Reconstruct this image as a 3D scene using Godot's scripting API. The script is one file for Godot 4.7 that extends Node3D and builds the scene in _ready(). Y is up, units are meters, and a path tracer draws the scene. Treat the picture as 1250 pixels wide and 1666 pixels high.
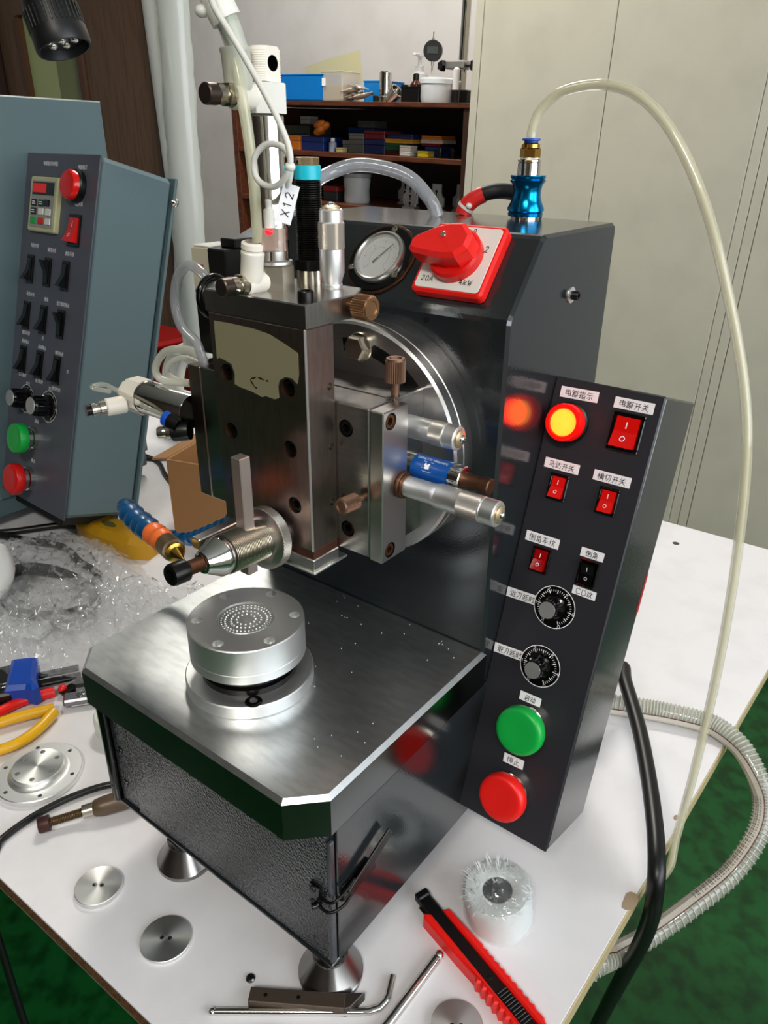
extends Node3D
# A benchtop turning machine on a white workbench, in a small workshop.
# Coordinates are written with y = 0 at the top of the machine's base plate; OY lifts them above the floor.
const OY := 0.96
const T := -0.21          # bench top
const FL := -0.96         # floor
var frame_of := {}        # node -> its transform in those coordinates
var mat := {}
var rng := RandomNumberGenerator.new()


# ------------------------------------------------------------------ mesh builder
class MB:
	var xf := Transform3D()
	var v := PackedVector3Array()
	var n := PackedVector3Array()
	var t := PackedVector2Array()
	var ix := PackedInt32Array()

	func vert(p: Vector3, nn: Vector3, uv := Vector2.ZERO) -> int:
		v.append(xf * p)
		n.append((xf.basis * nn).normalized())
		t.append(uv)
		return v.size() - 1

	func tri(a: Vector3, b: Vector3, c: Vector3) -> void:      # counter-clockwise seen from outside
		var nn := (b - a).cross(c - a).normalized()
		var i := vert(a, nn, Vector2(a.x, a.y))
		vert(b, nn, Vector2(b.x, b.y))
		vert(c, nn, Vector2(c.x, c.y))
		ix.append_array([i, i + 2, i + 1])

	func quad(a: Vector3, b: Vector3, c: Vector3, d: Vector3) -> void:
		var nn := (c - a).cross(d - b).normalized()
		var i := vert(a, nn, Vector2(0, 0))
		vert(b, nn, Vector2(1, 0))
		vert(c, nn, Vector2(1, 1))
		vert(d, nn, Vector2(0, 1))
		ix.append_array([i, i + 2, i + 1, i, i + 3, i + 2])

	func lathe(prof: Array, seg := 32, sharp := 35.0, vscale := 1.0) -> MB:
		var ns := []
		for i in prof.size() - 1:
			var d: Vector2 = prof[i + 1] - prof[i]
			ns.append(Vector2(d.y, -d.x).normalized())
		var run := 0.0
		for i in prof.size() - 1:
			var n0: Vector2 = ns[i]
			var n1: Vector2 = ns[i]
			if i > 0 and rad_to_deg(absf(n0.angle_to(ns[i - 1]))) < sharp:
				n0 = (n0 + ns[i - 1]).normalized()
			if i < ns.size() - 1 and rad_to_deg(absf(n1.angle_to(ns[i + 1]))) < sharp:
				n1 = (n1 + ns[i + 1]).normalized()
			var p0: Vector2 = prof[i]
			var p1: Vector2 = prof[i + 1]
			var run1 := run + p0.distance_to(p1) * vscale
			var b := v.size()
			for k in seg + 1:
				var a := TAU * (k % seg) / seg
				var c := cos(a)
				var s := -sin(a)
				vert(Vector3(p0.x * c, p0.y, p0.x * s), Vector3(n0.x * c, n0.y, n0.x * s), Vector2(float(k) / seg, run))
				vert(Vector3(p1.x * c, p1.y, p1.x * s), Vector3(n1.x * c, n1.y, n1.x * s), Vector2(float(k) / seg, run1))
			for k in seg:
				var q := b + 2 * k
				if p0.x > 1e-6:
					ix.append_array([q, q + 3, q + 2])
				if p1.x > 1e-6:
					ix.append_array([q, q + 1, q + 3])
			run = run1
		return self

	func box(lo: Vector3, hi: Vector3, bev := 0.001) -> MB:
		var c := (lo + hi) / 2.0
		var h := (hi - lo) / 2.0
		var e := minf(bev, minf(h.x, minf(h.y, h.z)) * 0.9)
		var g := h - Vector3(e, e, e)
		var ax := [Vector3.RIGHT, Vector3.UP, Vector3.BACK]
		for i in 3:
			var u: Vector3 = ax[(i + 1) % 3]
			var w: Vector3 = ax[(i + 2) % 3]
			for s in [-1.0, 1.0]:
				var f: Vector3 = ax[i] * h[i] * s
				var uu: Vector3 = u * g[(i + 1) % 3]
				var ww: Vector3 = w * g[(i + 2) % 3]
				if s > 0:
					quad(c + f - uu - ww, c + f + uu - ww, c + f + uu + ww, c + f - uu + ww)
				else:
					quad(c + f - uu - ww, c + f - uu + ww, c + f + uu + ww, c + f + uu - ww)
		if e <= 0.0:
			return self
		for i in 3:
			var j := (i + 1) % 3
			var k := (i + 2) % 3
			for sj in [-1.0, 1.0]:
				for sk in [-1.0, 1.0]:
					var a: Vector3 = ax[j] * h[j] * sj + ax[k] * g[k] * sk
					var b: Vector3 = ax[j] * g[j] * sj + ax[k] * h[k] * sk
					var l: Vector3 = ax[i] * g[i]
					_q(c, a, b, l)
		for sx in [-1.0, 1.0]:
			for sy in [-1.0, 1.0]:
				for sz in [-1.0, 1.0]:
					var a := c + Vector3(h.x * sx, g.y * sy, g.z * sz)
					var b := c + Vector3(g.x * sx, h.y * sy, g.z * sz)
					var d := c + Vector3(g.x * sx, g.y * sy, h.z * sz)
					if sx * sy * sz > 0:
						tri(a, b, d)
					else:
						tri(a, d, b)
		return self

	func _q(c: Vector3, a: Vector3, b: Vector3, l: Vector3) -> void:
		if (b - a).cross(l).dot(a + b) > 0:
			quad(c + a - l, c + b - l, c + b + l, c + a + l)
		else:
			quad(c + a + l, c + b + l, c + b - l, c + a - l)

	func prism(poly: PackedVector2Array, z0: float, z1: float, bev := 0.0, smooth := false, back := true, only := 0) -> MB:      # only: 1 the flanks, 2 the caps
		poly = poly.duplicate()
		var area := 0.0
		var m := poly.size()
		for i in m:
			area += poly[i].cross(poly[(i + 1) % m])
		if area < 0:
			poly.reverse()
		var nrm := PackedVector2Array()
		var ins := PackedVector2Array()
		for i in m:
			var d0 := (poly[i] - poly[(i + m - 1) % m]).normalized()
			var d1 := (poly[(i + 1) % m] - poly[i]).normalized()
			var a := Vector2(d0.y, -d0.x)
			var b := Vector2(d1.y, -d1.x)
			var mid := (a + b).normalized()
			nrm.append(mid)
			ins.append(poly[i] - mid * bev / maxf(0.4, mid.dot(a)))
		var zb := z1 - bev
		for i in m:
			var j := (i + 1) % m
			var p := poly[i]
			var q := poly[j]
			if only == 2:
				pass
			elif smooth:
				var k := vert(Vector3(p.x, p.y, z0), Vector3(nrm[i].x, nrm[i].y, 0))
				vert(Vector3(q.x, q.y, z0), Vector3(nrm[j].x, nrm[j].y, 0), Vector2(1, 0))
				vert(Vector3(q.x, q.y, zb), Vector3(nrm[j].x, nrm[j].y, 0), Vector2(1, 1))
				vert(Vector3(p.x, p.y, zb), Vector3(nrm[i].x, nrm[i].y, 0), Vector2(0, 1))
				ix.append_array([k, k + 2, k + 1, k, k + 3, k + 2])
			else:
				quad(Vector3(p.x, p.y, z0), Vector3(q.x, q.y, z0), Vector3(q.x, q.y, zb), Vector3(p.x, p.y, zb))
			if bev > 0 and only != 1:
				quad(Vector3(p.x, p.y, zb), Vector3(q.x, q.y, zb), Vector3(ins[j].x, ins[j].y, z1), Vector3(ins[i].x, ins[i].y, z1))
		if only == 1:
			return self
		var idx := Geometry2D.triangulate_polygon(poly)
		for i in range(0, idx.size(), 3):
			var ii := [idx[i], idx[i + 1], idx[i + 2]]
			if (poly[ii[1]] - poly[ii[0]]).cross(poly[ii[2]] - poly[ii[0]]) < 0:
				ii = [ii[0], ii[2], ii[1]]
			tri(Vector3(ins[ii[0]].x, ins[ii[0]].y, z1), Vector3(ins[ii[1]].x, ins[ii[1]].y, z1), Vector3(ins[ii[2]].x, ins[ii[2]].y, z1))
			if back:
				tri(Vector3(poly[ii[0]].x, poly[ii[0]].y, z0), Vector3(poly[ii[2]].x, poly[ii[2]].y, z0), Vector3(poly[ii[1]].x, poly[ii[1]].y, z0))
		return self

	func tube(pts: Array, rad: Variant, seg := 10, caps := true) -> MB:
		var up := Vector3(0.123, 0.91, 0.31).normalized()
		var b := v.size()
		var run := 0.0
		var m := pts.size()
		for i in m:
			var d: Vector3 = (pts[mini(i + 1, m - 1)] - pts[maxi(i - 1, 0)]).normalized()
			var s := d.cross(up)
			if s.length() < 0.05:
				s = d.cross(Vector3(0.9, 0.1, 0.2))
			s = s.normalized()
			up = s.cross(d).normalized()
			var r: float = rad if rad is float else rad[i]
			if i > 0:
				run += pts[i].distance_to(pts[i - 1])
			for k in seg + 1:
				var a := TAU * k / seg
				var o := s * cos(a) + up * sin(a)
				vert(pts[i] + o * r, o, Vector2(float(k) / seg, run))
		for i in m - 1:
			for k in seg:
				var q := b + i * (seg + 1) + k
				ix.append_array([q, q + 1, q + seg + 2, q, q + seg + 2, q + seg + 1])
		if caps:
			for e in [0, m - 1]:
				var nn: Vector3 = (pts[0] - pts[1]).normalized() if e == 0 else (pts[m - 1] - pts[m - 2]).normalized()
				var q0: int = b + e * (seg + 1)
				var inv := xf.affine_inverse()
				var c := vert(pts[e], nn)
				var ring := []
				for k in seg + 1:
					ring.append(vert(inv * v[q0 + k], nn))
				for k in seg:
					if e == 0:
						ix.append_array([c, ring[k + 1], ring[k]])
					else:
						ix.append_array([c, ring[k], ring[k + 1]])
		return self

	func ball(c: Vector3, r: Vector3, seg := 14, rings := 8, y0 := -1.0) -> MB:
		var b := v.size()
		var a0 := asin(y0)
		for i in rings + 1:
			var a := lerpf(a0, PI / 2, float(i) / rings)
			for k in seg + 1:
				var w := TAU * (k % seg) / seg
				var o := Vector3(cos(a) * cos(w), sin(a), -cos(a) * sin(w))
				vert(c + o * r, (o / r).normalized(), Vector2(float(k) / seg, float(i) / rings))
		for i in rings:
			for k in seg:
				var q := b + i * (seg + 1) + k
				ix.append_array([q, q + seg + 2, q + 1, q, q + seg + 1, q + seg + 2])
		return self

	func add_to(am: ArrayMesh) -> ArrayMesh:
		var arr := []
		arr.resize(Mesh.ARRAY_MAX)
		arr[Mesh.ARRAY_VERTEX] = v
		arr[Mesh.ARRAY_NORMAL] = n
		arr[Mesh.ARRAY_TEX_UV] = t
		arr[Mesh.ARRAY_INDEX] = ix
		am.add_surface_from_arrays(Mesh.PRIMITIVE_TRIANGLES, arr)
		return am

	func mesh() -> ArrayMesh:
		return add_to(ArrayMesh.new())


func multi(list: Array) -> ArrayMesh:
	var am := ArrayMesh.new()
	for m: MB in list:
		m.add_to(am)
	return am


func at(x: float, y: float, z: float) -> Transform3D:
	return Transform3D(Basis(), Vector3(x, y, z))


func aim(p: Vector3, d: Vector3, spin := 0.0) -> Transform3D:          # local y runs along d
	d = d.normalized()
	var b := Basis()
	if d.dot(Vector3.UP) < -0.9999:
		b = Basis(Vector3.RIGHT, PI)
	elif d.dot(Vector3.UP) < 0.9999:
		b = Basis(Vector3.UP.cross(d).normalized(), Vector3.UP.angle_to(d))
	return Transform3D(b * Basis(Vector3.UP, spin), p)


func face(p: Vector3, nrm: Vector3, spin := 0.0) -> Transform3D:         # local z runs along nrm, local y as upright as can be
	var z := nrm.normalized()
	var x := Vector3.UP.cross(z)
	x = Vector3.RIGHT if x.length() < 0.01 else x.normalized()
	return Transform3D(Basis(x, z.cross(x), z) * Basis(Vector3.BACK, spin), p)


func circle(r: float, seg := 32, c := Vector2.ZERO, a0 := 0.0) -> PackedVector2Array:
	var p := PackedVector2Array()
	for i in seg:
		p.append(c + Vector2.from_angle(a0 + TAU * i / seg) * r)
	return p


func round_rect(x0: float, y0: float, x1: float, y1: float, r: float, seg := 5) -> PackedVector2Array:
	var p := PackedVector2Array()
	var cs := [Vector2(x1 - r, y1 - r), Vector2(x0 + r, y1 - r), Vector2(x0 + r, y0 + r), Vector2(x1 - r, y0 + r)]
	for q in 4:
		for i in seg + 1:
			p.append(cs[q] + Vector2.from_angle(PI / 2 * (q + float(i) / seg)) * r)
	return p


func gear(r: float, d: float, teeth: int) -> PackedVector2Array:
	var p := PackedVector2Array()
	for i in teeth * 2:
		p.append(Vector2.from_angle(PI * i / teeth) * (r if i % 2 == 0 else r - d))
	return p


func curve(pts: Array, sub := 8) -> Array:
	var out := []
	var m := pts.size()
	for i in m - 1:
		var a: Vector3 = pts[maxi(i - 1, 0)]
		var b: Vector3 = pts[i]
		var c: Vector3 = pts[i + 1]
		var d: Vector3 = pts[mini(i + 2, m - 1)]
		for k in sub:
			out.append(b.cubic_interpolate(c, a, d, float(k) / sub))
	out.append(pts[m - 1])
	return out


# ------------------------------------------------------------------ nodes
func tag(o: Node3D, label: String, category: String, group := "", kind := "") -> void:
	if label:
		o.set_meta("label", label)
	if category:
		o.set_meta("category", category)
	if group:
		o.set_meta("group", group)
	if kind:
		o.set_meta("kind", kind)


func numbered(called: String) -> String:
	var k := 0
	var s := called
	while has_node(NodePath(s)):
		k += 1
		s = "%s_%03d" % [called, k]
	return s


func thing(called: String, label: String, category: String, base := Transform3D(), group := "") -> Node3D:
	var o := Node3D.new()
	o.name = numbered(called)
	add_child(o)
	o.transform = at(0, OY, 0) * base
	frame_of[o] = base
	tag(o, label, category, group)
	return o


func dress(o: MeshInstance3D, m: Mesh, material: Variant) -> void:
	o.mesh = m
	if material is Material:
		o.material_override = material
	elif material is Array:
		for i in mini(material.size(), m.get_surface_count()):
			o.set_surface_override_material(i, material[i])


func part(parent: Node3D, called: String, m: Mesh, material: Variant, xf := Transform3D(), label := "") -> MeshInstance3D:
	var o := MeshInstance3D.new()
	o.name = called
	dress(o, m, material)
	parent.add_child(o, true)
	o.transform = frame_of[parent].affine_inverse() * xf
	frame_of[o] = xf
	if label:
		o.set_meta("label", label)
	return o


func solo(called: String, label: String, category: String, m: Mesh, material: Variant, xf := Transform3D(), group := "", kind := "") -> MeshInstance3D:
	var o := MeshInstance3D.new()
	o.name = numbered(called)
	dress(o, m, material)
	add_child(o)
	o.transform = at(0, OY, 0) * xf
	frame_of[o] = xf
	tag(o, label, category, group, kind)
	return o


func drilled(body: Mesh, material: Material, holes: Array) -> Mesh:         # holes: [centre, axis, radius, depth, material]
	var c := CSGMesh3D.new()
	c.name = "drilled"
	c.mesh = body
	c.material = material
	for h in holes:
		var k := CSGCylinder3D.new()
		k.operation = CSGShape3D.OPERATION_SUBTRACTION
		k.radius = h[2]
		k.height = h[3] * 2.0
		k.sides = 28
		k.transform = aim(h[0], h[1])
		k.material = h[4] if h.size() > 4 else material
		c.add_child(k)
	add_child(c)
	c._update_shape()
	var m: Mesh = c.bake_static_mesh()
	remove_child(c)
	c.free()
	return m


func joined(m: Mesh, extra: MB, material: Material) -> ArrayMesh:          # a drilled mesh with one more surface
	var am := ArrayMesh.new()
	for i in m.get_surface_count():
		am.add_surface_from_arrays(Mesh.PRIMITIVE_TRIANGLES, m.surface_get_arrays(i))
		am.surface_set_material(i, m.surface_get_material(i))
	extra.add_to(am)
	am.surface_set_material(am.get_surface_count() - 1, material)
	return am


# ------------------------------------------------------------------ materials
func sm(r: float, g: float, b: float, rough := 0.5, metal := 0.0, spec := 0.5) -> StandardMaterial3D:
	var m := StandardMaterial3D.new()
	m.albedo_color = Color(r, g, b)
	m.roughness = rough
	m.metallic = metal
	m.metallic_specular = spec
	return m


func clear(r: float, g: float, b: float, alpha: float, rough := 0.05) -> StandardMaterial3D:
	var m := sm(r, g, b, rough)
	m.albedo_color.a = alpha
	m.transparency = BaseMaterial3D.TRANSPARENCY_ALPHA
	return m


func noise_tex(freq: float, ramp: Array, size := 512, seed_ := 1, octaves := 4, normal := false, bump := 2.0, sx := 1.0) -> Texture2D:
	var f := FastNoiseLite.new()
	f.seed = seed_
	f.noise_type = FastNoiseLite.TYPE_SIMPLEX_SMOOTH
	f.frequency = freq
	f.fractal_octaves = octaves
	var nt := NoiseTexture2D.new()
	nt.width = size
	nt.height = size
	nt.seamless = true
	nt.noise = f
	if normal:
		nt.as_normal_map = true
		nt.bump_strength = bump
	else:
		var g := Gradient.new()
		g.offsets = PackedFloat32Array(ramp.map(func(q): return q[0]))
		g.colors = PackedColorArray(ramp.map(func(q): return q[1]))
		nt.color_ramp = g
	return nt


func grey(a: float) -> Color:
	return Color(a, a, a)


func tri_map(m: StandardMaterial3D, s: Vector3, world := false) -> StandardMaterial3D:
	m.uv1_triplanar = true
	m.uv1_world_triplanar = world
	m.uv1_scale = s
	return m


func brushed(r: float, g: float, b: float, rough: float, s: Vector3, lo := 0.75) -> StandardMaterial3D:
	var m := sm(r, g, b, 1.0, 1.0)
	m.roughness_texture = mat.tex_brush
	m.roughness = rough
	m.albedo_texture = mat.tex_smudge
	return tri_map(m, s)


func make_materials() -> void:
	mat.tex_brush = noise_tex(0.02, [[0.0, grey(0.90)], [1.0, grey(1.0)]], 512, 3, 5)
	mat.tex_smudge = noise_tex(0.012, [[0.2, grey(0.93)], [0.6, grey(0.99)], [1.0, grey(1.0)]], 512, 9, 5)
	mat.tex_speck = noise_tex(0.02, [[0.0, grey(0.965)], [0.55, grey(1.0)], [1.0, grey(1.0)]], 512, 21, 5)
	mat.tex_orange = noise_tex(0.06, [[0.0, grey(0.0)], [1.0, grey(1.0)]], 512, 5, 2)
	mat.steel = brushed(0.72, 0.71, 0.70, 0.27, Vector3(6, 40, 6))
	mat.steel_reflect_tint = brushed(0.66, 0.585, 0.56, 0.32, Vector3(30, 6, 30))  # dark brown reflections of the room tinted into the colour
	mat.steel_side = sm(0.80, 0.79, 0.785, 0.30, 1.0)
	mat.plate = brushed(0.86, 0.87, 0.87, 0.37, Vector3(6, 20, 20))
	mat.plate_edge = sm(0.46, 0.47, 0.47, 0.16, 1.0)  # colour darkened for the dim floor that the flanks reflect
	mat.alu = sm(0.90, 0.90, 0.89, 0.38, 1.0)
	mat.alu_turned = sm(0.95, 0.95, 0.945, 0.42, 1.0)
	mat.turned = sm(0.90, 0.90, 0.89, 0.44, 1.0)
	mat.turned.anisotropy_enabled = true
	mat.turned.anisotropy = 0.7
	mat.chrome = sm(0.86, 0.85, 0.83, 0.10, 1.0)
	mat.nickel = sm(0.78, 0.75, 0.69, 0.22, 1.0)
	mat.brass = sm(0.83, 0.64, 0.30, 0.25, 1.0)
	mat.bronze = sm(0.47, 0.355, 0.285, 0.50, 0.75)
	mat.bronze_gold = sm(0.60, 0.45, 0.32, 0.42, 0.85)
	mat.rusty = sm(0.40, 0.27, 0.20, 0.45, 0.9)
	mat.rust_strip = sm(0.33, 0.20, 0.15, 0.5, 0.6)
	mat.oxide = sm(0.10, 0.095, 0.09, 0.30, 0.6)
	mat.black = sm(0.030, 0.030, 0.032, 0.38)
	mat.black_gloss = sm(0.020, 0.020, 0.022, 0.16)
	mat.rubber = sm(0.028, 0.028, 0.030, 0.55)
	mat.hole = sm(0.04, 0.03, 0.03, 0.6, 0.4)
	mat.paint = sm(0.125, 0.140, 0.150, 0.14, 0.0, 0.68)
	mat.paint.heightmap_enabled = true
	mat.paint.heightmap_texture = mat.tex_orange
	mat.paint.heightmap_scale = 0.003
	tri_map(mat.paint, Vector3(14, 14, 14))
	mat.paint_orange = sm(0.150, 0.155, 0.175, 0.13, 0.0, 0.68)
	mat.paint_orange.heightmap_enabled = true
	mat.paint_orange.heightmap_texture = mat.tex_orange
	mat.paint_orange.heightmap_scale = 0.045
	tri_map(mat.paint_orange, Vector3(11, 11, 11))
	mat.panel = sm(0.160, 0.158, 0.180, 0.42)
	mat.blue_grey = sm(0.36, 0.44, 0.46, 0.38)
	mat.panel2 = sm(0.33, 0.34, 0.385, 0.40)
	mat.white_paper = sm(0.98, 0.97, 0.98, 0.6)
	mat.ink = sm(0.05, 0.05, 0.06, 0.6)
	mat.white = sm(0.90, 0.89, 0.86, 0.4)
	mat.fitting = sm(0.93, 0.90, 0.85, 0.35)
	mat.red = sm(0.83, 0.07, 0.055, 0.32)
	mat.red_bright = sm(0.93, 0.10, 0.075, 0.38)
	mat.green = sm(0.05, 0.66, 0.26, 0.36)
	mat.red_glass = sm(0.85, 0.06, 0.04, 0.18)
	mat.dark_red_glass = sm(0.60, 0.02, 0.02, 0.16)
	mat.teal = sm(0.04, 0.52, 0.74, 0.20, 0.95)
	mat.cyan = sm(0.06, 0.72, 0.80, 0.35)
	mat.blue = sm(0.08, 0.33, 0.78, 0.35)
	mat.label_blue = sm(0.04, 0.31, 0.62, 0.28)
	mat.loc_blue = sm(0.03, 0.29, 0.47, 0.30)
	mat.orange = sm(0.95, 0.45, 0.20, 0.35)
	mat.film = sm(0.66, 0.63, 0.50, 0.42, 0.45)
	mat.tube = clear(0.93, 0.92, 0.84, 0.20, 0.05)
	mat.tube_milky = clear(0.86, 0.86, 0.80, 0.55, 0.24)
	mat.tube_grey = clear(0.70, 0.71, 0.73, 0.42, 0.05)
	mat.glass = clear(0.97, 0.98, 0.98, 0.08, 0.02)
	mat.wrap = clear(0.96, 0.97, 0.98, 0.08, 0.04)
	mat.wrap_white = clear(0.93, 0.94, 0.95, 0.22, 0.3)
	mat.cap_brown = sm(0.34, 0.29, 0.27, 0.35, 0.9)
	mat.ring_tan = sm(0.74, 0.66, 0.54, 0.4, 0.8)
	mat.foot = sm(0.56, 0.55, 0.54, 0.22, 1.0)
	mat.cord = sm(0.86, 0.85, 0.82, 0.5)
	var k := Image.create(64, 64, false, Image.FORMAT_L8)
	for y in 64:
		for x in 64:
			var a := absf(fposmod((x + y) / 16.0, 1.0) - 0.5) * 2.0
			var b := absf(fposmod((x - y) / 16.0, 1.0) - 0.5) * 2.0
			k.set_pixel(x, y, grey(minf(a, b) * 0.9 + 0.1))
	var kn := k.duplicate()
	kn.convert(Image.FORMAT_RGBA8)
	kn.bump_map_to_normal_map(5.0)
	mat.tex_knurl = ImageTexture.create_from_image(kn)
	mat.tex_knurl_shade = ImageTexture.create_from_image(k)
	mat.knurl = sm(0.80, 0.77, 0.73, 0.32, 1.0)
	mat.knurl.normal_enabled = true
	mat.knurl.normal_texture = mat.tex_knurl
	mat.knurl.uv1_scale = Vector3(14, 280, 1)
	mat.knurl_bronze = mat.knurl.duplicate()
	mat.knurl_bronze.albedo_color = Color(0.60, 0.52, 0.40)
	mat.knurl_fine = mat.knurl.duplicate()
	mat.knurl_fine.uv1_scale = Vector3(20, 400, 1)


# ------------------------------------------------------------------ lettering, as strokes on a 16 x 16 grid
const GLYPH := {
	"电": "23d3da2a23 26d6 818dedea", "源": "1132 0535 1d36 42f2 424a2f 9274 65d5db6b65 68d8 9b9f7e 7c5e bcde",
	"指": "0464 313e1d 0a68 8186d6 e384 79e9ef7f79 7cec", "示": "32d2 16e6 878f6e 5a2d badd",
	"开": "23d3 18e8 535a2f b3bf", "关": "4163 c194 25d5 19e9 858a1f 8aef",
	"马": "22b2b7 4248e8dfbe 1bab", "达": "64e4 a1a56b a5eb 2143 06464c 1e4c7eee",
	"横": "0555 303f 350a 3759 74e4 9196 c1c6 66f6 78e8ec7c78 7aea a6ac 8c6f ccef", "切": "0762 313c5a 72e2ddbf a2a85f",
	"倒": "3108 252f 43a3 7357a7 8598 5aaa 787f 4eae c3ca f1fede", "角": "6125 52b295 455a2f 45d5dfbf 49d9 4cdc 858f",
	"车": "22d2 7148d8 0bfb 858f", "纹": "412646 462a5a 0e4d a1b3 64f4 d4d56f 74ef",
	"进": "65f5 6aea 828a6e c2ce 2143 06464c 1e4c7fff", "刀": "22d2ccaf 72782f",
	"延": "024216561e 1a4d6fff e164 a3ab a7e7 666b 6beb", "时": "13535d1d13 1858 74f4 c1cfae 8698",
	"退": "62e2e8 65e5 68e8 626d9b a8ef e9ba 2143 06464c 1e4c7fff", "启": "8192 43d3d848 434a1f 5adadf5f5a",
	"动": "1363 0777 471d7c 6a8e 95e5debf b1b59f", "停": "3108 252f a1a3 53f3 75e5e87875 5b5aeaeb 7cdc acafcf", "止": "818e 86d6 474e 1efe",
	"C": "d3b151233c5fbfdd", "D": "212f9fdcd49121", "A": "0f81ff 3aca", "P": "2f21a1d3d6a828", "I": "818f", "T": "11e1 818f", "Y": "2188e1 888f",
	"0": "61b1d4dcbf6f3c3461", "1": "44818f", "2": "3461b1d4d63fdf", "4": "afa12aea", "k": "212f c52a 5ace", "W": "014f84cff1", "X": "21df d12f", "S": "d3b151346aacddbf5f3d",
}


func hexat(s: String, i: int) -> Vector2:
	return Vector2(s.substr(i, 1).hex_to_int(), s.substr(i + 1, 1).hex_to_int()) / 15.0


func write(mb: MB, words: String, origin: Vector2, size: Vector2, step: float, thick: float, on: Callable) -> void:
	# origin: top left of the first character; on: turns a flat point into a point of the surface
	for i in words.length():
		var g: String = GLYPH.get(words[i], "")
		for s in g.split(" ", false):
			for k in range(0, s.length() - 2, 2):
				var a := hexat(s, k)
				var b := hexat(s, k + 2)
				var p := origin + Vector2(step * i + a.x * size.x, -a.y * size.y)
				var q := origin + Vector2(step * i + b.x * size.x, -b.y * size.y)
				var d := (q - p).normalized() * thick * 0.5
				var e := Vector2(-d.y, d.x)
				p -= d
				q += d
				mb.quad(on.call(p - e), on.call(q - e), on.call(q + e), on.call(p + e))


func sticker(parent: Node3D, xf: Transform3D, x0: float, y0: float, x1: float, y1: float, words: String, turn := 0.0) -> void:
	var w := x1 - x0
	var h := y0 - y1
	var paper := MB.new().box(Vector3(-w / 2, -h / 2, 0), Vector3(w / 2, h / 2, 0.00025), 0.0001)
	var ink := MB.new()
	var n := words.length()
	var s := minf(h * 0.66, w * 0.90 / n)
	write(ink, words, Vector2(-s * 1.04 * n / 2.0, s * 0.5), Vector2(s * 0.94, s), s * 1.06, 0.00042, func(p: Vector2): return Vector3(p.x, p.y, 0.00032))
	part(parent, "label", multi([paper, ink]), [mat.white_paper, mat.ink], xf * Transform3D(Basis(Vector3.BACK, turn), Vector3((x0 + x1) / 2, (y0 + y1) / 2, 0)), "small white label with black printed characters")


# ------------------------------------------------------------------ small parts used again and again
func cap_screw(r: float, h: float) -> ArrayMesh:
	var m := MB.new()
	m.lathe([Vector2(r, 0), Vector2(r, h * 0.86), Vector2(r * 0.9, h)], 24)
	var s := r * 0.52
	for k in 24:
		var a0 := TAU * k / 24
		var a1 := TAU * (k + 1) / 24
		var o0 := Vector3(cos(a0), 0, -sin(a0))
		var o1 := Vector3(cos(a1), 0, -sin(a1))
		var h0 := s / cos(fposmod(a0, PI / 3) - PI / 6)
		var h1 := s / cos(fposmod(a1 - 1e-5, PI / 3) - PI / 6)
		var y := Vector3(0, h, 0)
		var z := Vector3(0, h * 0.35, 0)
		m.quad(o0 * r * 0.9 + y, o1 * r * 0.9 + y, o1 * h1 + y, o0 * h0 + y)
		m.quad(o0 * h0 + y, o1 * h1 + y, o1 * h1 + z, o0 * h0 + z)
		m.tri(o0 * h0 + z, o1 * h1 + z, z)
	return m.mesh()


func hex_bolt(r: float, h: float) -> ArrayMesh:
	var m := MB.new()
	m.xf = Transform3D(Basis(Vector3.RIGHT, -PI / 2), Vector3.ZERO)
	m.prism(circle(r, 6), 0, h, r * 0.12)
	return m.mesh()


func thumb_screw(r: float, h: float, neck: float) -> ArrayMesh:      # knurled head on a thin stem, along y
	var m := MB.new()
	m.lathe([Vector2(r * 0.42, 0), Vector2(r * 0.42, neck)], 16)
	m.xf = Transform3D(Basis(Vector3.RIGHT, -PI / 2), Vector3.ZERO)
	m.prism(gear(r, r * 0.09, 30), neck, neck + h * 0.9, 0)
	m.xf = Transform3D()
	m.lathe([Vector2(r * 0.93, neck + h * 0.9), Vector2(r * 0.88, neck + h), Vector2(r * 0.62, neck + h), Vector2(r * 0.55, neck + h * 0.93), Vector2(0, neck + h * 0.93)], 24)
	return m.mesh()


func thread(r: float, y0: float, y1: float, pitch: float, depth: float) -> Array:
	var p := []
	var n := int((y1 - y0) / pitch)
	for i in n:
		p.append(Vector2(r - depth, y0 + (i + 0.05) * pitch))
		p.append(Vector2(r, y0 + (i + 0.4) * pitch))
		p.append(Vector2(r, y0 + (i + 0.6) * pitch))
	p.append(Vector2(r - depth, y0 + n * pitch))
	return p


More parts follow.
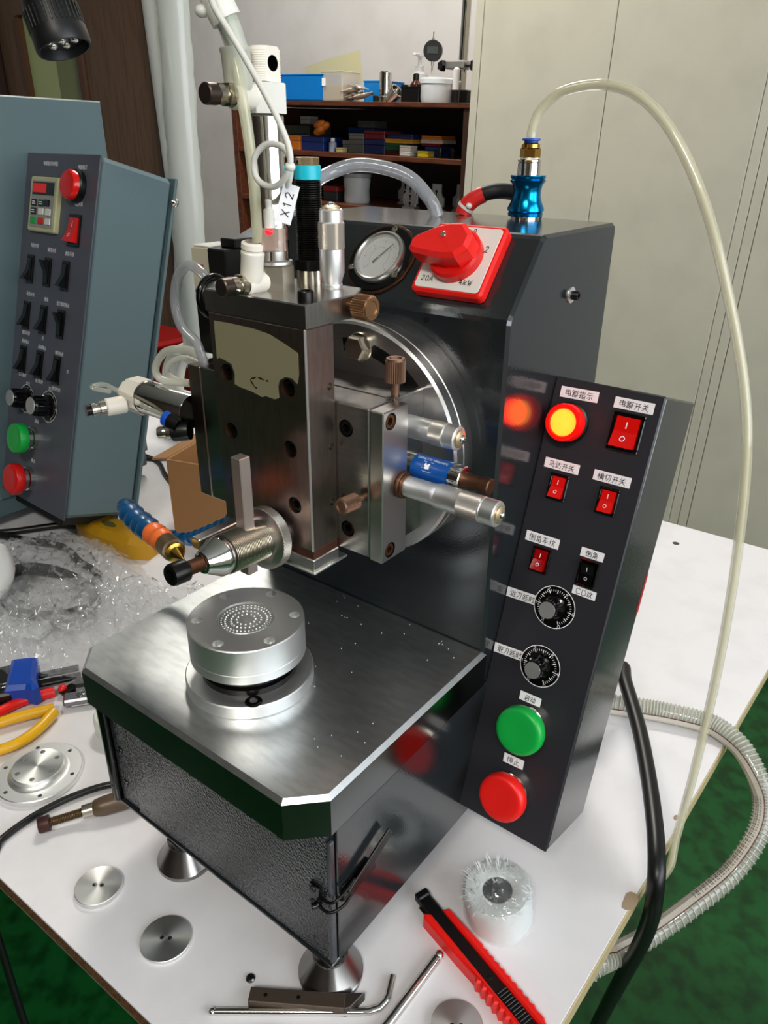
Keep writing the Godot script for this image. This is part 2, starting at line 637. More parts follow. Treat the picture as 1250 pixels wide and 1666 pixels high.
# ------------------------------------------------------------------ camera, sky, lights, exposure
func _ready() -> void:
	rng.seed = 7
	var cam := Camera3D.new()
	cam.name = "camera"
	cam.fov = 68.042
	cam.near = 0.02
	cam.far = 60.0
	add_child(cam)
	cam.transform = Transform3D(Basis.from_euler(Vector3(-0.45321, 0.64914, 0.00911)), Vector3(0.47776, 0.35587 + OY, 0.22824))
	cam.current = true
	var env := Environment.new()
	env.background_mode = Environment.BG_SKY
	var sky := Sky.new()
	var ps := ProceduralSkyMaterial.new()
	ps.sky_top_color = Color(0.55, 0.68, 0.88)
	ps.sky_horizon_color = Color(0.86, 0.90, 0.94)
	ps.ground_bottom_color = Color(0.36, 0.36, 0.34)
	ps.ground_horizon_color = Color(0.62, 0.63, 0.62)
	ps.sun_angle_max = 0.0
	sky.sky_material = ps
	env.sky = sky
	env.background_energy_multiplier = 1.6
	env.tonemap_mode = Environment.TONE_MAPPER_LINEAR
	env.tonemap_exposure = 0.80
	env.sdfgi_enabled = true
	env.ssao_enabled = true
	env.ssil_enabled = true
	var we := WorldEnvironment.new()
	we.name = "world"
	we.environment = env
	add_child(we)
	make_materials()
	room()
	bench()
	lockers()
	bookcase()
	second_machine()
	machine()
	loose_lines()
	bench_things()


func lamp_light(called: String, xf: Transform3D, size: Vector2, energy: float, colour: Color) -> void:
	var l := AreaLight3D.new()
	l.name = called
	l.area_size = size
	l.light_energy = energy
	l.light_color = colour
	l.area_normalize_energy = true
	l.area_range = 14.0
	l.area_attenuation = 2.0
	l.shadow_enabled = true
	add_child(l)
	l.transform = at(0, OY, 0) * xf


func room() -> void:
	var wall := sm(0.81, 0.80, 0.795, 0.75)
	wall.albedo_texture = mat.tex_speck
	tri_map(wall, Vector3(0.5, 0.5, 0.5))
	var floor_m := sm(0.055, 0.30, 0.125, 0.30)
	floor_m.albedo_texture = noise_tex(0.03, [[0.2, Color(0.62, 0.70, 0.66)], [0.55, Color(0.95, 0.97, 0.95)], [0.8, Color(1, 1, 1)]], 512, 33, 5)
	tri_map(floor_m, Vector3(1.3, 1.3, 1.3))
	var x0 := -4.3
	var x1 := 2.3
	var z0 := -2.3
	var z1 := 2.9
	var top := 1.95
	solo("floor", "glossy dark green painted workshop floor", "floor", MB.new().box(Vector3(x0 - 0.2, FL - 0.1, z0 - 0.2), Vector3(x1 + 0.2, FL, z1 + 0.2), 0).mesh(), floor_m, Transform3D(), "", "structure")
	solo("ceiling", "plain white workshop ceiling", "ceiling", MB.new().box(Vector3(x0 - 0.2, top, z0 - 0.2), Vector3(x1 + 0.2, top + 0.1, z1 + 0.2), 0).mesh(), sm(0.70, 0.70, 0.69, 0.8), Transform3D(), "", "structure")
	# back wall with the doorway
	var d0 := -4.20
	var d1 := -2.61
	var dh := 1.25
	var w := MB.new()
	w.box(Vector3(d1, FL, z0 - 0.12), Vector3(x1, top, z0), 0)
	w.box(Vector3(x0, FL, z0 - 0.12), Vector3(d0, top, z0), 0)
	w.box(Vector3(d0, dh, z0 - 0.12), Vector3(d1, top, z0), 0)
	solo("wall_back", "off-white painted wall behind the shelves", "wall", w.mesh(), wall, Transform3D(), "", "structure")
	solo("wall_left", "off-white painted wall on the left", "wall", MB.new().box(Vector3(x0 - 0.12, FL, z0 - 0.12), Vector3(x0, top, z1 + 0.12), 0).mesh(), wall, Transform3D(), "", "structure")
	solo("wall_front", "unseen wall behind the camera, coloured dark to dim reflections in the steel", "wall", MB.new().box(Vector3(x0, FL, z1), Vector3(x1, top, z1 + 0.12), 0).mesh(), sm(0.26, 0.215, 0.19, 0.6), Transform3D(), "", "structure")  # dark colour chosen so that polished front faces reflect less light
	# right wall with a wide window
	var a := -1.35
	var b := 1.25
	var s := -0.02
	var h := 1.55
	w = MB.new()
	w.box(Vector3(x1, FL, z0 - 0.12), Vector3(x1 + 0.12, s, z1 + 0.12), 0)
	w.box(Vector3(x1, h, z0 - 0.12), Vector3(x1 + 0.12, top, z1 + 0.12), 0)
	w.box(Vector3(x1, s, z0 - 0.12), Vector3(x1 + 0.12, h, a), 0)
	w.box(Vector3(x1, s, b), Vector3(x1 + 0.12, h, z1 + 0.12), 0)
	solo("wall_right", "off-white painted wall with the wide window", "wall", w.mesh(), wall, Transform3D(), "", "structure")
	var wn := thing("window_1", "wide white framed workshop window in the right wall", "window", at(x1 + 0.06, s, (a + b) / 2))
	wn.set_meta("kind", "structure")
	var fm := MB.new()
	for k in 4:
		var z := lerpf(a + 0.03, b - 0.03, k / 3.0)
		fm.box(Vector3(x1 + 0.03, s, z - 0.03), Vector3(x1 + 0.09, h, z + 0.03), 0.003)
	fm.box(Vector3(x1 + 0.03, s, a), Vector3(x1 + 0.09, s + 0.06, b), 0.003)
	fm.box(Vector3(x1 + 0.03, h - 0.06, a), Vector3(x1 + 0.09, h, b), 0.003)
	part(wn, "window_frame", fm.mesh(), sm(0.85, 0.85, 0.84, 0.4))
	var lit := sm(0.9, 0.93, 0.96, 0.5)
	lit.emission_enabled = true
	lit.emission = Color(0.93, 0.97, 1.0)
	lit.emission_energy_multiplier = 2.2
	for k in 3:
		var za := lerpf(a + 0.03, b - 0.03, k / 3.0) + 0.03
		var zb := lerpf(a + 0.03, b - 0.03, (k + 1) / 3.0) - 0.03
		part(wn, "pane", MB.new().box(Vector3(x1 + 0.055, s + 0.06, za), Vector3(x1 + 0.061, h - 0.06, zb), 0).mesh(), lit)
	lamp_light("window_light", Transform3D(Basis(Vector3.UP, PI / 2), Vector3(x1 + 0.02, (s + h) / 2, (a + b) / 2)), Vector2(b - a - 0.1, h - s - 0.12), 4.4, Color(0.96, 0.98, 1.0))
	# two long ceiling lamps
	var glow := sm(0.95, 0.95, 0.95, 0.5)
	glow.emission_enabled = true
	glow.emission = Color(1.0, 0.985, 0.95)
	glow.emission_energy_multiplier = 2.0
	for p in [Vector3(-1.05, top, -1.36), Vector3(1.0, top, 1.45)]:
		var lt := thing("ceiling_lamp", "long white ceiling lamp nearer the back wall" if p.z < 0 else "long white ceiling lamp nearer the front wall", "ceiling lamp", at(p.x, p.y, p.z))
		part(lt, "housing", MB.new().box(p + Vector3(-0.47, -0.06, -0.17), p + Vector3(0.47, 0, 0.17), 0.004).mesh(), mat.white)
		part(lt, "diffuser", MB.new().box(p + Vector3(-0.45, -0.066, -0.15), p + Vector3(0.45, -0.06, 0.15), 0).mesh(), glow)
		lamp_light("lamp_light", Transform3D(Basis(Vector3.RIGHT, -PI / 2), p + Vector3(0, -0.075, 0)), Vector2(0.9, 0.30), 5.4 if p.z < 0 else 4.8, Color(1.0, 0.98, 0.94))
	# the brown door in the back wall
	var wood := sm(0.42, 0.31, 0.22, 0.42)
	wood.albedo_texture = noise_tex(0.01, [[0.2, Color(0.84, 0.81, 0.78)], [0.6, Color(1, 1, 1)], [1.0, Color(0.93, 0.9, 0.88)]], 512, 14, 4)
	tri_map(wood, Vector3(7, 0.5, 7))
	var wood_dark := sm(0.19, 0.11, 0.07, 0.4)
	var dr := thing("door_1", "brown wooden door with a pale green pane behind the grey machine", "door", at((d0 + d1) / 2, FL, z0))
	dr.set_meta("kind", "structure")
	part(dr, "door_frame", MB.new().box(Vector3(d1 - 0.13, FL, z0 - 0.11), Vector3(d1 + 0.04, dh + 0.02, z0 + 0.05), 0.006).box(Vector3(d0, FL, z0 - 0.11), Vector3(d0 + 0.1, dh + 0.02, z0 + 0.05), 0.006).box(Vector3(d0, dh - 0.08, z0 - 0.11), Vector3(d1, dh + 0.02, z0 + 0.05), 0.006).mesh(), wood_dark)
	var lf := MB.new()
	lf.box(Vector3(d1 - 0.72, FL + 0.01, z0 - 0.06), Vector3(d1 - 0.135, dh - 0.09, z0 - 0.015), 0.004)
	lf.box(Vector3(d0 + 0.11, FL + 0.01, z0 - 0.06), Vector3(d0 + 0.30, dh - 0.09, z0 - 0.015), 0.004)
	lf.box(Vector3(d0 + 0.30, FL + 0.01, z0 - 0.06), Vector3(d1 - 0.72, 0.30, z0 - 0.015), 0.004)
	lf.box(Vector3(d0 + 0.30, 0.93, z0 - 0.06), Vector3(d1 - 0.72, dh - 0.09, z0 - 0.015), 0.004)
	part(dr, "door_leaf", lf.mesh(), wood)
	part(dr, "moulding", MB.new().box(Vector3(d1 - 0.78, 0.30, z0 - 0.05), Vector3(d1 - 0.72, 0.93, z0 - 0.002), 0.01).box(Vector3(d0 + 0.30, 0.30, z0 - 0.05), Vector3(d0 + 0.34, 0.93, z0 - 0.002), 0.01).mesh(), sm(0.33, 0.20, 0.12, 0.4))
	var pn := sm(0.62, 0.66, 0.46, 0.35)
	pn.emission_enabled = true
	pn.emission = Color(0.55, 0.60, 0.38)
	pn.emission_energy_multiplier = 0.12
	part(dr, "pane", MB.new().box(Vector3(d0 + 0.34, 0.30, z0 - 0.045), Vector3(d1 - 0.78, 0.93, z0 - 0.035), 0).mesh(), pn)
	part(dr, "half_pane", MB.new().box(Vector3(d1 - 1.00, 0.30, z0 - 0.0355), Vector3(d1 - 0.78, 0.93, z0 - 0.033), 0).mesh(), sm(0.50, 0.53, 0.36, 0.4), Transform3D(), "darker strip of the pane")
	for y in [0.70, 0.0, -0.6]:
		var hb := MB.new()
		for k in 5:
			hb.xf = at(d1 - 0.133, y + 0.028 * k, z0 + 0.004)
			hb.lathe([Vector2(0.001, 0), Vector2(0.008, 0.001), Vector2(0.008, 0.025), Vector2(0.001, 0.026)], 12)
		part(dr, "hinge", hb.mesh(), mat.brass, at(0, 0, 0), "brass door hinge")


func bench() -> void:
	var top := thing("workbench", "large white laminate workbench top under the machines", "table", at(-0.7, FL, -0.45))
	var board := PackedVector2Array([Vector2(-1.95, -0.113), Vector2(0.3775, -0.062), Vector2(0.4107, 0.9648), Vector2(-1.95, 0.932)])
	var lam := sm(0.905, 0.895, 0.905, 0.34)
	lam.albedo_texture = mat.tex_speck
	tri_map(lam, Vector3(1.1, 1.1, 1.1))
	var lay := Transform3D(Basis(Vector3.RIGHT, -PI / 2), Vector3(0, T, 0))        # polygon x, y -> x, -z
	part(top, "laminate_top", MB.new().prism(board, -0.0022, 0.0, 0.0004).mesh(), lam, lay)
	var core := sm(0.46, 0.31, 0.19, 0.7)
	core.albedo_texture = noise_tex(0.09, [[0.2, Color(0.6, 0.52, 0.46)], [0.6, Color(1, 1, 1)]], 256, 4, 4)
	tri_map(core, Vector3(9, 9, 9))
	part(top, "board_core", MB.new().prism(board, -0.0165, -0.0022, 0.0).mesh(), core, lay, "brown chipboard edge of the bench top")
	var edge := MB.new()
	var e0 := Vector3(0.3777, T, 0.062)
	var e1 := Vector3(0.4109, T, -0.9648)
	var o := Vector3(0.0012, 0, 0.00004)
	edge.quad(e0 + o + Vector3(0, -0.0165, 0), e1 + o + Vector3(0, -0.0165, 0), e1 + o + Vector3(0, -0.0008, 0), e0 + o + Vector3(0, -0.0008, 0))
	edge.quad(e0 + Vector3(0, -0.0003, 0), e0 + o + Vector3(0, -0.0008, 0), e1 + o + Vector3(0, -0.0008, 0), e1 + Vector3(0, -0.0003, 0))
	part(top, "edge_band", edge.mesh(), sm(0.72, 0.66, 0.50, 0.5), Transform3D(), "pale wood edge band")
	part(top, "underside", MB.new().prism(board, -0.0185, -0.0165, 0.0).mesh(), sm(0.5, 0.46, 0.4, 0.8), lay)
	for p in [Vector2(0.20, -0.12), Vector2(0.12, -0.86), Vector2(-1.85, 0.04), Vector2(-1.85, -0.88)]:
		part(top, "leg", MB.new().box(Vector3(p.x - 0.025, FL, p.y - 0.025), Vector3(p.x + 0.025, T - 0.0185, p.y + 0.025), 0.002).mesh(), sm(0.55, 0.55, 0.54, 0.4, 0.3))
	# chips and stains of the laminate
	for q in [[0.3855, -0.2365, 0.0065, 0.011], [0.3868, -0.348, 0.002, 0.004]]:
		var pl := PackedVector2Array()
		for k in 12:
			pl.append(Vector2(q[0], -q[1]) + Vector2.from_angle(TAU * k / 12) * Vector2(q[2], q[3]) * rng.randf_range(0.75, 1.05))
		part(top, "chip", MB.new().prism(pl, 0.0, 0.00025, 0.0).mesh(), sm(0.62, 0.54, 0.44, 0.8), lay, "chipped bare patch at the right edge")
	var hole := MB.new()
	hole.prism(circle(0.0052, 20, Vector2(0.2061, 0.8941)), 0.0, 0.0002, 0.0)
	part(top, "screw_hole", hole.mesh(), sm(0.25, 0.24, 0.24, 0.8), lay)


func lockers() -> void:
	var m := sm(0.785, 0.765, 0.70, 0.42)
	m.albedo_texture = mat.tex_speck
	tri_map(m, Vector3(0.6, 0.6, 0.6))
	var z := -1.84
	var lean := Basis(Vector3.BACK, -0.025)
	for i in 2:
		var base := Transform3D(lean, Vector3(-0.435 + 0.797 * i, FL + 0.012, -2.02))
		var c := thing("storage_cabinet", ["tall beige steel cupboard with two plain doors beside the bookcase", "tall beige steel cupboard at the right edge of the photo"][i], "cupboard", base)
		part(c, "body", MB.new().box(Vector3(-0.3975, 0, -0.24), Vector3(0.3975, 1.95, 0.165), 0.002).box(Vector3(-0.3975, 0.066, 0.165), Vector3(-0.3745, 1.95, 0.187), 0.001).box(Vector3(0.3745, 0.066, 0.165), Vector3(0.3975, 1.95, 0.187), 0.001).box(Vector3(-0.3745, 1.931, 0.165), Vector3(0.3745, 1.95, 0.187), 0.001).mesh(), m, base)
		for k in 2:
			var l := -0.373 + 0.374 * k
			part(c, "door", MB.new().box(Vector3(l, 0.07, 0.17), Vector3(l + 0.372, 1.93, 0.1875), 0.0025).mesh(), m, base)
		part(c, "plinth", MB.new().box(Vector3(-0.38, 0.0, 0.15), Vector3(0.38, 0.066, 0.178), 0.002).mesh(), sm(0.10, 0.10, 0.10, 0.6), base)
		if i == 0:
			var lab := MB.new()
			lab.box(Vector3(-0.345, 1.672, 0.1875), Vector3(-0.335, 1.6755, 0.1881), 0)
			lab.box(Vector3(-0.328, 1.672, 0.1875), Vector3(-0.3, 1.6765, 0.1881), 0)
			lab.box(Vector3(-0.293, 1.672, 0.1875), Vector3(-0.283, 1.6755, 0.1881), 0)
			part(c, "door_mark", lab.mesh(), sm(0.62, 0.60, 0.55, 0.6), base, "faint printed mark on the door")


# ------------------------------------------------------------------ the bookcase and what stands in it
func tilted(x: float, y: float, z: float) -> Transform3D:
	return Transform3D(Basis(Vector3.BACK, -0.028), Vector3(x, y, z))


func crate(called: String, label: String, cat: String, x0: float, x1: float, y0: float, y1: float, z: float, d: float, m: Material, group := "", wall := 0.003) -> Node3D:      # an open tray with walls and a rim
	var c := thing(called, label, cat, tilted((x0 + x1) / 2, y0, z), group)
	var b: Transform3D = frame_of[c]
	var w := (x1 - x0) / 2
	var h := y1 - y0
	var t := MB.new()
	t.box(Vector3(-w, 0, -d / 2), Vector3(w, wall, d / 2), 0.001)
	for s in [-1.0, 1.0]:
		t.box(Vector3(-w, wall, s * d / 2 - wall / 2), Vector3(w, h, s * d / 2 + wall / 2), 0.001)
		t.box(Vector3(s * w - wall / 2, wall, -d / 2), Vector3(s * w + wall / 2, h, d / 2), 0.001)
	part(c, "tray_body", t.mesh(), m, b)
	var r := MB.new()
	for s in [-1.0, 1.0]:
		r.box(Vector3(-w - wall, h - 0.004, s * d / 2 - wall), Vector3(w + wall, h, s * d / 2 + wall), 0.001)
		r.box(Vector3(s * w - wall, h - 0.004, -d / 2), Vector3(s * w + wall, h, d / 2), 0.001)
	part(c, "rim", r.mesh(), m, b)
	return c


func carton(called: String, label: String, cat: String, x0: float, x1: float, y0: float, y1: float, z: float, d: float, m: Material, group := "", lid: Material = null) -> void:      # a small box with a lid
	var c := thing(called, label, cat, tilted((x0 + x1) / 2, y0, z), group)
	var b: Transform3D = frame_of[c]
	var w := (x1 - x0) / 2
	var h := y1 - y0
	part(c, "body", MB.new().box(Vector3(-w, 0, -d / 2), Vector3(w, h * 0.62, d / 2), 0.0015).mesh(), m, b)
	part(c, "lid", MB.new().box(Vector3(-w - 0.0006, h * 0.63, -d / 2 - 0.0006), Vector3(w + 0.0006, h, d / 2 + 0.0006), 0.0015).mesh(), lid if lid else m, b)


func bookcase() -> void:
	var wood := sm(0.36, 0.185, 0.095, 0.45)
	wood.albedo_texture = noise_tex(0.02, [[0.2, Color(0.75, 0.7, 0.66)], [0.6, Color(1, 1, 1)]], 256, 40, 4)
	tri_map(wood, Vector3(2, 14, 14))
	var dark := sm(0.20, 0.10, 0.06, 0.55)  # same wood with the interior shade mixed into its colour
	var c := thing("bookcase", "brown wooden bookcase against the back wall, left of the beige cupboard", "bookcase", at(-1.33, FL, -2.05))
	var za := -2.27
	var zb := -1.92
	part(c, "side_panel", MB.new().box(Vector3(-1.87, FL, za), Vector3(-1.845, 0.475, zb), 0.001).mesh(), wood)
	part(c, "side_panel", MB.new().box(Vector3(-0.872, FL, za), Vector3(-0.847, 0.450, zb), 0.001).mesh(), dark)
	part(c, "back_panel", MB.new().box(Vector3(-0.515, FL - 0.4755, -0.18), Vector3(0.460, -0.013, -0.17), 0).mesh(), dark, Transform3D(Basis(Vector3.BACK, -0.025), Vector3(-1.33, 0.4755, -2.09)))
	var tops := [[0.4755, 0.0135], [0.3228, 0.0145], [0.1625, 0.016], [-0.12, 0.016], [-0.45, 0.016], [-0.80, 0.016]]
	for i in tops.size():
		var b := tilted(-1.33, tops[i][0], -2.09)
		part(c, "top_board" if i == 0 else "shelf", MB.new().box(Vector3(-0.516 - (0.024 if i == 0 else 0.0), -tops[i][1], -0.172), Vector3(0.459 + (0.024 if i == 0 else 0.0), 0, 0.17 + (0.004 if i == 0 else 0.0)), 0.001).mesh(), wood, b)
	var top := func(x: float): return 0.4757 - 0.028 * (x + 1.33)
	var mid := func(x: float): return 0.3230 - 0.028 * (x + 1.33)
	var low := func(x: float): return 0.1627 - 0.028 * (x + 1.33)
	# --- on the top board
	crate("plastic_tray", "big bright blue plastic tray at the left end of the top board", "tray", -1.70, -1.438, top.call(-1.57), 0.562, -2.02, 0.16, sm(0.0, 0.46, 0.78, 0.35), "blue trays on the bookcase")
	crate("plastic_tray", "smaller blue tray behind the foil packets on the bookcase top", "tray", -1.352, -1.262, top.call(-1.3) + 0.0, 0.541, -2.10, 0.10, sm(0.0, 0.47, 0.78, 0.35), "blue trays on the bookcase")
	var bt := thing("brass_sheet", "thin pale brass sheet leaning over the blue tray", "metal sheet", Transform3D(Basis(Vector3.BACK, 0.15) * Basis(Vector3.RIGHT, -0.10), Vector3(-1.545, 0.572, -2.118)))
	var bl := MB.new()
	for k in 13:
		var u := lerpf(-0.13, 0.13, k / 13.0)
		var v := lerpf(-0.13, 0.13, (k + 1) / 13.0)
		var f := func(q: float): return 0.012 * cos(q * 9.0)
		bl.quad(Vector3(u, -0.050, f.call(u)), Vector3(v, -0.050, f.call(v)), Vector3(v, 0.048, f.call(v)), Vector3(u, 0.048, f.call(u)))
		bl.quad(Vector3(v, -0.050, f.call(v) - 0.0012), Vector3(u, -0.050, f.call(u) - 0.0012), Vector3(u, 0.048, f.call(u) - 0.0012), Vector3(v, 0.048, f.call(v) - 0.0012))
		bl.quad(Vector3(u, 0.048, f.call(u)), Vector3(v, 0.048, f.call(v)), Vector3(v, 0.048, f.call(v) - 0.0012), Vector3(u, 0.048, f.call(u) - 0.0012))
	part(bt, "sheet", bl.mesh(), sm(0.82, 0.79, 0.62, 0.32, 0.25), frame_of[bt])
	var cb := crate("clear_box", "clear plastic box with a white tag beside the blue tray", "box", -1.447, -1.357, top.call(-1.4), 0.566, -1.985, 0.09, clear(0.86, 0.82, 0.74, 0.42, 0.15))
	part(cb, "tag", MB.new().box(Vector3(-0.040, 0.045, 0.0475), Vector3(-0.024, 0.068, 0.0482), 0).mesh(), mat.white_paper, frame_of[cb])
	part(cb, "contents", MB.new().box(Vector3(-0.036, 0.004, -0.038), Vector3(0.036, 0.05, 0.038), 0.006).mesh(), sm(0.62, 0.52, 0.46, 0.7), frame_of[cb])
	var foil := sm(0.80, 0.78, 0.76, 0.22, 0.85)
	for k in 6:
		var q: Array = [[-1.372, 0.004, -0.06], [-1.345, 0.007, 0.35], [-1.318, 0.012, -0.22], [-1.332, 0.026, 0.20], [-1.306, 0.034, -0.18], [-1.290, 0.008, 0.25]][k]
		var pk := MB.new()
		pk.ball(Vector3.ZERO, Vector3(0.032, 0.008, 0.022), 10, 8)
		pk.box(Vector3(-0.040, -0.001, -0.018), Vector3(0.040, 0.001, 0.018), 0.0005)
		solo("foil_packet", ["pale flat packet at the left foot of the foil pile", "silver packet second from the left in the foil pile", "flat silver-white packet in the middle of the foil pile", "shiny silver packet lying across the foil pile", "topmost shiny silver packet of the foil pile", "packet at the right foot of the foil pile beside the steel pin"][k], "packet", pk.mesh(), foil if k % 2 == 0 else sm(0.72, 0.66, 0.58, 0.45, 0.2), Transform3D(Basis(Vector3.BACK, q[2]) * Basis(Vector3.UP, q[2] * 2.0), Vector3(q[0], top.call(q[0]) + 0.009 + q[1], -1.98 + 0.004 * k)), "foil packets on the bookcase top")
	var sc := thing("steel_pin", "tall polished steel pin standing on a stepped foot", "steel part", tilted(-1.224, top.call(-1.224), -2.0))
	part(sc, "shank", MB.new().lathe([Vector2(0.0, 0.018), Vector2(0.020, 0.018), Vector2(0.020, 0.084), Vector2(0.016, 0.089), Vector2(0, 0.089)], 28).mesh(), mat.chrome, frame_of[sc])
	part(sc, "foot", MB.new().lathe([Vector2(0.024, 0), Vector2(0.024, 0.017), Vector2(0.022, 0.019), Vector2(0, 0.019)], 28).mesh(), mat.nickel, frame_of[sc])
	part(sc, "side_block", MB.new().box(Vector3(-0.042, 0, -0.02), Vector3(-0.020, 0.02, 0.012), 0.001).mesh(), sm(0.25, 0.25, 0.26, 0.4, 0.7), frame_of[sc])
	part(sc, "side_block", MB.new().box(Vector3(0.02, 0, -0.01), Vector3(0.036, 0.018, 0.015), 0.001).mesh(), sm(0.25, 0.25, 0.26, 0.4, 0.7), frame_of[sc])
	var db := thing("dark_bottle", "small dark capped bottle behind the steel pin", "bottle", tilted(-1.19, top.call(-1.19), -2.06))
	part(db, "bottle_body", MB.new().lathe([Vector2(0.0, 0), Vector2(0.017, 0), Vector2(0.017, 0.03), Vector2(0.008, 0.038)], 20).mesh(), sm(0.55, 0.5, 0.45, 0.3), frame_of[db])
	part(db, "cap", MB.new().lathe([Vector2(0.012, 0.036), Vector2(0.012, 0.054), Vector2(0, 0.055)], 20).mesh(), mat.black, frame_of[db])
	var pt := thing("steel_cup", "shiny steel cup lying tilted right of the steel pin", "cup", Transform3D(Basis(Vector3.BACK, -0.9), Vector3(-1.178, top.call(-1.17) + 0.019, -1.98)))
	part(pt, "cup_body", MB.new().lathe([Vector2(0, -0.018), Vector2(0.018, -0.018), Vector2(0.022, 0.022), Vector2(0.020, 0.022), Vector2(0.016, -0.014), Vector2(0, -0.014)], 24).mesh(), mat.chrome, frame_of[pt])
	part(pt, "cup_rim", MB.new().lathe([Vector2(0.0215, 0.020), Vector2(0.0235, 0.021), Vector2(0.0235, 0.0235), Vector2(0.0195, 0.0235)], 24).mesh(), mat.nickel, frame_of[pt])
	var pb := thing("pump_bottle", "tall clear pump bottle against the wall", "bottle", tilted(-1.135, top.call(-1.135), -2.06))
	part(pb, "bottle_body", MB.new().lathe([Vector2(0, 0), Vector2(0.030, 0), Vector2(0.031, 0.065), Vector2(0.026, 0.082), Vector2(0.012, 0.092)], 24).mesh(), clear(0.90, 0.90, 0.90, 0.35, 0.1), frame_of[pb])
	part(pb, "pump", MB.new().lathe([Vector2(0.013, 0.09), Vector2(0.013, 0.106), Vector2(0.006, 0.108), Vector2(0.006, 0.130), Vector2(0.012, 0.132), Vector2(0.012, 0.142), Vector2(0, 0.142)], 20).box(Vector3(-0.006, 0.132, 0), Vector3(0.006, 0.140, 0.035), 0.002).mesh(), clear(0.92, 0.92, 0.92, 0.6, 0.2), frame_of[pb])
	var bb := thing("black_box", "open black square box holding the brown bottle", "box", tilted(-1.098, top.call(-1.098), -1.99))
	part(bb, "box_body", MB.new().box(Vector3(-0.034, 0, -0.03), Vector3(0.034, 0.043, 0.03), 0.001).mesh(), mat.black, frame_of[bb])
	part(bb, "rim", MB.new().box(Vector3(-0.035, 0.040, 0.028), Vector3(0.035, 0.044, 0.031), 0.0005).box(Vector3(-0.035, 0.040, -0.031), Vector3(-0.032, 0.044, 0.031), 0.0005).box(Vector3(0.032, 0.040, -0.031), Vector3(0.035, 0.044, 0.031), 0.0005).mesh(), mat.oxide, frame_of[bb])
	var dp := thing("dropper_bottle", "brown glass dropper bottle with a black cap in the black box", "bottle", tilted(-1.096, top.call(-1.096) + 0.0445, -1.99))
	part(dp, "bottle_body", MB.new().lathe([Vector2(0, 0), Vector2(0.018, 0), Vector2(0.018, 0.006), Vector2(0.009, 0.018)], 22).mesh(), sm(0.25, 0.11, 0.04, 0.12), frame_of[dp])
	part(dp, "cap", MB.new().lathe([Vector2(0.0095, 0.017), Vector2(0.0095, 0.034), Vector2(0.006, 0.037), Vector2(0, 0.037)], 20).mesh(), mat.black, frame_of[dp])
	var tb := thing("plastic_tub", "round translucent white plastic tub in front of the stand", "tub", tilted(-1.013, top.call(-1.013), -1.985))
	part(tb, "tub_body", MB.new().lathe([Vector2(0, 0), Vector2(0.047, 0), Vector2(0.050, 0.012), Vector2(0.050, 0.052)], 36).mesh(), clear(0.90, 0.91, 0.92, 0.82, 0.3), frame_of[tb])
	part(tb, "lid", MB.new().lathe([Vector2(0.052, 0.052), Vector2(0.052, 0.064), Vector2(0.049, 0.067), Vector2(0, 0.067)], 36).mesh(), sm(0.88, 0.89, 0.90, 0.4), frame_of[tb])
	var st := thing("indicator_stand", "dial indicator stand with a thick steel post and black clamp knob", "stand", tilted(-0.992, top.call(-0.99), -2.09))
	var sb: Transform3D = frame_of[st]
	part(st, "base_block", MB.new().box(Vector3(-0.04, 0, -0.05), Vector3(0.04, 0.04, 0.03), 0.003).mesh(), mat.oxide, sb)
	part(st, "post", MB.new().lathe([Vector2(0.0145, 0.04), Vector2(0.0145, 0.34), Vector2(0, 0.34)], 28).mesh(), mat.chrome, sb)
	part(st, "clamp", MB.new().box(Vector3(-0.048, 0.096, -0.014), Vector3(0.02, 0.120, 0.03), 0.004).lathe([Vector2(0.020, 0.098), Vector2(0.020, 0.118)], 24).mesh(), sm(0.70, 0.70, 0.69, 0.4, 0.8), sb)
	var kn := MB.new()
	kn.xf = aim(Vector3(0.018, 0.106, 0.012), Vector3.RIGHT)
	kn.lathe([Vector2(0.005, 0), Vector2(0.005, 0.026)], 14)
	kn.xf = face(Vector3(0.044, 0.106, 0.012), Vector3.RIGHT)
	kn.prism(gear(0.020, 0.005, 5), 0, 0.016, 0.002)
	part(st, "clamp_knob", kn.mesh(), mat.black, sb)
	var k2 := MB.new()
	k2.xf = face(Vector3(-0.062, 0.106, 0.02), Vector3(-0.4, 0, 1))
	k2.prism(gear(0.016, 0.004, 5), -0.006, 0.012, 0.002)
	part(st, "swivel_knob", k2.mesh(), mat.black, sb)
	var di := thing("dial_indicator", "round dark grey dial indicator held on the stand", "gauge", tilted(-1.062, 0.612, -2.03))
	var ib: Transform3D = frame_of[di] * Transform3D(Basis(Vector3.UP, 0.45), Vector3.ZERO)
	var cs := MB.new()
	cs.xf = face(Vector3.ZERO, Vector3.BACK)
	cs.prism(circle(0.029, 32), -0.012, 0.010, 0.002, true)
	part(di, "case", cs.mesh(), sm(0.12, 0.12, 0.125, 0.4), ib)
	part(di, "display", MB.new().box(Vector3(-0.017, -0.008, 0.010), Vector3(0.017, 0.010, 0.0112), 0.0004).mesh(), sm(0.26, 0.28, 0.27, 0.2), ib)
	part(di, "spindle", MB.new().lathe([Vector2(0.0015, -0.062), Vector2(0.0025, -0.06), Vector2(0.0025, -0.04), Vector2(0.004, -0.04), Vector2(0.004, 0.034), Vector2(0.0022, 0.034), Vector2(0.0022, 0.05), Vector2(0, 0.05)], 14).mesh(), mat.chrome, ib)
	var mk := thing("thin_bottle", "thin white bottle with a black foot at the right end of the top board", "bottle", tilted(-0.949, top.call(-0.949), -1.99))
	part(mk, "foot", MB.new().lathe([Vector2(0, 0), Vector2(0.0125, 0), Vector2(0.0125, 0.036), Vector2(0, 0.036)], 20).mesh(), mat.black, frame_of[mk])
